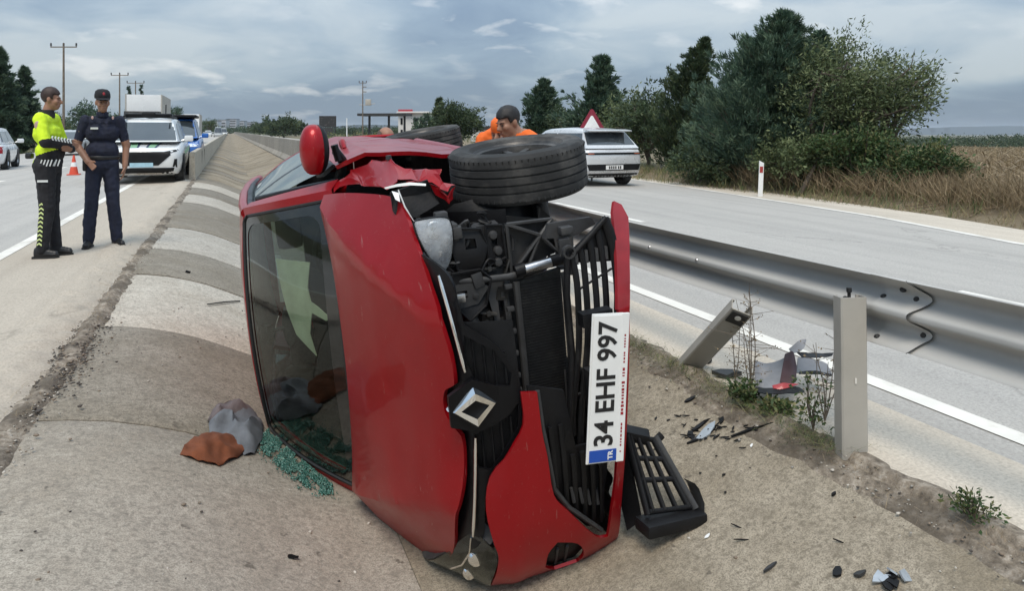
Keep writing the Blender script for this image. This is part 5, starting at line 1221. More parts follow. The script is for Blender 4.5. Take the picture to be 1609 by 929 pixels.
# filling station
D = 170.; c0 = at(648, 206, D); o = thing('filling_station', 'white two storey filling station building with a red sign beside its canopy', 'building', (c0.x, c0.y, -.3), R(-28))
s_ = D / 1170.
wh = pm('white_render', (.70, .69, .67), .8, var=.08, scale=.4)
W_ = 46 * s_; m_ = MB(); m_.box((0, 3.5, 2.9), (W_, 7, 5.8)); m_.box((-W_ * .30, -.1, 2.9), (W_ * .06, .25, 5.9)); m_.build('wall', wh, o)
m_ = MB(); m_.box((.35, 3.0, 5.95), (W_ + .9, 8.2, .35), bev=.05); m_.build('roof', wh, o)
m_ = MB(); m_.box((-W_ * .22, -.6, 6.1), (W_ * .50, .5, 1.05), bev=.05); m_.build('red_sign', pm('sign_red_board', (.40, .05, .07), .5), o)
for x, z in ((-W_ * .33, 3.9), (-W_ * .33, 1.2), (W_ * .12, 3.9), (W_ * .12, 1.2), (W_ * .36, 3.9), (W_ * .36, 1.2)):
    m_ = MB(); m_.box((x, -.05, z), (W_ * .17, .12, 1.5)); w_ = m_.build('window', M['dark_metal'], o); m_ = MB(); m_.box((x, -.13, z), (W_ * .145, .04, 1.3)); m_.build('pane', M['trim'], w_)
c1 = at(605, 206, D - 8); o = thing('canopy', 'dark flat filling station canopy on a steel column', 'canopy', (c1.x, c1.y, -.3), R(-26))
m_ = MB(); m_.box((0, 0, 5.2), (74 * s_, 6, .55), bev=.04); m_.build('canopy_roof', M['dark_metal'], o)
for x in (-24 * s_, 6 * s_, 30 * s_):
    m_ = MB(); m_.box((x, 0, 2.5), (.42, .42, 5)); m_.build('column', M['dark_metal'], o)
# far town blocks
g_ = np.random.default_rng(31)
fb = pm('hazy_apartment_wall', (.36, .38, .41), .9, var=.1, scale=.05)
for k, (px, wpx, yt) in enumerate(((338, 14, 190), (352, 12, 188), (366, 16, 187), (380, 12, 190), (396, 14, 192), (414, 16, 193), (322, 10, 193), (432, 12, 195))):
    D = 900 + 25 * k; c = at(px, 206, D); s_ = D / 1170.; H = (206 - yt) * s_ + 2
    o = thing('apartment_block', ('distant grey apartment block, second from the left on the skyline', 'distant apartment block left of the tallest one on the skyline', 'tallest distant apartment block on the skyline', 'distant apartment block just right of the tallest one', 'distant block in the middle of the right half of the skyline', 'low wide distant block left of the dark tree clumps', 'leftmost low block on the skyline beside the lorry', 'rightmost low block on the skyline before the dark trees')[k], 'building', (c.x, c.y, -1), R(-20.8), 'apartment blocks on the horizon')
    m_ = MB(); m_.box((0, 0, H / 2), (wpx * s_, 12, H)); m_.build('wall', fb, o); m_ = MB(); m_.box((0, 0, H + .3), (wpx * s_ * 1.03, 12.4, .6)); m_.build('roof', M['dark_metal'], o)
    for z in np.arange(2.5, H - 1, 3.2):
        m_ = MB(); m_.box((0, -6.05, z), (wpx * s_ * .86, .1, 1.3)); m_.build('window_band', M['dark_metal'], o)
# low shed roof seen between the bush and the worker, and pale stalls
c = at(770, 206, 120); o = thing('roadside_shed', 'low pale shed with a dark roof beyond the worker in orange', 'shed', (c.x, c.y, -.3), R(-15))
m_ = MB(); m_.box((0, 0, .9), (6, 3, 1.8)); m_.build('wall', wh, o); m_ = MB(); m_.prism([(-3.2, -1.8, 1.8), (3.2, -1.8, 1.8), (2.6, -1.8, 2.5), (-1.5, -1.8, 2.4)], (0, 3.6, 0)); m_.build('roof', M['dark_metal'], o)
m_ = MB(); m_.box((-1, -1.52, .8), (1, .06, 1.4)); m_.build('door', M['dark_metal'], o)
# ================================================================== vehicles
from mathutils.bvhtree import BVHTree
def mkcar(name, label, cat, loc, rz, L_, W2, zb, roof, paint, group=None, hood=.30, ws_=(.18, .40), rear=(.93, .98), ground_=.20, lowfront=False, tyre=.34, nose=.92, tailz=1.0, black_sill=True, wb=(.20, .79)):
    """L_ length, W2 half width, zb belt height, roof height; fractions run from nose (0) to tail (1)"""
    o = thing(name, label, cat, loc, rz, group)
    X = lambda fr: L_ / 2 - fr * L_
    st = [0, .012, .04, .09, .16, hood * .9, hood, .45, .6, .75, .86, .94, .975, .992, 1.0]
    zt = [zb * nose * .80, zb * nose * .86, zb * nose * .92, zb * nose * .96, zb * nose, zb * .98, zb, zb, zb, zb * 1.01, zb * 1.02, zb * 1.02 * tailz, zb * tailz, zb * .96 * tailz, zb * .90 * tailz]
    wd = [.72, .84, .92, .965, .985, 1, 1, 1, 1, 1, .985, .955, .92, .87, .80]
    zl = [ground_ + .12, ground_ + .05, ground_ + .01] + [ground_] * 9 + [ground_ + .04, ground_ + .08, ground_ + .14]
    rows = []
    for f_, z_, wq, zz in zip(st, zt, wd, zl):
        w_ = W2 * wq; rr = [(0, zz), (.6 * w_, zz), (.90 * w_, zz + .03), (.965 * w_, zz + .13), (1.0 * w_, zz + (z_ - zz) * .45), (.995 * w_, zz + (z_ - zz) * .72), (.96 * w_, z_ - .05), (.90 * w_, z_), (.5 * w_, z_ + .025), (0, z_ + .035)]
        rows.append([(X(f_), y, z) for y, z in rr] + [(X(f_), -y, z) for y, z in rr[-2:0:-1]])
    m_ = MB(); m_.grid(rows, closed_v=True); n = len(rows[0])
    m_.add(rows[0], [tuple(range(n))]); m_.add(rows[-1], [tuple(range(n))])
    bvh = BVHTree.FromPolygons([Vector(p) for p in m_.v], m_.f)
    body = m_.build('body', paint, o, 50)
    # greenhouse
    def gh(f0, f1, w0, w1):   # roof plan rings
        pass
    a0, a1, r0, r1 = ws_[0], ws_[1], rear[0], rear[1]
    def ring(t):
        fx0 = a0 + hood - .30 + (a1 - a0) * t; fx1 = r1 + (r0 - r1) * t; wq = W2 * (.90 - .20 * t); z = zb + .02 + (roof - zb - .02) * t
        pts = []
        for q in np.linspace(-1, 1, 9): pts.append((X(fx0) + .12 * (1 - q * q) * (1 - .3 * t), q * wq * .93, z))
        for fr in (.12, .3, .5, .7, .88): pts.append((X(fx0 + (fx1 - fx0) * fr), wq, z + (.03 * math.sin(math.pi * fr) if t > .8 else 0)))
        for q in np.linspace(1, -1, 9): pts.append((X(fx1) - .06 * (1 - q * q), q * wq * .93, z))
        for fr in (.88, .7, .5, .3, .12): pts.append((X(fx0 + (fx1 - fx0) * fr), -wq, z + (.03 * math.sin(math.pi * fr) if t > .8 else 0)))
        return pts
    m_ = MB(); rg = [ring(t) for t in (0, .35, .7, .93, 1.0)]
    top = ring(1.0); cxm = sum(p[0] for p in top) / len(top)
    rg.append([(cxm + (p[0] - cxm) * .9, p[1] * .9, p[2] + .035) for p in top]); rg.append([(cxm + (p[0] - cxm) * .3, p[1] * .3, p[2] + .06) for p in top])
    m_.grid(rg, closed_v=True); m_.add(rg[-1], [tuple(range(len(top)))])
    bv2 = BVHTree.FromPolygons([Vector(p) for p in m_.v], m_.f); m_.build('roof', paint, o, 45)
    def cast(tree, org, d, off):
        h_ = tree.ray_cast(Vector(org), Vector(d))
        if h_[0] is None: return None
        return h_[0] - Vector(d) * off
    def panel(nm, outline, view, mat, off=.012, tree=bvh, parent=None, res=.055, sm=40):
        cl = []
        def sf(a, c):
            if view == 'f': q = cast(tree, (L_, a, c), (-1, 0, 0), off)
            elif view == 'r': q = cast(tree, (-L_, a, c), (1, 0, 0), off)
            elif view == 'l': q = cast(tree, (a, 3, c), (0, -1, 0), off)
            elif view == 't': q = cast(tree, (a, c, 4), (0, 0, -1), off)
            else: q = cast(tree, (a, -3, c), (0, 1, 0), off)
            if q is None:
                return {'f': (L_ / 2 - .35, a, c), 'r': (-L_ / 2 + .35, a, c), 'l': (a, W2 * .9, c), 't': (a, c, zb)}.get(view, (a, -W2 * .9, c))
            return tuple(q)
        q = MB(); sheet(q, outline, sf, res, 0); return q.build(nm, mat, parent or o, sm)
    gm = M['veh_glass']
    zl_, zh_ = zb + .06, roof - .05
    wq = W2 * .80
    panel('windscreen', [(-wq, zl_), (wq, zl_), (wq * .86, zh_), (-wq * .86, zh_)], 'f', gm, .012, bv2)
    panel('rear_window', [(-wq * .95, zl_ + .05), (wq * .95, zl_ + .05), (wq * .82, zh_), (-wq * .82, zh_)], 'r', gm, .008, bv2)
    for v_ in ('l', 'R'):
        xa, xb_ = X(a0 + hood - .30 + .06), X(r1 - .03); xm = X(.60); dx = (a1 - a0) * L_ * .85
        panel('side_window', [(xa - .12, zl_), (xm + .04, zl_), (xm + .04, zh_ - .02), (xa - dx, zh_ - .02)], v_, gm, .008, bv2)
        panel('side_window', [(xm - .04, zl_), (xb_ + .10, zl_ + .03), (xb_ + .30, zh_ - .02), (xm - .04, zh_ - .02)], v_, gm, .008, bv2)
    for sg in (1, -1):
        m_ = MB(); m_.box((X(a0 + hood - .30 + .09), sg * (W2 + .10), zb + .10), (.12, .22, .16), bev=.04); m_.tube([(X(a0 + hood - .30 + .09), sg * (W2 * .92), zb + .04), (X(a0 + hood - .30 + .09), sg * (W2 + .04), zb + .08)], .03, 6); m_.build('door_mirror', paint, o, 45)
        for f_ in wb:
            q = bpy.data.objects.new('wheel', None); COL.objects.link(q); q.parent = o; q.location = (X(f_), sg * (W2 - .10), tyre)
            m_ = MB(); m_.lathe([(tyre * .62, -.10), (tyre * .93, -.115), (tyre, -.09), (tyre, .09), (tyre * .93, .115), (tyre * .62, .10)], 28, 'y'); m_.build('tyre', M['rubber'], q, 40)
            m_ = MB(); m_.lathe([(tyre * .62, -.09 * sg), (tyre * .6, .085 * sg), (tyre * .5, .06 * sg), (.06, .07 * sg), (0, .08 * sg)], 20, 'y'); m_.build('rim', M['alu'], q, 40)
            m_ = MB(); aa = [(X(f_) + (tyre + .07) * math.cos(a), sg * (W2 + .004), tyre + (tyre + .07) * math.sin(a)) for a in np.linspace(-.25, math.pi + .25, 16)]
            bb = [(X(f_) + (tyre + .07) * math.cos(a), sg * (W2 - .16), tyre + (tyre + .07) * math.sin(a)) for a in np.linspace(-.25, math.pi + .25, 16)]
            cc = [(X(f_) , sg * (W2 + .003), tyre) for a in range(16)]
            m_.grid([aa, cc]); m_.build('wheel_arch', M['black_plastic'], o)
    return o, panel, X, bvh, bv2
M['veh_glass'] = pm('vehicle_glass', (.03, .038, .045), .06, 0, .2, 2, coat=.6)
M['veh_white'] = pm('white_car_paint', (.72, .73, .73), .25, 0, .04, 2, coat=.7)
M['veh_silver'] = pm('silver_car_paint', (.62, .63, .64), .28, .25, .06, 2, coat=.7)
M['veh_old'] = pm('dull_silver_paint', (.42, .44, .45), .4, .3, .08, 2, coat=.3)
M['veh_blue'] = pm('blue_car_paint', (.02, .13, .46), .25, .1, .08, 2, coat=.7)
M['head_l'] = pm('clear_lamp', (.75, .77, .8), .12, .2, coat=.6)
M['plate_lb'] = pm('pale_blue_plate', (.36, .56, .66), .5)
M['navy'] = pm('navy_stripe', (.02, .035, .08), .4); M['stripe_g'] = pm('green_stripe', (.22, .42, .25), .4)
# police SUV
o, pan, X, bv, bv2 = mkcar('police_car', 'white police SUV with green and navy bonnet stripes parked behind the navy officer', 'police car', (-2.02, 20.3 + 2.2, road_z(-2.0)), R(-90), 4.42, .92, 1.02, 1.60, M['veh_white'], hood=.28)
pan('grille', [(-.62, .80), (.62, .80), (.66, .72), (.38, .46), (-.38, .46), (-.66, .72)], 'f', M['black_plastic'])
pan('lower_intake', [(-.74, .40), (.74, .40), (.70, .24), (-.70, .24)], 'f', M['black_plastic'])
pan('skid_strip', [(-.45, .27), (.45, .27), (.45, .245), (-.45, .245)], 'f', M['alu'], .02)
pan('number_plate', [(-.26, .53), (.26, .53), (.26, .42), (-.26, .42)], 'f', M['plate_lb'], .02)
for sg in (1, -1):
    pan('headlight', [(sg * .50, .80), (sg * .80, .86), (sg * .84, .82), (sg * .62, .76)], 'f', M['black_plastic'], .012)
    pan('fog_vent', [(sg * .74, .62), (sg * .80, .62), (sg * .80, .40), (sg * .70, .42)], 'f', M['black_plastic'], .012)
    for a, c, mt, nm in ((.10, .16, 'navy', 'navy_stripe'), (.16, .34, 'stripe_g', 'green_stripe'), (.34, .40, 'navy', 'navy_stripe')):
        pan(nm, [(2.02, sg * a * .8), (1.05, sg * a), (1.05, sg * c), (2.02, sg * c * .8)], 't', M[mt], .006)
    m_ = MB(); m_.box((-.35, sg * .56, 1.70), (2.2, .05, .05), bev=.015); m_.build('roof_rail', M['black_plastic'], o)
    pan('side_stripe', [(1.0, .70), (-1.7, .78), (-1.7, .90), (1.0, .80)], 'l' if sg > 0 else 'R', M['stripe_g'], .006)
m_ = MB(); m_.box((.3, 0, 1.735), (.30, 1.15, .11), bev=.04); m_.build('light_bar', M['trim'], o)
m_ = MB(); m_.box((.38, 0, 1.76), (.18, .34, .13), bev=.04); m_.build('siren_unit', M['black_plastic'], o)
# blue SUV behind it
o, pan, X, bv, bv2 = mkcar('blue_suv', 'bright blue SUV parked behind the white police car', 'car', (-1.80, 28.6, road_z(-1.8)), R(-90), 4.4, .93, 1.06, 1.72, M['veh_blue'], hood=.28)
pan('grille', [(-.6, .85), (.6, .85), (.6, .5), (-.6, .5)], 'f', M['black_plastic'])
for sg in (1, -1): pan('headlight', [(sg * .55, .92), (sg * .84, .94), (sg * .84, .80), (sg * .58, .80)], 'f', M['head_l'])
pan('number_plate', [(-.26, .5), (.26, .5), (.26, .39), (-.26, .39)], 'f', M['plate_w'], .015)
m_ = MB(); m_.box((-.3, 0, 1.83), (2.2, 1.5, .10), bev=.04); m_.build('roof_rack', M['black_plastic'], o)
m_ = MB(); m_.tube([(-1.6, -.4, 1.75), (-1.75, -.4, 2.3)], .02, 6); m_.build('aerial', M['black_plastic'], o)
# old silver saloon and white hatchback passing on the left carriageway
c = at(103, 236, 42); o, pan, X, bv, bv2 = mkcar('silver_saloon', 'old silver saloon car coming towards the cone on the left carriageway', 'car', (c.x, c.y + 2, road_z(c.x)), R(-88), 4.3, .84, .90, 1.40, M['veh_old'], hood=.30)
pan('grille', [(-.4, .62), (.4, .62), (.4, .5), (-.4, .5)], 'f', M['black_plastic']); pan('bumper_strip', [(-.72, .46), (.72, .46), (.72, .38), (-.72, .38)], 'f', M['black_plastic']); pan('number_plate', [(-.26, .40), (.26, .40), (.26, .29), (-.26, .29)], 'f', M['plate_w'], .015)
for sg in (1, -1): pan('headlight', [(sg * .42, .66), (sg * .74, .66), (sg * .74, .52), (sg * .44, .52)], 'f', M['head_l'])
c = at(-22, 262, 27.3); o, pan, X, bv, bv2 = mkcar('white_hatchback', 'white hatchback cut off by the left edge of the photo', 'car', (c.x, c.y, road_z(c.x)), R(96), 4.1, .85, .92, 1.45, M['veh_white'], hood=.28)
for sg in (1, -1): pan('tail_lamp', [(sg * .62, .85), (sg * .78, .85), (sg * .78, .6), (sg * .64, .6)], 'r', M['red_lens'])
pan('rear_bumper', [(-.7, .5), (.7, .5), (.7, .35), (-.7, .35)], 'r', M['black_plastic'])
# silver SUV on the right carriageway
c = at(946, 262, 19.4); o, pan, X, bv, bv2 = mkcar('silver_suv', 'silver SUV seen from behind driving away on the right carriageway', 'car', (c.x, c.y + 1.8, road_z(c.x) - .02), R(93), 4.5, .945, .99, 1.47, M['veh_silver'], tailz=1.0, rear=(.88, .985), ground_=.24)
pan('lower_tailgate', [(-.80, .60), (.80, .60), (.74, .44), (-.74, .44)], 'r', M['black_plastic'])
pan('lamp_groove', [(-.86, .90), (.86, .90), (.86, .85), (-.86, .85)], 'r', M['trim'])
pan('number_plate', [(-.26, .575), (.26, .575), (.26, .465), (-.26, .465)], 'r', M['plate_w'], .02)
pan('diffuser', [(-.78, .36), (.78, .36), (.7, .25), (-.7, .25)], 'r', M['black_plastic'])
pan('bumper_strip', [(-.84, .44), (.84, .44), (.80, .37), (-.80, .37)], 'r', M['alu'], .015)
for sg in (1, -1): 
    pan('tail_lamp', [(sg * .60, .885), (sg * .82, .885), (sg * .82, .865), (sg * .60, .865)], 'r', pm('amber_red_lens', (.45, .12, .06), .2), .014)
    m_ = MB(); m_.box((.0, 0, 0), (.01, .01, .01)); 
m_ = MB(); m_.box((-1.92, 0, 1.475), (.34, 1.28, .035), rot=(0, R(-6), 0), bev=.012); m_.build('roof_spoiler', M['veh_silver'], o, 40)
for k in range(6):
    m_ = MB(); m_.box((-2.285, -.17 + k * .062 + (.02 if k > 1 else 0), .52), (.004, .035, .07)); m_.build('plate_character', M['ink'], o)
# lorries and far traffic
def lorry(label, px, depth, wpx, ytop, cabw, cabc, boxc, v_off=0):
    c = at(px, 206, depth); s_ = depth / 1170.; Hh = 1.3 + (206 - ytop) * s_ ; Wd = wpx * s_
    o = thing('box_lorry', label, 'lorry', (c.x, c.y, road_z(c.x)), 0)
    m_ = MB(); m_.box((0, 5.2, (Hh + 1.0) / 2), (Wd, 7.5, Hh - 1.0), bev=.04); m_.build('cargo_box', boxc, o, 30)
    m_ = MB(); m_.box((Wd / 2 - .03, 5.2, (Hh + 1.0) / 2), (.07, 7.54, Hh - .98)); m_.box((-Wd / 2 + .03, 5.2, (Hh + 1.0) / 2), (.07, 7.54, Hh - .98)); m_.build('box_frame', M['post'], o)
    m_ = MB(); hc = min(2.6, Hh - .5); m_.prism([(-cabw / 2, 0, .5), (-cabw / 2, 0, 1.3), (-cabw / 2, .25, hc), (-cabw / 2, 1.7, hc), (-cabw / 2, 1.7, .5)], (cabw, 0, 0)); m_.build('cab', cabc, o)
    m_ = MB(); m_.prism([(-cabw * .43, -.01, 1.35), (cabw * .43, -.01, 1.35), (cabw * .40, .19, hc - .25), (-cabw * .40, .19, hc - .25)], (0, -.02, 0)); m_.build('windscreen', M['veh_glass'], o)
    m_ = MB(); m_.box((0, -.05, .62), (cabw, .2, .3), bev=.03); m_.build('bumper', M['black_plastic'], o)
    for sg in (1, -1):
        for y in (.9, 6.8):
            m_ = MB(); m_.lathe([(0, -.12), (.46, -.14), (.48, 0), (.46, .14), (0, .12)], 18, 'x', (sg * (cabw / 2 - .15), y, .48)); m_.build('wheel', M['rubber'], o, 40)
    return o
lorry('big white box lorry standing behind the police car and the blue SUV', 222, 46, 54, 145, 2.0, M['dark_metal'], M['veh_white'])
lorry('white box lorry with a dark frame coming down the left carriageway', 300, 78, 24, 178, 1.6, M['veh_white'], M['veh_white'])
for k, (px, dp, lb, mt) in enumerate(((327, 190, 'small white car in the distance right of the white lorry', 'veh_white'), (352, 230, 'tiny white van far down the left carriageway', 'veh_white'), (343, 170, 'pale blue van far down the left carriageway', 'veh_old'))):
    c = at(px, 206, dp); mkcar('distant_car' if k == 0 else 'distant_van', lb, 'car' if k == 0 else 'van', (c.x, c.y, -.1), R(-90), 4.4, .95, 1.0, 1.5 + .75 * (k > 0), M[mt])
# ================================================================== VEGETATION
def leafmat(name, c, tr=.18):
    b = NB(name); n = b.noise(3.5, 3, .6)
    col = b.ramp(n, [(.3, tuple(x * .72 for x in c)), (.7, tuple(min(1, x * 1.28) for x in c))])
    b.set('Base Color', col); b.set('Roughness', .62); b.set('Specular IOR Level', .3)
    t = b.n.new('ShaderNodeBsdfTranslucent'); b.l.new(col, t.inputs[0])
    m = b.n.new('ShaderNodeMixShader'); m.inputs[0].default_value = tr
    b.l.new(b.b.outputs[0], m.inputs[1]); b.l.new(t.outputs[0], m.inputs[2]); b.l.new(m.outputs[0], b.n['Material Output'].inputs[0]); return b.m
LF = {
 'pine': [leafmat('dark_pine_needles', (.042, .078, .052)), leafmat('pine_needles', (.072, .118, .074)), leafmat('pale_pine_tips', (.12, .17, .105))],
 'cyp': [leafmat('dark_cypress_sprays', (.038, .062, .032)), leafmat('cypress_sprays', (.062, .092, .044)), leafmat('olive_cypress_tips', (.09, .115, .05))],
 'olive': [leafmat('dark_olive_leaves', (.060, .085, .038)), leafmat('olive_leaves', (.105, .135, .058)), leafmat('pale_olive_leaves', (.18, .21, .10))],
 'shrub': [leafmat('dark_shrub_leaves', (.035, .065, .022)), leafmat('shrub_leaves', (.058, .10, .034)), leafmat('yellow_shrub_leaves', (.13, .14, .055))],
 'dry': [leafmat('dry_stalks', (.23, .175, .105)), leafmat('straw', (.33, .255, .155)), leafmat('dead_brown_leaves', (.20, .145, .085))],
 'grass': [leafmat('verge_grass', (.11, .14, .05)), leafmat('pale_grass', (.25, .23, .11)), leafmat('dark_weed', (.05, .085, .03))],
}
BARK = pm('grey_brown_bark', (.10, .08, .062), .95, var=.35, scale=7, bump=.8, bscale=22)
WIND = Vector((.935, -.355, 0))      # the wind leans the crowns to the right of the photograph
def leaves(cent, dirs, n_per, spread, ll, lw, g, jit=.5):
    """n_per leaf quads round every clump centre, roughly along the clump's direction"""
    N_ = len(cent) * n_per
    c = np.repeat(cent, n_per, 0) + g.normal(size=(N_, 3)) * np.repeat(spread.reshape(-1, 1) if hasattr(spread, 'reshape') else np.full((len(cent), 1), spread), n_per, 0)
    d = np.repeat(dirs, n_per, 0) + g.normal(size=(N_, 3)) * jit
    d /= np.linalg.norm(d, axis=1, keepdims=True) + 1e-9
    s_ = np.cross(d, g.normal(size=(N_, 3))); s_ /= np.linalg.norm(s_, axis=1, keepdims=True) + 1e-9
    L_ = ll * g.uniform(.55, 1.35, (N_, 1)); W_ = lw * g.uniform(.6, 1.3, (N_, 1))
    v = np.stack([c - s_ * W_ * .25, c + d * L_ * .45 - s_ * W_ * .5, c + d * L_, c + d * L_ * .5 + s_ * W_ * .5], 1).reshape(-1, 3)
    return v, np.arange(N_ * 4).reshape(-1, 4)
def crown_obj(parent, name, V_, Q_, kind, g, toned=None):
    mi = g.choice(3, len(Q_), p=[.45, .40, .15]) if toned is None else toned
    return link(name, np_mesh(name, V_, Q_, LF[kind], mi), parent)
def trunk_obj(parent, pts_list, name='trunk'):
    m_ = MB()
    for pts, rad in pts_list: m_.tube(pts, rad, 7)
    return m_.build(name, BARK, parent, 50)
def conifer(name, label, base, H, Rw, kind='pine', lean=.15, nb=150, npc=26, ll=.16, lw=.045, seed=1, low=.04, prof=None, peaks=None, up=.35, group='trees along the right verge'):
    g = np.random.default_rng(seed); o = thing(name, label, 'tree', tuple(base), 0, group)
    prof = prof or (lambda t: (1 - t) ** .75 * (.55 + .45 * min(1, t * 5)))
    axis = lambda t: np.array([WIND.x * lean * H * t ** 1.8, WIND.y * lean * H * t ** 1.8, H * t])
    cs = []; ds = []; sp = []; br = []
    for k in range(nb):
        t = low + (1 - low) * (k + g.random()) / nb; t = min(.995, t ** .92)
        az = g.uniform(0, 2 * math.pi); r_ = Rw * prof(t) * g.uniform(.45, 1.18) * (1 + .30 * mnoise.noise((math.cos(az) * 1.6 + seed, math.sin(az) * 1.6, t * 4.5)))
        d = np.array([math.cos(az), math.sin(az), up + .25 * t + g.normal() * .16]); d = d + np.array(WIND[:]) * (.28 + lean)
        d /= np.linalg.norm(d); p0 = axis(t); m = max(3, int(r_ / .14))
        sag = g.uniform(-.05, .12)
        for q in range(m):
            f_ = (q + .6) / m
            if f_ < .22 and g.random() < .6: continue
            c = p0 + d * r_ * f_ + np.array([0, 0, -sag * r_ * f_ * f_]) + g.normal(size=3) * .05 * r_
            cs.append(c); ds.append(d + np.array([0, 0, .30])); sp.append((.025 + .11 * (1 - f_) * min(1.6, r_)) * (.75 + .25 * H / 5))
        if r_ > .35 and k % 2 == 0: br.append(([tuple(p0), tuple(p0 + d * r_ * .5), tuple(p0 + d * r_ * .9)], [.02 + .03 * (1 - t), .012, .004]))
    cs = np.array(cs); ds = np.array(ds); sp = np.array(sp)
    V_, Q_ = leaves(cs, ds, npc, sp, ll, lw, g, .45)
    # tone by clump so that light and dark sprays read
    tone = np.repeat(g.choice(3, len(cs), p=[.42, .42, .16]), npc); fl = g.random(len(tone)) < .3; tone[fl] = g.choice(3, fl.sum())
    crown_obj(o, 'crown', V_, Q_, kind, g, tone)
    tp = [tuple(axis(t)) for t in np.linspace(0, .97, 9)]
    trunk_obj(o, [(tp, [.02 * H * (1 - .9 * q / 8) + .01 for q in range(9)])]); 
    if br: trunk_obj(o, br, 'branches')
    return o
def broadleaf(name, label, base, H, Rw, kind='olive', lean=0., nl=9, npc=30, ll=.10, lw=.045, seed=1, dens_=150, gap=.35, group='trees along the right verge', zsq=.75, cz=.62, cat='tree', limb0=.25):
    g = np.random.default_rng(seed); o = thing(name, label, cat, tuple(base), 0, group)
    limbs = []; cs = []; ds = []
    for k in range(nl):
        az = 2 * math.pi * k / nl + g.normal() * .3; el = g.uniform(.35, 1.3)
        tip = np.array([math.cos(az) * math.cos(el) * Rw, math.sin(az) * math.cos(el) * Rw, H * limb0 + math.sin(el) * H * (1 - limb0) * g.uniform(.75, 1.0)]) + np.array(WIND[:]) * lean * H * g.uniform(.6, 1.2)
        b0 = np.array([0, 0, H * limb0 * g.uniform(.4, 1)]); mid = (b0 + tip) / 2 + np.array([0, 0, .08 * H]) + g.normal(size=3) * .08 * Rw
        pts = [tuple(p) for p in crom([b0, mid, tip], 4)]; limbs.append((pts, list(np.linspace(.018 * H, .004 * H, len(pts)))))
        for q in range(int(dens_ / nl)):
            t = .3 + .75 * g.random() ** .7; i = min(len(pts) - 1, t * (len(pts) - 1)); pp = np.array(pts[int(i)]) + (np.array(pts[min(len(pts) - 1, int(i) + 1)]) - np.array(pts[int(i)])) * (i % 1)
            off = g.normal(size=3) * Rw * .17 * np.array([1, 1, zsq]); c = pp + off
            cs.append(c); dd = off + (tip - b0) * .15 + np.array(WIND[:]) * lean * .8; ds.append(dd / (np.linalg.norm(dd) + 1e-6))
            if q % 5 == 0: limbs.append(([tuple(pp), tuple((pp + c) / 2 + np.array([0, 0, .02])), tuple(c)], [.006 * H * .6, .004 * H * .5, .002]))
    cs = np.array(cs); ds = np.array(ds); keep = np.array([mnoise.noise(Vector(c) * (1.6 / Rw * 1.6) + Vector((seed, 0, 0))) > -gap for c in cs]); cs = cs[keep]; ds = ds[keep]
    V_, Q_ = leaves(cs, ds, npc, np.full(len(cs), Rw * .075), ll, lw, g, .75)
    tone = np.repeat(g.choice(3, len(cs), p=[.40, .42, .18]), npc); fl = g.random(len(tone)) < .35; tone[fl] = g.choice(3, fl.sum())
    crown_obj(o, 'crown', V_, Q_, kind, g, tone)
    trunk_obj(o, [([(0, 0, -.2), (.02 * H, 0, H * limb0 * .5), (0, 0, H * limb0)], [.035 * H, .026 * H, .022 * H])])
    trunk_obj(o, limbs, 'branches'); return o
def tbase(px, depth, z=None):
    p = at(px, 206, depth); return Vector((p.x, p.y, ground_z(p.x, p.y) if z is None else z))
def hgt(ytop, depth, b): return 1.3 + (206 - ytop) / 1170 * depth - b.z
b_ = tbase(1185, 19.6); conifer('pine_tree', 'tallest bushy dark green conifer on the right verge, behind the marker post', b_, hgt(22, 19.6, b_), 2.75, 'pine', .19, 460, 28, .18, .030, 1, .0, prof=lambda t: (1 - t) ** .74 * (.86 + .14 * min(1, t * 6)), up=.42)
b_ = tbase(1262, 20.6); conifer('pine_tree', 'second dark conifer top just right of the tallest conifer', b_, hgt(52, 20.6, b_), 1.9, 'pine', .10, 190, 28, .16, .042, 2, .0, prof=lambda t: (1 - t) ** .6, up=.3)
b_ = tbase(1128, 21.8); conifer('pine_tree', 'dark conifer filling the gap between the bent cypress and the tallest conifer', b_, hgt(122, 21.8, b_), 1.55, 'pine', .16, 220, 26, .17, .034, 77, .0, prof=lambda t: (1 - t) ** .7, up=.35)
b_ = tbase(1060, 25); conifer('cypress_tree', 'dark cypress with its tip bent over by the wind, left of the tallest conifer', b_, hgt(62, 25, b_), 1.7, 'cyp', .24, 340, 26, .16, .038, 3, .0, prof=lambda t: (1 - t) ** .75 * (.8 + .2 * min(1, t * 5)), up=.45)
b_ = tbase(1018, 27.5); broadleaf('dark_leafy_tree', 'dull dark leafy tree filling the gap left of the bent cypress', b_, hgt(148, 27.5, b_), 1.7, 'cyp', .05, 10, 30, .14, .06, 4, 260, .6)
b_ = tbase(985, 30); broadleaf('dark_leafy_tree', 'brownish leafy tree behind the silver car and the road sign', b_, hgt(150, 30, b_), 1.7, 'olive', .05, 10, 28, .15, .065, 5, 240, .6)
b_ = tbase(928, 32); conifer('pine_tree', 'bushy green conifer with a leaning top directly behind the warning sign', b_, hgt(92, 32, b_), 1.75, 'pine', .12, 190, 22, .22, .06, 6, .05, prof=lambda t: (1 - t) ** .55 * (.75 + .25 * min(1, t * 4)), up=.4)
b_ = tbase(846, 40); conifer('pine_tree', 'smaller green conifer right of the worker in orange', b_, hgt(127, 40, b_), 1.9, 'pine', .08, 170, 20, .26, .07, 7, .05, prof=lambda t: (1 - t) ** .7 * (.8 + .2 * min(1, t * 4)), up=.35)
b_ = tbase(900, 38); broadleaf('dark_leafy_tree', 'low dark bush between the two conifers behind the wheel', b_, hgt(168, 38, b_), 1.6, 'cyp', .0, 9, 24, .18, .08, 8, 170, .7)
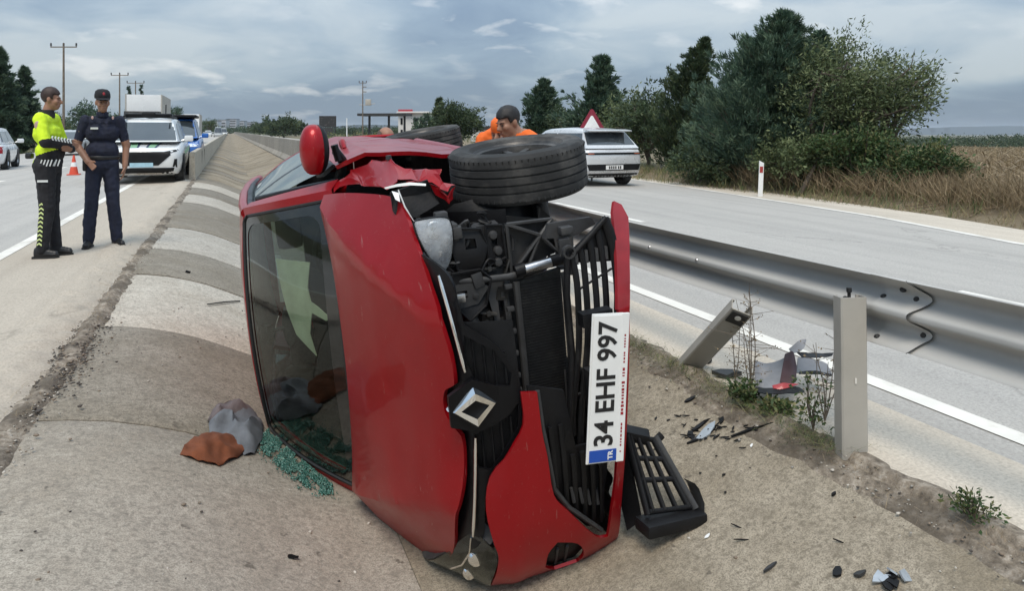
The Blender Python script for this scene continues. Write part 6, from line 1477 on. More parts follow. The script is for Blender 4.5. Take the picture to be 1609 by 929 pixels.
b_ = tbase(715, 62); broadleaf('round_bush_tree', 'large round dark tree right of the filling station', b_, hgt(157, 62, b_), 2.0, 'cyp', .02, 14, 30, .24, .11, 9, 330, .9, zsq=1.0, limb0=.2)
b_ = tbase(688, 64); conifer('pine_tree', 'pointed dark conifer growing into the left side of the round tree', b_, hgt(156, 64, b_), 1.2, 'cyp', .03, 110, 18, .3, .09, 10, .05)
b_ = tbase(672, 66); broadleaf('round_bush_tree', 'low dark shrub tree hiding the filling station wall', b_, hgt(176, 66, b_), 1.3, 'pine', .0, 8, 22, .24, .1, 11, 120, .8)
# olive tree with open sprays right of the conifers
b_ = tbase(1300, 18.2); broadleaf('olive_tree', 'windblown olive coloured tree with open sprays against the sky, right of the conifers', b_, hgt(58, 18.2, b_), 1.95, 'olive', .20, 19, 32, .115, .036, 12, 760, .30, zsq=.8, limb0=.18)
b_ = tbase(1385, 17.6); broadleaf('olive_tree', 'thin open branches of an olive tree reaching right over the field', b_, hgt(72, 17.6, b_), 1.15, 'olive', .10, 11, 24, .12, .036, 13, 220, .12, zsq=.7, limb0=.30)
b_ = tbase(1345, 16.6); broadleaf('green_shrub', 'tall green shrub below the olive tree at the edge of the road', b_, hgt(190, 16.6, b_), 1.0, 'shrub', .05, 12, 30, .10, .045, 14, 300, .8, cat='shrub', group='shrubs on the right verge', limb0=.12)
b_ = tbase(1440, 15.6); broadleaf('green_shrub', 'low green shrub spreading into the dry field', b_, hgt(232, 15.6, b_), 1.05, 'shrub', .1, 12, 28, .09, .042, 15, 260, .7, cat='shrub', group='shrubs on the right verge', limb0=.1)
b_ = tbase(1250, 17.6); broadleaf('green_shrub', 'brownish green undergrowth shrub under the tallest conifer', b_, hgt(215, 17.6, b_), 1.1, 'olive', .05, 11, 28, .10, .045, 16, 240, .8, cat='shrub', group='shrubs on the right verge', limb0=.1)
b_ = tbase(1120, 20.5); broadleaf('green_shrub', 'dark undergrowth shrub left of the marker post', b_, hgt(228, 20.5, b_), 1.15, 'cyp', .0, 11, 26, .12, .05, 17, 220, .9, cat='shrub', group='shrubs on the right verge', limb0=.1)
b_ = tbase(1405, 16.0); broadleaf('dry_bush', 'dry straw coloured bush amid the green shrubs', b_, hgt(240, 16.0, b_), .45, 'dry', .1, 9, 20, .08, .025, 18, 110, .6, cat='shrub', group='shrubs on the right verge', limb0=.1)
# leaning bare trunk visible under the crowns
o = thing('bare_trunk', 'bare brown leaning trunk under the olive tree by the road', 'tree', tuple(tbase(1256, 17.0)))
trunk_obj(o, [([(0, 0, 0), (.18, -.05, .35), (.42, -.1, .8), (.9, -.2, 1.5)], [.07, .055, .045, .03])], 'trunk'); trunk_obj(o, [([(.42, -.1, .8), (.5, -.1, 1.2), (.75, 0, 1.7)], [.03, .02, .01])], 'branch')
# left side trees
b_ = tbase(2, 52); conifer('pine_tree', 'tall dark conifer behind the hi-vis officer at the left edge', b_, hgt(76, 52, b_), 2.5, 'pine', -.02, 240, 26, .30, .075, 20, .02, prof=lambda t: (1 - t) ** .8 * (.85 + .15 * min(1, t * 5)), group='trees beyond the left carriageway', up=.2)
b_ = tbase(36, 54); conifer('pine_tree', 'shorter conifer right behind the hi-vis officer head', b_, hgt(106, 54, b_), 1.7, 'pine', .02, 150, 22, .30, .075, 21, .02, group='trees beyond the left carriageway', up=.25)
for k, (px, yt, dp, rw, lb) in enumerate(((138, 164, 85, 2.2, 'small round tree just left of the navy officer'), (85, 176, 95, 2.5, 'low tree behind the old silver saloon'), (168, 178, 100, 2.0, 'low tree behind the navy officer head'), (268, 160, 120, 2.2, 'small tree right of the white lorry'), (330, 184, 260, 3.2, 'far bushy tree by the lorry with the dark frame'))):
    b_ = tbase(px, dp); broadleaf('roadside_tree', lb, b_, hgt(yt, dp, b_), rw, 'shrub' if k in (1, 4) else 'pine', 0, 10, 22, .32, .14, 30 + k, 150, .8, group='trees beyond the left carriageway')
b_ = tbase(202, 118); conifer('cypress_tree', 'tiny cypress tip above the white lorry', b_, hgt(136, 118, b_), .8, 'pine', 0, 60, 16, .35, .1, 41, .05, group='trees beyond the left carriageway')
b_ = tbase(222, 120); conifer('cypress_tree', 'second tiny cypress tip above the white lorry', b_, hgt(134, 120, b_), .8, 'pine', 0, 60, 16, .35, .1, 42, .05, group='trees beyond the left carriageway')
# trees at the far end on the right
for k, (px, yt, dp, rw, lb) in enumerate(((445, 187, 170, 4.6, 'dark tree clump left of the red mirror at the end of the road'), (425, 193, 210, 4.5, 'lower dark trees further down the right carriageway'), (465, 192, 190, 3.5, 'small dark trees just left of the red mirror'), (408, 195, 260, 4.0, 'farthest dark trees on the right carriageway'))):
    b_ = tbase(px, dp); broadleaf('distant_tree', lb, b_, hgt(yt, dp, b_), rw, 'cyp', 0, 10, 20, .6, .3, 50 + k, 150, .9, group='dark trees at the end of the road')
# far wooded masses and hills
def ridge(name, pts, depth, mat, thick, kind):
    m_ = MB(); top = []; 
    pp = crom(pts, 8)
    for px, py in pp:
        py += .7 * mnoise.noise((px * .02, depth, 0)) + .35 * mnoise.noise((px * .1, depth, 1))
        top.append((at(px, py, depth), at(px, 206, depth), at(px, 206, depth * thick)))
    m_.grid([[tuple(a) for a, b2, c2 in top], [(b2.x, b2.y, -40) for a, b2, c2 in top]]); m_.grid([[tuple(a) for a, b2, c2 in top], [(c2.x, c2.y, -40) for a, b2, c2 in top]])
    o = m_.build(name, mat, None, 60); o['kind'] = kind; return o
hm = pm('wooded_hill', (.060, .085, .098), .95, var=.2, scale=.006)  # bluish tint of distant haze is put into both hill colours
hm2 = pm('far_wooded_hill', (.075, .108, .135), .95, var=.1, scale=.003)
tl = pm('far_woodland', (.055, .075, .055), .95, var=.35, scale=.05)
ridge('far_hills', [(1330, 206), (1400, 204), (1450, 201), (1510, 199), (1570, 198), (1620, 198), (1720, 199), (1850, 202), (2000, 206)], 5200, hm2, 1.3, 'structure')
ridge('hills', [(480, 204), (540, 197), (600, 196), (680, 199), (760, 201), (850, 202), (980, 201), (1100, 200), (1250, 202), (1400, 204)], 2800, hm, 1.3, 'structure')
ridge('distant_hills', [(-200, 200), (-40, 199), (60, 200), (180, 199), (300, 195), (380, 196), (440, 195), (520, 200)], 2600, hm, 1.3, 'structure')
def woods(name, px0, px1, ytop, d0, d1, n, seed, kind='cyp', zb=0.):
    g = np.random.default_rng(seed); cs = []; 
    for k in range(n):
        dp = g.uniform(d0, d1); px = g.uniform(px0, px1); h_ = (206 - ytop) / 1170 * d0 + 1.3 - zb
        p = at(px, 206, dp); top = h_ * g.uniform(.55, 1.05)
        for q in range(14): cs.append((p.x + g.normal() * h_ * .35, p.y + g.normal() * h_ * .3, zb + top * g.uniform(.05, 1.0)))
    cs = np.array(cs); V_, Q_ = leaves(cs, g.normal(size=cs.shape), 7, d0 / 1170 * 2.2, d0 / 1170 * 3.2, d0 / 1170 * 2.0, g, .8)
    return stuff(link(name, np_mesh(name, V_, Q_, LF[kind], g.choice(3, len(Q_), p=[.55, .35, .1]))))
woods('far_woodland', 1380, 1750, 214.5, 240, 330, 210, 1, 'cyp', -5.5); woods('woodland', 470, 700, 200, 300, 420, 130, 2); woods('roadside_scrub', 60, 260, 196, 130, 260, 90, 3, 'shrub'); woods('distant_woodland', 290, 470, 199, 420, 700, 110, 4); woods('verge_scrub', 480, 800, 209, 70, 150, 90, 5, 'grass')
woods('conifer_undergrowth', 820, 1010, 196, 40, 60, 60, 6, 'cyp')
# dry crop in the field, verge grass
def blades(name, n, area, h0, h1, wdt, kinds, seed, lean=.25, nb=4, heads=False, zoff=0):
    g = np.random.default_rng(seed); pts = np.array([area(g) for _ in range(n)]); zz = np.array([ground_z(a, c) for a, c in pts]) + zoff
    base = np.c_[pts, zz]; V_ = []; 
    N_ = n * nb; bse = np.repeat(base, nb, 0) + np.c_[g.normal(size=(N_, 2)) * .05, np.zeros(N_)]
    H_ = g.uniform(h0, h1, (N_, 1)); d = np.c_[g.normal(size=(N_, 2)) * lean + np.array(WIND[:2]) * .10, np.ones(N_)]
    s_ = np.c_[g.normal(size=(N_, 2)), np.zeros(N_)]; s_ /= np.linalg.norm(s_, axis=1, keepdims=True)
    if heads:   # leaf hanging half way along the stalk
        st_ = g.uniform(.0, .95, (N_, 1)) * np.where(np.arange(N_)[:, None] % nb == 0, 0, 1)
        b2 = np.repeat(base, nb, 0) + d * H_ * st_
        isl = (np.arange(N_) % nb) != 0
        dd = np.where(isl[:, None], np.c_[g.normal(size=(N_, 2)), g.normal(size=(N_, 1)) * .5 - .1] * .35, d * H_)
        wd = np.where(isl[:, None], wdt * 2.4, wdt)
        p0 = b2; p1 = b2 + dd * .5 + np.c_[np.zeros((N_, 2)), np.where(isl[:, None], .05, 0)]; p2 = b2 + dd
        v = np.stack([p0, p1 - s_ * wd, p2, p1 + s_ * wd], 1).reshape(-1, 3)
    else:
        v = np.stack([bse - s_ * wdt, bse + d * H_ * .5 - s_ * wdt * .8, bse + d * H_ + np.c_[g.normal(size=(N_, 2)) * .06, np.zeros(N_)], bse + d * H_ * .5 + s_ * wdt * .8], 1).reshape(-1, 3)
    q_ = np.arange(len(v)).reshape(-1, 4); return stuff(link(name, np_mesh(name, v, q_, kinds, g.integers(0, len(kinds), len(q_)))))
def wedge(v0, v1, u0, u1, pw=1.0, rmin=0., rmax=9):
    def f(g):
        while True:
            v = v0 + (v1 - v0) * g.random() ** pw; u = u0 + (u1 - u0) * g.random()
            if rmin < v / max(u, .1) < rmax: return v, u
    return f
blades('dry_crop', 13000, wedge(13.4, 60, 3, 50, 1.5, .85, 9), .45, .80, .008, LF['dry'], 1, .12, 5, True)
blades('distant_dry_crop', 9000, wedge(45, 160, 30, 160, 1.1, .85, 3), .5, .9, .03, LF['dry'], 2, .12, 3, True)
blades('verge_dry_grass', 3200, wedge(11.6, 13.4, 2, 36), .05, .20, .006, LF['dry'][:2] + [LF['grass'][1]], 3, .4, 4)
blades('bank_dead_stalks', 1500, wedge(12.3, 13.8, 3, 16), .3, .75, .008, LF['dry'], 5, .7, 5)
blades('verge_green_grass', 1500, wedge(11.6, 14, 9, 40), .12, .4, .008, LF['grass'], 4, .4, 4)
# fallen dead stems along the bank
m_ = MB(); g_ = np.random.default_rng(14)
for k in range(70):
    u = g_.uniform(6, 15); v = farline(u) + 1.5 + g_.uniform(0, 1.6); p = Vector((v, u, ground_z(v, u) + .04)); a = g_.normal() * .35 + .4; L_ = g_.uniform(.6, 1.8)
    m_.tube([p, p + Vector((math.cos(a) * L_ * .5, -math.sin(a) * L_ * .5, .05 + g_.uniform(0, .1))), p + Vector((math.cos(a) * L_, -math.sin(a) * L_, .02))], [.012, .009, .004], 5)
stuff(m_.build('dead_stems', pm('dead_stem', (.22, .165, .11), .95, var=.3)))
blades('left_verge_grass', 2600, wedge(-18, -12.4, 15, 90, 1, -9, 9), .12, .45, .012, LF['grass'], 6, .4, 3)
# ---- weeds growing in the joint by the posts
def weed(name, label, px, py, nstalk, H, spread, leafy, seed, kind='shrub', dry=False, ll=.035):
    c = on_ditch(px, py); o = thing(name, label, 'plant', tuple(c), 0, 'weeds in the joint beside the guardrail'); g = np.random.default_rng(seed)
    m_ = MB(); cs = []; ds = []
    for k in range(nstalk):
        an = g.uniform(0, 6.28); h_ = H * g.uniform(.55, 1.0); tip = np.array([math.cos(an) * spread * g.random(), math.sin(an) * spread * g.random(), h_])
        pts = crom([np.zeros(3), tip * .45 + g.normal(size=3) * .012, tip], 5); m_.tube(pts, list(np.linspace(.0032, .0012, len(pts))), 5)
        for q in range(int(5 + h_ * 22)):
            t = g.uniform(.18, 1); p = np.array(pts[int(t * (len(pts) - 1))]); b_ = p + np.array([g.normal() * .045, g.normal() * .045, .02]) * (1 if dry else .6)
            if dry: m_.tube([tuple(p), tuple(b_)], [.0014, .0008], 4)
            cs.append(b_); ds.append((b_ - p) / (np.linalg.norm(b_ - p) + 1e-6))
    m_.build('stems', M['wood'] if dry else BARK, o, 50)
    cs = np.array(cs); ds = np.array(ds); lm = cs[:, 2] < (H * leafy)
    if lm.any():
        V_, Q_ = leaves(cs[lm], ds[lm], 4, .010, ll, ll * .5, g, .8); link('leaves', np_mesh('leaves', V_, Q_, LF[kind], g.integers(0, 3, len(Q_))), o)
    if dry:
        V_, Q_ = leaves(cs, ds, 3, .006, .012, .007, g, 1.); stuff(link('seed_heads', np_mesh('seed_heads', V_, Q_, LF['dry'], g.integers(0, 3, len(Q_))), o))
weed('dry_weed', 'tall dry weed with thin bare stalks between the bent post and the torn panel', 1180, 618, 6, .56, .12, .0, 1, dry=True)
weed('green_weed', 'green tuft at the foot of the tall dry weed', 1172, 632, 16, .085, .085, 1., 2, 'shrub', ll=.028)
weed('grass_tuft', 'low green grass tuft right of the tall dry weed foot', 1222, 648, 22, .04, .09, 1., 3, 'grass', ll=.03)
weed('leafy_weed', 'leafy weed with a dry top standing just left of the upright post', 1278, 676, 7, .24, .05, 1., 4, 'shrub', ll=.022)
weed('dry_weed', 'bare twiggy weed rising behind the leafy weed by the upright post', 1296, 662, 5, .46, .14, .0, 5, dry=True)
weed('green_weed', 'small bright green weed alone near the right edge of the photo', 1530, 822, 14, .075, .05, 1., 6, 'shrub', ll=.020)
weed('dry_weed', 'single thin dry stalk next to the bent post', 1155, 600, 2, .34, .06, .0, 7, dry=True)

blades('joint_grass', 300, lambda g: (2.29 + g.normal() * .035, 2.35 + 2.0 * g.random() ** 1.3), .015, .05, .0015, LF['grass'], 61, .7, 5, zoff=.95 + .0)
blades('joint_straw', 160, lambda g: (2.27 + g.normal() * .05, .9 + 3.5 * g.random()), .01, .035, .0012, LF['dry'], 62, 1.2, 4, zoff=.95 - .01)
blades('left_edge_straw', 160, lambda g: (-.86 + g.normal() * .05, 2.5 + 9 * g.random()), .01, .035, .0015, LF['dry'], 63, 1.0, 4, zoff=.95 - .0)
# ================================================================== PEOPLE
SK = pm('skin', (.40, .22, .15), .55, var=.1, scale=20)
M['skin2'] = pm('tanned_skin', (.30, .155, .10), .55, var=.12, scale=20)
M['hair'] = pm('dark_brown_hair', (.035, .018, .014), .6, var=.3, scale=40, bump=.6, bscale=150)
M['hairb'] = pm('black_hair', (.012, .010, .010), .6, var=.3, scale=40, bump=.6, bscale=150)
M['navy_c'] = pm('navy_uniform_cloth', (.008, .011, .028), .85, var=.35, scale=14, bump=.4, bscale=60)
M['navy_t'] = pm('navy_trouser_cloth', (.012, .016, .036), .85, var=.35, scale=10, bump=.4, bscale=50)
M['blk_c'] = pm('black_uniform_cloth', (.012, .012, .015), .85, var=.35, scale=10, bump=.4, bscale=50)
M['hv'] = pm('hi_vis_yellow', (.62, .84, .02), .75, var=.08, scale=8, bump=.5, bscale=30)
M['hvo'] = pm('hi_vis_orange', (.78, .14, .015), .75, var=.1, scale=8, bump=.5, bscale=30)
M['boot'] = pm('black_boot_leather', (.010, .010, .011), .45, var=.3, scale=12)
M['refl'] = pm('reflective_band', (.66, .68, .66), .5, var=.1)
M['eye'] = pm('dark_eye', (.02, .015, .012), .3)
def caps(m_, a, ra, b_, rb, n=12):
    a, b_ = Vector(a), Vector(b_); d = (b_ - a); L_ = d.length; d = d / L_ if L_ > 1e-6 else Vector((0, 0, 1))
    pts = []; rs = []
    for k in range(4): t = k / 3 * math.pi / 2; pts.append(a - d * ra * math.cos(t)); rs.append(max(.0015, ra * math.sin(t)))
    for k in range(4): t = k / 3 * math.pi / 2; pts.append(b_ + d * rb * math.sin(t)); rs.append(max(.0015, rb * math.cos(t)))
    m_.tube(pts, rs, n)
def voxel(m_, vox, smooth_it=3):
    me = bpy.data.meshes.new('tmp'); me.from_pydata(m_.v, [], m_.f); ob = bpy.data.objects.new('tmp', me); COL.objects.link(ob)
    rm = ob.modifiers.new('r', 'REMESH'); rm.mode = 'VOXEL'; rm.voxel_size = vox; rm.use_smooth_shade = True
    if smooth_it: sm = ob.modifiers.new('s', 'SMOOTH'); sm.factor = .5; sm.iterations = smooth_it
    dg = bpy.context.evaluated_depsgraph_get(); dg.update(); out = bpy.data.meshes.new_from_object(ob.evaluated_get(dg))
    bpy.data.objects.remove(ob); return out
def hand(m_, wrist, d, side, curl=.5):
    """palm, four unequal bent fingers and a thumb; d points along the hand, side towards the thumb"""
    w_ = Vector(wrist); d = Vector(d).normalized(); sd_ = Vector(side); sd_ = (sd_ - d * sd_.dot(d)).normalized(); nn = d.cross(sd_).normalized()
    for s_ in (-.024, -.008, .008, .024): caps(m_, w_ + sd_ * s_ * .6, .015, w_ + d * .085 + sd_ * s_, .0135, 8)
    for s_, L_ in ((.030, .070), (.010, .080), (-.010, .075), (-.029, .058)):
        k0 = w_ + d * .09 + sd_ * s_; k1 = k0 + (d * math.cos(curl * .6) + nn * math.sin(curl * .6)) * L_ * .5; k2 = k1 + (d * math.cos(curl * 1.7) + nn * math.sin(curl * 1.7)) * L_ * .5
        caps(m_, k0, .0095, k1, .0088, 8); caps(m_, k1, .0088, k2, .0075, 8)
    t0 = w_ + d * .025 + sd_ * .028; t1 = t0 + (d * .7 + sd_ * .55 + nn * .25).normalized() * .042; t2 = t1 + (d * .95 + sd_ * .1 + nn * .35).normalized() * .032
    caps(m_, t0, .013, t1, .0105, 8); caps(m_, t1, .0105, t2, .0085, 8)
def head(m_, c, f, up=(0, 0, 1), s=1.0):
    """skull, jaw, nose, ears, brow, lips and chin; f is the way the face looks"""
    c = Vector(c); f = Vector(f).normalized(); u = Vector(up); u = (u - f * u.dot(f)).normalized(); r_ = f.cross(u).normalized()
    Rm = Matrix((r_, f, u)).transposed(); P_ = lambda x, y, z: c + Rm @ Vector((x * s, y * s, z * s))
    def el(x, y, z, a, b2, cc):
        o = len(m_.v); m_.ell((0, 0, 0), (a * s, b2 * s, cc * s), 14, 10)
        for i in range(o, len(m_.v)): m_.v[i] = tuple(P_(x, y, z) + Rm @ Vector(m_.v[i]))
    el(0, -.012, .035, .074, .092, .085); el(0, .012, -.030, .062, .078, .085); el(0, .050, -.075, .036, .040, .036); el(0, .072, .022, .052, .020, .016)
    for s_ in (1, -1): el(s_ * .038, .055, -.022, .026, .034, .028); el(s_ * .076, -.008, -.005, .010, .022, .032)
    caps(m_, P_(0, .088, .012), .010 * s, P_(0, .112, -.026), .015 * s, 8); el(0, .094, -.032, .019, .014, .011)
    el(0, .084, -.058, .026, .014, .008); el(0, .083, -.070, .023, .014, .008)
    return P_, Rm
def face_bits(o, P_, Rm, s=1.0, hairm=None):
    m_ = MB()
    for s_ in (1, -1): m_.ell(tuple(P_(s_ * .032, .0875, .002)), (.0085, .006, .0045), 8, 6)
    m_.build('eyes', M['eye'], o, 60)
    m_ = MB()
    for s_ in (1, -1): m_.tube([P_(s_ * .014, .091, .018), P_(s_ * .034, .091, .025), P_(s_ * .054, .078, .019)], [.0025, .0035, .002], 6)
    m_.build('eyebrows', hairm or M['hairb'], o, 50)
    m_ = MB(); m_.tube([P_(-.024, .086, -.063), P_(0, .098, -.0645), P_(.024, .086, -.063)], [.0018, .003, .0018], 6); m_.build('mouth', pm('lip_line', (.16, .06, .05), .6), o, 50)
def hair_cap(o, P_, Rm, mat, kind='short', s=1.0):
    m_ = MB(); g_ = np.random.default_rng(5); rows = []
    for i in range(17):
        th = math.pi * i / 16; row = []
        for j in range(28):
            ph = 2 * math.pi * j / 28; x = .083 * math.sin(th) * math.cos(ph); y = -.010 + .102 * math.sin(th) * math.sin(ph); z = .043 + .092 * math.cos(th)
            # hairline: high over the face, low at the nape
            lim = .055 if y > .045 else (.0 if y > -.01 else -.055)
            lim = lim + (.0 if abs(x) < .04 else -.0)
            if z < lim: k = .78; x *= k; y = -.01 + (y + .01) * k
            nz = 1 + .045 * mnoise.noise((x * 60, y * 60, z * 60)); row.append(tuple(P_(x * nz, (y + .01) * nz - .01, max(z, lim - .012) if z < lim else z * 1.0 + .006 * mnoise.noise((x * 40, y * 40, 2)))))
        rows.append(row)
    m_.grid(rows, closed_v=True); return m_.build('hair', mat, o, 60)
def person(label, loc, rz, spec, group=None):
    """one continuous voxel-fused body; faces take the cloth or skin of the nearest limb"""
    o = thing('person', label, 'person', loc, rz, group)
    return o
def dist_seg(P_, a, b_):
    a = np.array(a); b_ = np.array(b_); ab = b_ - a; t = np.clip(((P_ - a) @ ab) / (ab @ ab + 1e-9), 0, 1); return np.linalg.norm(P_ - (a + t[:, None] * ab), axis=1)
def make_body(o, limbs, extra, vox, mats, segs, wr=.006):
    """limbs: (a, ra, b, rb); segs: (a, b, radius, material index) used to colour the skin of the body"""
    m_ = MB()
    for a, ra, b_, rb in limbs: caps(m_, a, ra, b_, rb)
    info = extra(m_)
    me = voxel(m_, vox, 2)
    n = len(me.vertices); co = np.empty(n * 3, np.float32); me.vertices.foreach_get('co', co); co = co.reshape(-1, 3).astype(float)
    nf = len(me.polygons); cen = np.empty(nf * 3, np.float32); me.polygons.foreach_get('center', cen); cen = cen.reshape(-1, 3)
    best = np.full(nf, 1e9); mi = np.zeros(nf, np.int32)
    for a, b_, r_, k in segs:
        d = dist_seg(cen, a, b_) - r_; s_ = d < best; mi[s_] = k; best[s_] = d[s_]
    # folds in the cloth
    bestv = np.full(n, 1e9); cl = np.zeros(n)
    for a, b_, r_, k in segs:
        d = dist_seg(co, a, b_) - r_; s_ = d < bestv; cl[s_] = 0 if 'skin' in mats[k].name else 1; bestv[s_] = d[s_]
    nr = np.empty(n * 3, np.float32); me.vertices.foreach_get('normal', nr); nr = nr.reshape(-1, 3)
    ds = np.array([mnoise.noise((c[0] * 13, c[1] * 13, c[2] * 20)) + .5 * mnoise.noise((c[0] * 34, c[1] * 34, c[2] * 26 + 3)) for c in co])
    co = co + nr * (cl * ds * wr)[:, None]
    me.vertices.foreach_set('co', co.astype(np.float32).ravel())
    me.materials.clear()
    for m in mats: me.materials.append(m)
    me.polygons.foreach_set('material_index', mi)
    me.polygons.foreach_set('use_smooth', [True] * nf); me.update(); me.name = 'body'
    return link('body', me, o), info
def boot(o, ankle, toe_dir, mat, h_=.20, L_=.27):
    a = Vector(ankle); t = Vector(toe_dir).normalized(); m_ = MB()
    for q in range(7): f_ = q / 6; caps(m_, a + t * (-.05 + .19 * f_) + Vector((0, 0, -a.z + .042)), .044 - .006 * f_, a + t * (-.05 + .19 * f_) + Vector((0, 0, -a.z + .046 + (1 - f_) * .035)), .042 - .010 * f_, 10)
    if h_ > .12: caps(m_, a + Vector((0, 0, -a.z + .07)), .058, a + Vector((0, 0, -a.z + h_)), .062, 12)
    me = voxel(m_, .008, 2); me.materials.clear(); me.materials.append(mat); link('boot', me, o)
    m_ = MB(); m_.prism([tuple(a + t * x + Vector((-t.y, t.x, 0)) * y + Vector((0, 0, -a.z))) for x, y in ((-.10, -.036), (.05, -.046), (.15, -.04), (.185, 0), (.15, .04), (.05, .046), (-.10, .036))], (0, 0, .022)); m_.build('sole', M['seal'], o)
# ---------------------------------------------------------------- officer in navy (faces the camera)
p = at(160, 389, 1); pd = on_ditch(161, 388)
o = person('police officer in navy shirt, black cap and boots standing with one hand at his belt', (pd.x, pd.y, road_z(pd.x)), R(10), None, 'officers on the left shoulder')
rk, lk = (-.125, -.02, .50), (.12, -.015, .50); ra_, la_ = (-.155, .02, .09), (.165, .01, .09)
rh, lh = (-.09, 0, .93), (.09, 0, .93)
rs, ls = (-.195, .005, 1.42), (.195, .005, 1.42)
re, le = (-.285, .03, 1.15), (.275, .035, 1.14); rw_, lw_ = (-.165, -.13, .965), (.255, -.02, .90)
limbs = [(rh, .105, rk, .078), (rk, .080, ra_, .070), (lh, .105, lk, .078), (lk, .080, la_, .070), ((-.07, 0, .95), .125, (.07, 0, .95), .125), ((-.075, -.01, 1.08), .118, (.075, -.01, 1.08), .118), ((-.085, 0, 1.28), .115, (.085, 0, 1.28), .115),
         ((-.13, .01, 1.40), .072, (.13, .01, 1.40), .072), (rs, .068, re, .052), (ls, .068, le, .052), (re, .047, rw_, .033), (le, .047, lw_, .033), ((0, .012, 1.44), .058, (0, -.005, 1.55), .052),
         ((-.11, -.055, 1.02), .05, (.11, -.055, 1.02), .05), ((0, .0, .88), .09, (0, 0, .95), .12), ((-.152, .01, .30), .074, (-.152, .01, .26), .074), ((.15, .0, .30), .074, (.158, .0, .26), .074)]
def ex(m_):
    hand(m_, rw_, (.55, -.45, -.55), (.3, .1, .8), .7); hand(m_, lw_, (-.15, .02, -1), (-.2, -1, 0), .4); return head(m_, (0, -.015, 1.625), (.12, -1, -.04))
sg = [(rh, rk, .1, 1), (rk, ra_, .075, 1), (lh, lk, .1, 1), (lk, la_, .075, 1), ((-.07, 0, .92), (.07, 0, .92), .13, 1), ((-.08, 0, 1.06), (.08, 0, 1.06), .12, 0), ((-.09, 0, 1.28), (.09, 0, 1.28), .12, 0), ((-.13, 0, 1.41), (.13, 0, 1.41), .08, 0),
      (rs, tuple(np.array(rs) + .62 * (np.array(re) - rs)), .07, 0), (ls, tuple(np.array(ls) + .62 * (np.array(le) - ls)), .07, 0), (tuple(np.array(rs) + .8 * (np.array(re) - rs)), re, .05, 2), (tuple(np.array(ls) + .8 * (np.array(le) - ls)), le, .05, 2), (re, rw_, .04, 2), (le, lw_, .04, 2), (rw_, (-.08, -.21, .88), .05, 2), (lw_, (.24, -.02, .72), .05, 2), ((0, 0, 1.50), (0, -.02, 1.70), .07, 2), ((0, -.075, 1.475), (0, -.08, 1.42), .028, 2)]
body, (P_, Rm) = make_body(o, limbs, ex, .0085, [M['navy_c'], M['navy_t'], M['skin2']], sg, .006)
face_bits(o, P_, Rm)
m_ = MB(); m_.lathe([(.098, 0), (.104, .02), (.102, .05), (.09, .085), (.06, .105), (0, .112)], 24, 'z', (0, 0, 0)); 
m_.v = [tuple(P_(v[0] * .90, v[1] * 1.02 - .008, v[2] + .045)) for v in m_.v]; cap_ = m_.build('cap', M['blk_c'], o, 50)
m_ = MB(); rows = []
for q in np.linspace(0, 1, 5): rows.append([tuple(P_(.085 * math.cos(a) * (1 - .1 * q), .03 + .095 * q * math.sin(a) + .060 * math.sin(a), .052 - .018 * q * q - .0 * abs(math.cos(a)))) for a in np.linspace(.15, math.pi - .15, 13)])
m_.grid(rows); m_.grid([[(v[0], v[1], v[2] - .006) for v in r_] for r_ in rows]); m_.build('cap_peak', M['blk_c'], cap_, 50)
m_ = MB(); m_.ell(tuple(P_(0, .092, .098)), (.016, .006, .020), 8, 6); m_.build('cap_badge', M['red_ink'], cap_, 50)
m_ = MB(); m_.lathe([(.070, 0), (.073, .02), (.064, .06)], 20, 'z', (0, .008, 1.462)); m_.build('collar', M['navy_c'], o, 50)
m_ = MB()
for s_ in (1, -1): m_.prism([(s_ * .015, -.125, 1.40), (s_ * .062, -.100, 1.46), (s_ * .085, -.105, 1.44), (s_ * .045, -.13, 1.385)], (0, .008, 0))
m_.build('collar_points', M['navy_c'], o)
m_ = MB(); m_.box((-.095, -.126, 1.335), (.085, .010, .022), rot=(.05, 0, -.12), bev=.003); m_.build('name_strip', M['refl'], o)
m_ = MB()
for s_ in (1, -1): m_.ell((s_ * .115, -.085, 1.455), (.014, .008, .020), 8, 6)
m_.build('shoulder_badges', pm('pink_badge', (.55, .36, .33), .6), o)
m_ = MB(); m_.ell((-.262, -.01, 1.30), (.012, .03, .036), 10, 6); m_.build('sleeve_patch', pm('tan_patch', (.22, .17, .11), .7), o, 50)
m_ = MB(); m_.lathe([(.128, 0), (.132, .006), (.132, .036), (.128, .042)], 28, 'z'); m_.v = [(v[0] * 1.48, v[1] * 1.02 - .005, v[2] + .985) for v in m_.v]; m_.build('belt', M['boot'], o, 50)
m_ = MB(); m_.box((-.20, -.02, .93), (.05, .09, .14), bev=.02); m_.build('holster', M['boot'], o, 40)
boot(o, ra_, (-.30, -1, 0), M['boot'], .235); boot(o, la_, (.42, -1, 0), M['boot'], .235)
o.scale = (.87, .92, 1)
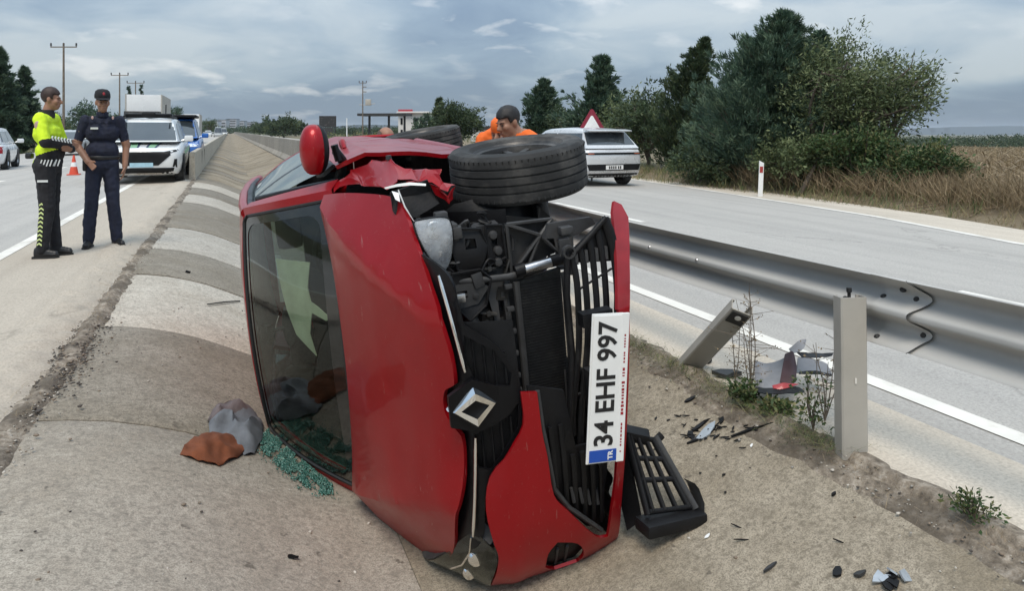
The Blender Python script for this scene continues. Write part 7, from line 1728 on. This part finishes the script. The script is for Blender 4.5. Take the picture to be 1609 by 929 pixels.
# ---------------------------------------------------------------- officer in hi-vis (profile, facing right)
pd = on_ditch(76, 404)
o = person('traffic officer in yellow hi-vis jacket and black trousers standing in profile with folded arms', (pd.x, pd.y, road_z(pd.x)), R(82), None, 'officers on the left shoulder')
rk, lk = (-.095, -.02, .50), (.095, .0, .50); ra_, la_ = (-.095, .03, .09), (.10, -.05, .09)
rh, lh = (-.09, .0, .93), (.09, 0, .93); rs, ls = (-.20, .015, 1.43), (.20, .015, 1.43)
re, le = (-.27, -.06, 1.20), (.27, -.06, 1.19); rw_, lw_ = (-.02, -.22, 1.16), (.03, -.235, 1.12)
limbs = [(rh, .112, rk, .082), (rk, .080, ra_, .062), (lh, .112, lk, .082), (lk, .080, la_, .062), ((-.075, .01, .95), .132, (.075, .01, .95), .132), ((-.075, -.02, 1.09), .132, (.075, -.02, 1.09), .132), ((-.09, .01, 1.28), .122, (.09, .01, 1.28), .122),
         ((-.14, .015, 1.41), .078, (.14, .015, 1.41), .078), (rs, .074, re, .060), (ls, .074, le, .060), (re, .058, rw_, .045), (le, .058, lw_, .045), ((0, .02, 1.45), .062, (0, -.005, 1.56), .054), ((-.08, -.07, 1.0), .06, (.08, -.07, 1.0), .06), ((0, 0, .88), .09, (0, 0, .95), .12)]
def ex2(m_):
    hand(m_, rw_, (1, -.15, -.05), (0, -.2, 1), .5); hand(m_, lw_, (-1, .15, .1), (0, -.2, 1), .5); return head(m_, (0, -.03, 1.64), (.10, -1, -.06))
mid = lambda a, b_, t: tuple(np.array(a) + t * (np.array(b_) - np.array(a)))
sg = [(rh, rk, .11, 1), (rk, ra_, .07, 1), (lh, lk, .11, 1), (lk, la_, .07, 1), ((-.08, .0, .90), (.08, 0, .90), .13, 1), ((-.08, -.04, 1.03), (.08, -.04, 1.03), .135, 1), ((-.08, -.01, 1.13), (.08, -.01, 1.13), .13, 0), ((-.09, 0, 1.28), (.09, 0, 1.28), .13, 0), ((-.14, .01, 1.41), (.14, .01, 1.41), .08, 0), ((-.06, .10, 1.0), (.06, .10, 1.0), .06, 0), ((-.06, .11, .93), (.06, .11, .93), .03, 0),
      (rs, mid(rs, re, .72), .08, 0), (ls, mid(ls, le, .72), .08, 0), (mid(rs, re, .95), rw_, .055, 1), (mid(ls, le, .95), lw_, .055, 1), (rw_, (.13, -.24, 1.15), .04, 2), (lw_, (-.13, -.22, 1.13), .04, 2), ((0, .0, 1.555), (0, -.04, 1.72), .07, 2), ((0, .01, 1.47), (0, .0, 1.50), .07, 1)]
body, (P_, Rm) = make_body(o, limbs, ex2, .0085, [M['hv'], M['blk_c'], M['skin2']], sg, .007)
face_bits(o, P_, Rm, hairm=M['hair']); hair_cap(o, P_, Rm, M['hair'])
m_ = MB(); m_.lathe([(.078, -.01), (.080, .03), (.070, .075)], 20, 'z', (0, .012, 1.455)); m_.build('collar', M['blk_c'], o, 50)
def chev(a, b_, rad, n, sz, mat, name, side):
    a, b_ = Vector(a), Vector(b_); d = (b_ - a).normalized(); s_ = Vector(side); s_ = (s_ - d * s_.dot(d)).normalized(); t_ = d.cross(s_).normalized()
    m_ = MB()
    for k in range(n):
        c = a.lerp(b_, (k + .5) / n) + s_ * rad; w_ = sz
        for sg_ in (1, -1):
            q = [c + t_ * sg_ * w_ * .0 + d * 0, c + t_ * sg_ * w_ + d * w_ * .7 - s_ * w_ * w_ / (2 * rad), c + t_ * sg_ * w_ + d * w_ * 1.35 - s_ * w_ * w_ / (2 * rad), c + d * w_ * .65]
            m_.prism([tuple(v) for v in q], tuple(s_ * .006))
    return m_.build(name, mat, o)
chev((-.098, .0, .60), (-.092, .03, .15), .073, 10, .026, pm('pale_yellow_band', (.62, .72, .30), .6), 'trouser_chevrons', (-1, 0.1, 0))
chev((-.29, -.075, 1.225), (-.05, -.215, 1.185), .060, 7, .024, M['refl'], 'sleeve_chevrons', (-.5, -.75, .35))
m_ = MB()
for k in range(6): m_.box((-.145 + .0 * k, -.165 + .035 * k - .0, .985), (.008, .012, .07), rot=(.35, 0, 0))
m_.v = [(v[0] - .035 * (1 if v[1] > -.12 else 0) - .012, v[1], v[2]) for v in m_.v]; m_.build('waist_band', M['refl'], o)
m_ = MB(); m_.box((-.06, .175, 1.055), (.10, .07, .06), bev=.02); m_.build('belt_pouch', M['boot'], o, 40)
m_ = MB(); m_.ell((-.274, .015, 1.37), (.012, .034, .042), 10, 8); m_.build('arm_badge', pm('arm_badge', (.45, .30, .27), .6), o, 50)
m_ = MB(); m_.box((-.198, -.01, .80), (.006, .11, .022)); m_.build('trouser_label', M['refl'], o)
boot(o, ra_, (-.05, -1, 0), M['boot'], .10); boot(o, la_, (.05, -1, 0), M['boot'], .10)
o.scale = (.90, .88, 1)
# ---------------------------------------------------------------- workers in orange behind the car
def worker(label, loc, rz, headoff, face, hairm, kind, H=1.70, skin='skin2', bend=.25):
    hx_, hy_ = headoff[0], headoff[1]; loc = (loc[0] - hx_ * math.cos(rz) + hy_ * math.sin(rz), loc[1] - hx_ * math.sin(rz) - hy_ * math.cos(rz), loc[2])
    o = person(label, loc, rz, None, 'people behind the overturned car')
    k = H / 1.76; S = lambda x, y, z: (x * k, y * k, z * k)
    b_ = bend
    sh = lambda x: S(x, -.10 - b_ * .75, 1.38 - b_ * .18)
    limbs = [(S(-.09, 0, .93), .105, S(-.10, -.02, .50), .078), (S(-.10, -.02, .5), .078, S(-.11, .03, .09), .065), (S(.09, 0, .93), .105, S(.10, -.02, .50), .078), (S(.10, -.02, .5), .078, S(.11, .03, .09), .065), (S(-.07, 0, .95), .125, S(.07, 0, .95), .125),
             (S(-.075, -.02 - b_ * .3, 1.12), .12, S(.075, -.02 - b_ * .3, 1.12), .12), (S(-.085, -.05 - b_ * .6, 1.28 - b_ * .08), .118, S(.085, -.05 - b_ * .6, 1.28 - b_ * .08), .118), (sh(-.14), .072, sh(.14), .072),
             (sh(-.19), .072, S(-.27, -.18 - b_ * .7, 1.10), .056), (sh(.19), .072, S(.27, -.18 - b_ * .7, 1.10), .056), (S(-.27, -.18 - b_ * .7, 1.10), .052, S(-.20, -.42 - b_ * .7, 1.08), .04), (S(.27, -.18 - b_ * .7, 1.10), .052, S(.20, -.42 - b_ * .7, 1.08), .04),
             (S(0, -.10 - b_ * .75, 1.42 - b_ * .18), .060, headoff, .055), (S(-.02, -.11 - b_ * .75, 1.47 - b_ * .18), .062, sh(-.17), .070), (S(.02, -.11 - b_ * .75, 1.47 - b_ * .18), .062, sh(.17), .070), (S(0, 0, .88), .09, S(0, 0, .95), .12)]
    def ex3(m_):
        hand(m_, S(-.20, -.42 - b_ * .7, 1.08), (.2, -1, -.15), (.4, 0, 1), .5); hand(m_, S(.20, -.42 - b_ * .7, 1.08), (-.2, -1, -.15), (-.4, 0, 1), .5); return head(m_, headoff, face)
    hd = Vector(headoff); sg = [(a, b2, r_, 0 if i > 3 else 1) for i, (a, r_, b2, r2) in enumerate(limbs[:-1]) if i not in (12,)] + [((S(0, -.10 - b_ * .75, 1.50 - b_ * .18)), headoff, .06, 2), (tuple(hd + Vector((0, 0, -.06))), tuple(hd + Vector((0, 0, .08))), .09, 2), (S(-.20, -.45 - b_ * .7, 1.08), S(-.16, -.60 - b_ * .7, 1.05), .05, 2), (S(.20, -.45 - b_ * .7, 1.08), S(.16, -.60 - b_ * .7, 1.05), .05, 2), (S(-.08, 0, .9), S(.08, 0, .9), .13, 1)]
    body, (P_, Rm) = make_body(o, limbs, ex3, .010, [M['hvo'] if kind != 'bald' else M['blk_c'], M['navy_t'], M[skin]], sg, .008)
    face_bits(o, P_, Rm)
    if kind == 'hair': hair_cap(o, P_, Rm, hairm)
    if kind == 'cap':
        m_ = MB(); m_.lathe([(.098, -.02), (.104, .02), (.102, .05), (.09, .085), (.06, .105), (0, .112)], 24, 'z'); m_.v = [tuple(P_(v[0] * .92, v[1] * 1.02 - .008, v[2] + .035)) for v in m_.v]; m_.build('cap', M['hvo'], o, 50)
    if kind == 'bald':
        m_ = MB(); rows = [[tuple(P_(.079 * math.sin(th) * math.cos(ph), -.012 + .097 * math.sin(th) * math.sin(ph), .035 + .088 * math.cos(th))) for ph in np.linspace(math.pi * .98, math.pi * 2.02, 16)] for th in np.linspace(1.15, 1.9, 6)]; m_.grid(rows); m_.build('cropped_hair', pm('grey_stubble', (.10, .075, .06), .8), o, 60)
    if kind != 'bald':
        m_ = MB(); m_.lathe([(.076, -.03), (.08, .01), (.07, .05)], 18, 'z'); c_ = Vector(S(0, -.105 - b_ * .78, 1.44 - b_ * .18)); m_.v = [tuple(Vector(v) + c_) for v in m_.v]; m_.build('collar', M['hvo'], o, 50)
    boot(o, S(-.11, .03, .09), (0, -1, 0), M['boot'], .12); boot(o, S(.11, .03, .09), (0, -1, 0), M['boot'], .12)
    return o, P_
# dark haired man looking down to the left
c = at(799, 188, 5.75); worker('dark haired worker in orange hi-vis leaning over the raised wheels', (c.x, c.y, ditch_z(c.x)), R(-28), (-.10, -.30, c.z - ditch_z(c.x) - .02), (-.80, -.75, -.38), M['hairb'], 'hair', 1.70, bend=.22)
c = at(789, 203, 6.6); worker('worker in orange cap and jacket half hidden behind the dark haired worker', (c.x, c.y, ditch_z(c.x)), R(-40), (0.0, -.26, c.z - ditch_z(c.x) - .03), (-.3, -1, -.3), M['hairb'], 'cap', 1.66, bend=.2)
c = at(606, 214, 7.4); worker('bald man crouching behind the car, only the top of his head showing', (c.x, c.y, ditch_z(c.x)), R(20), (0.0, -.28, c.z - ditch_z(c.x) - .03), (.2, -1, -.45), M['hairb'], 'bald', 1.58, bend=.25)
# ================================================================== AIR
hz = MB(); hz.box((0, 0, 2), (15000, 15000, 86)); hzo = hz.build('haze', [], None); stuff(hzo)
hm_ = bpy.data.materials.new('thin_haze'); hm_.use_nodes = True; hn = hm_.node_tree.nodes; hl = hm_.node_tree.links
hn.remove(hn['Principled BSDF']); pv = hn.new('ShaderNodeVolumePrincipled'); pv.inputs['Color'].default_value = (.80, .88, .97, 1); pv.inputs['Density'].default_value = .00011; pv.inputs['Anisotropy'].default_value = .0
hl.new(pv.outputs[0], hn['Material Output'].inputs['Volume']); hzo.data.materials.append(hm_)
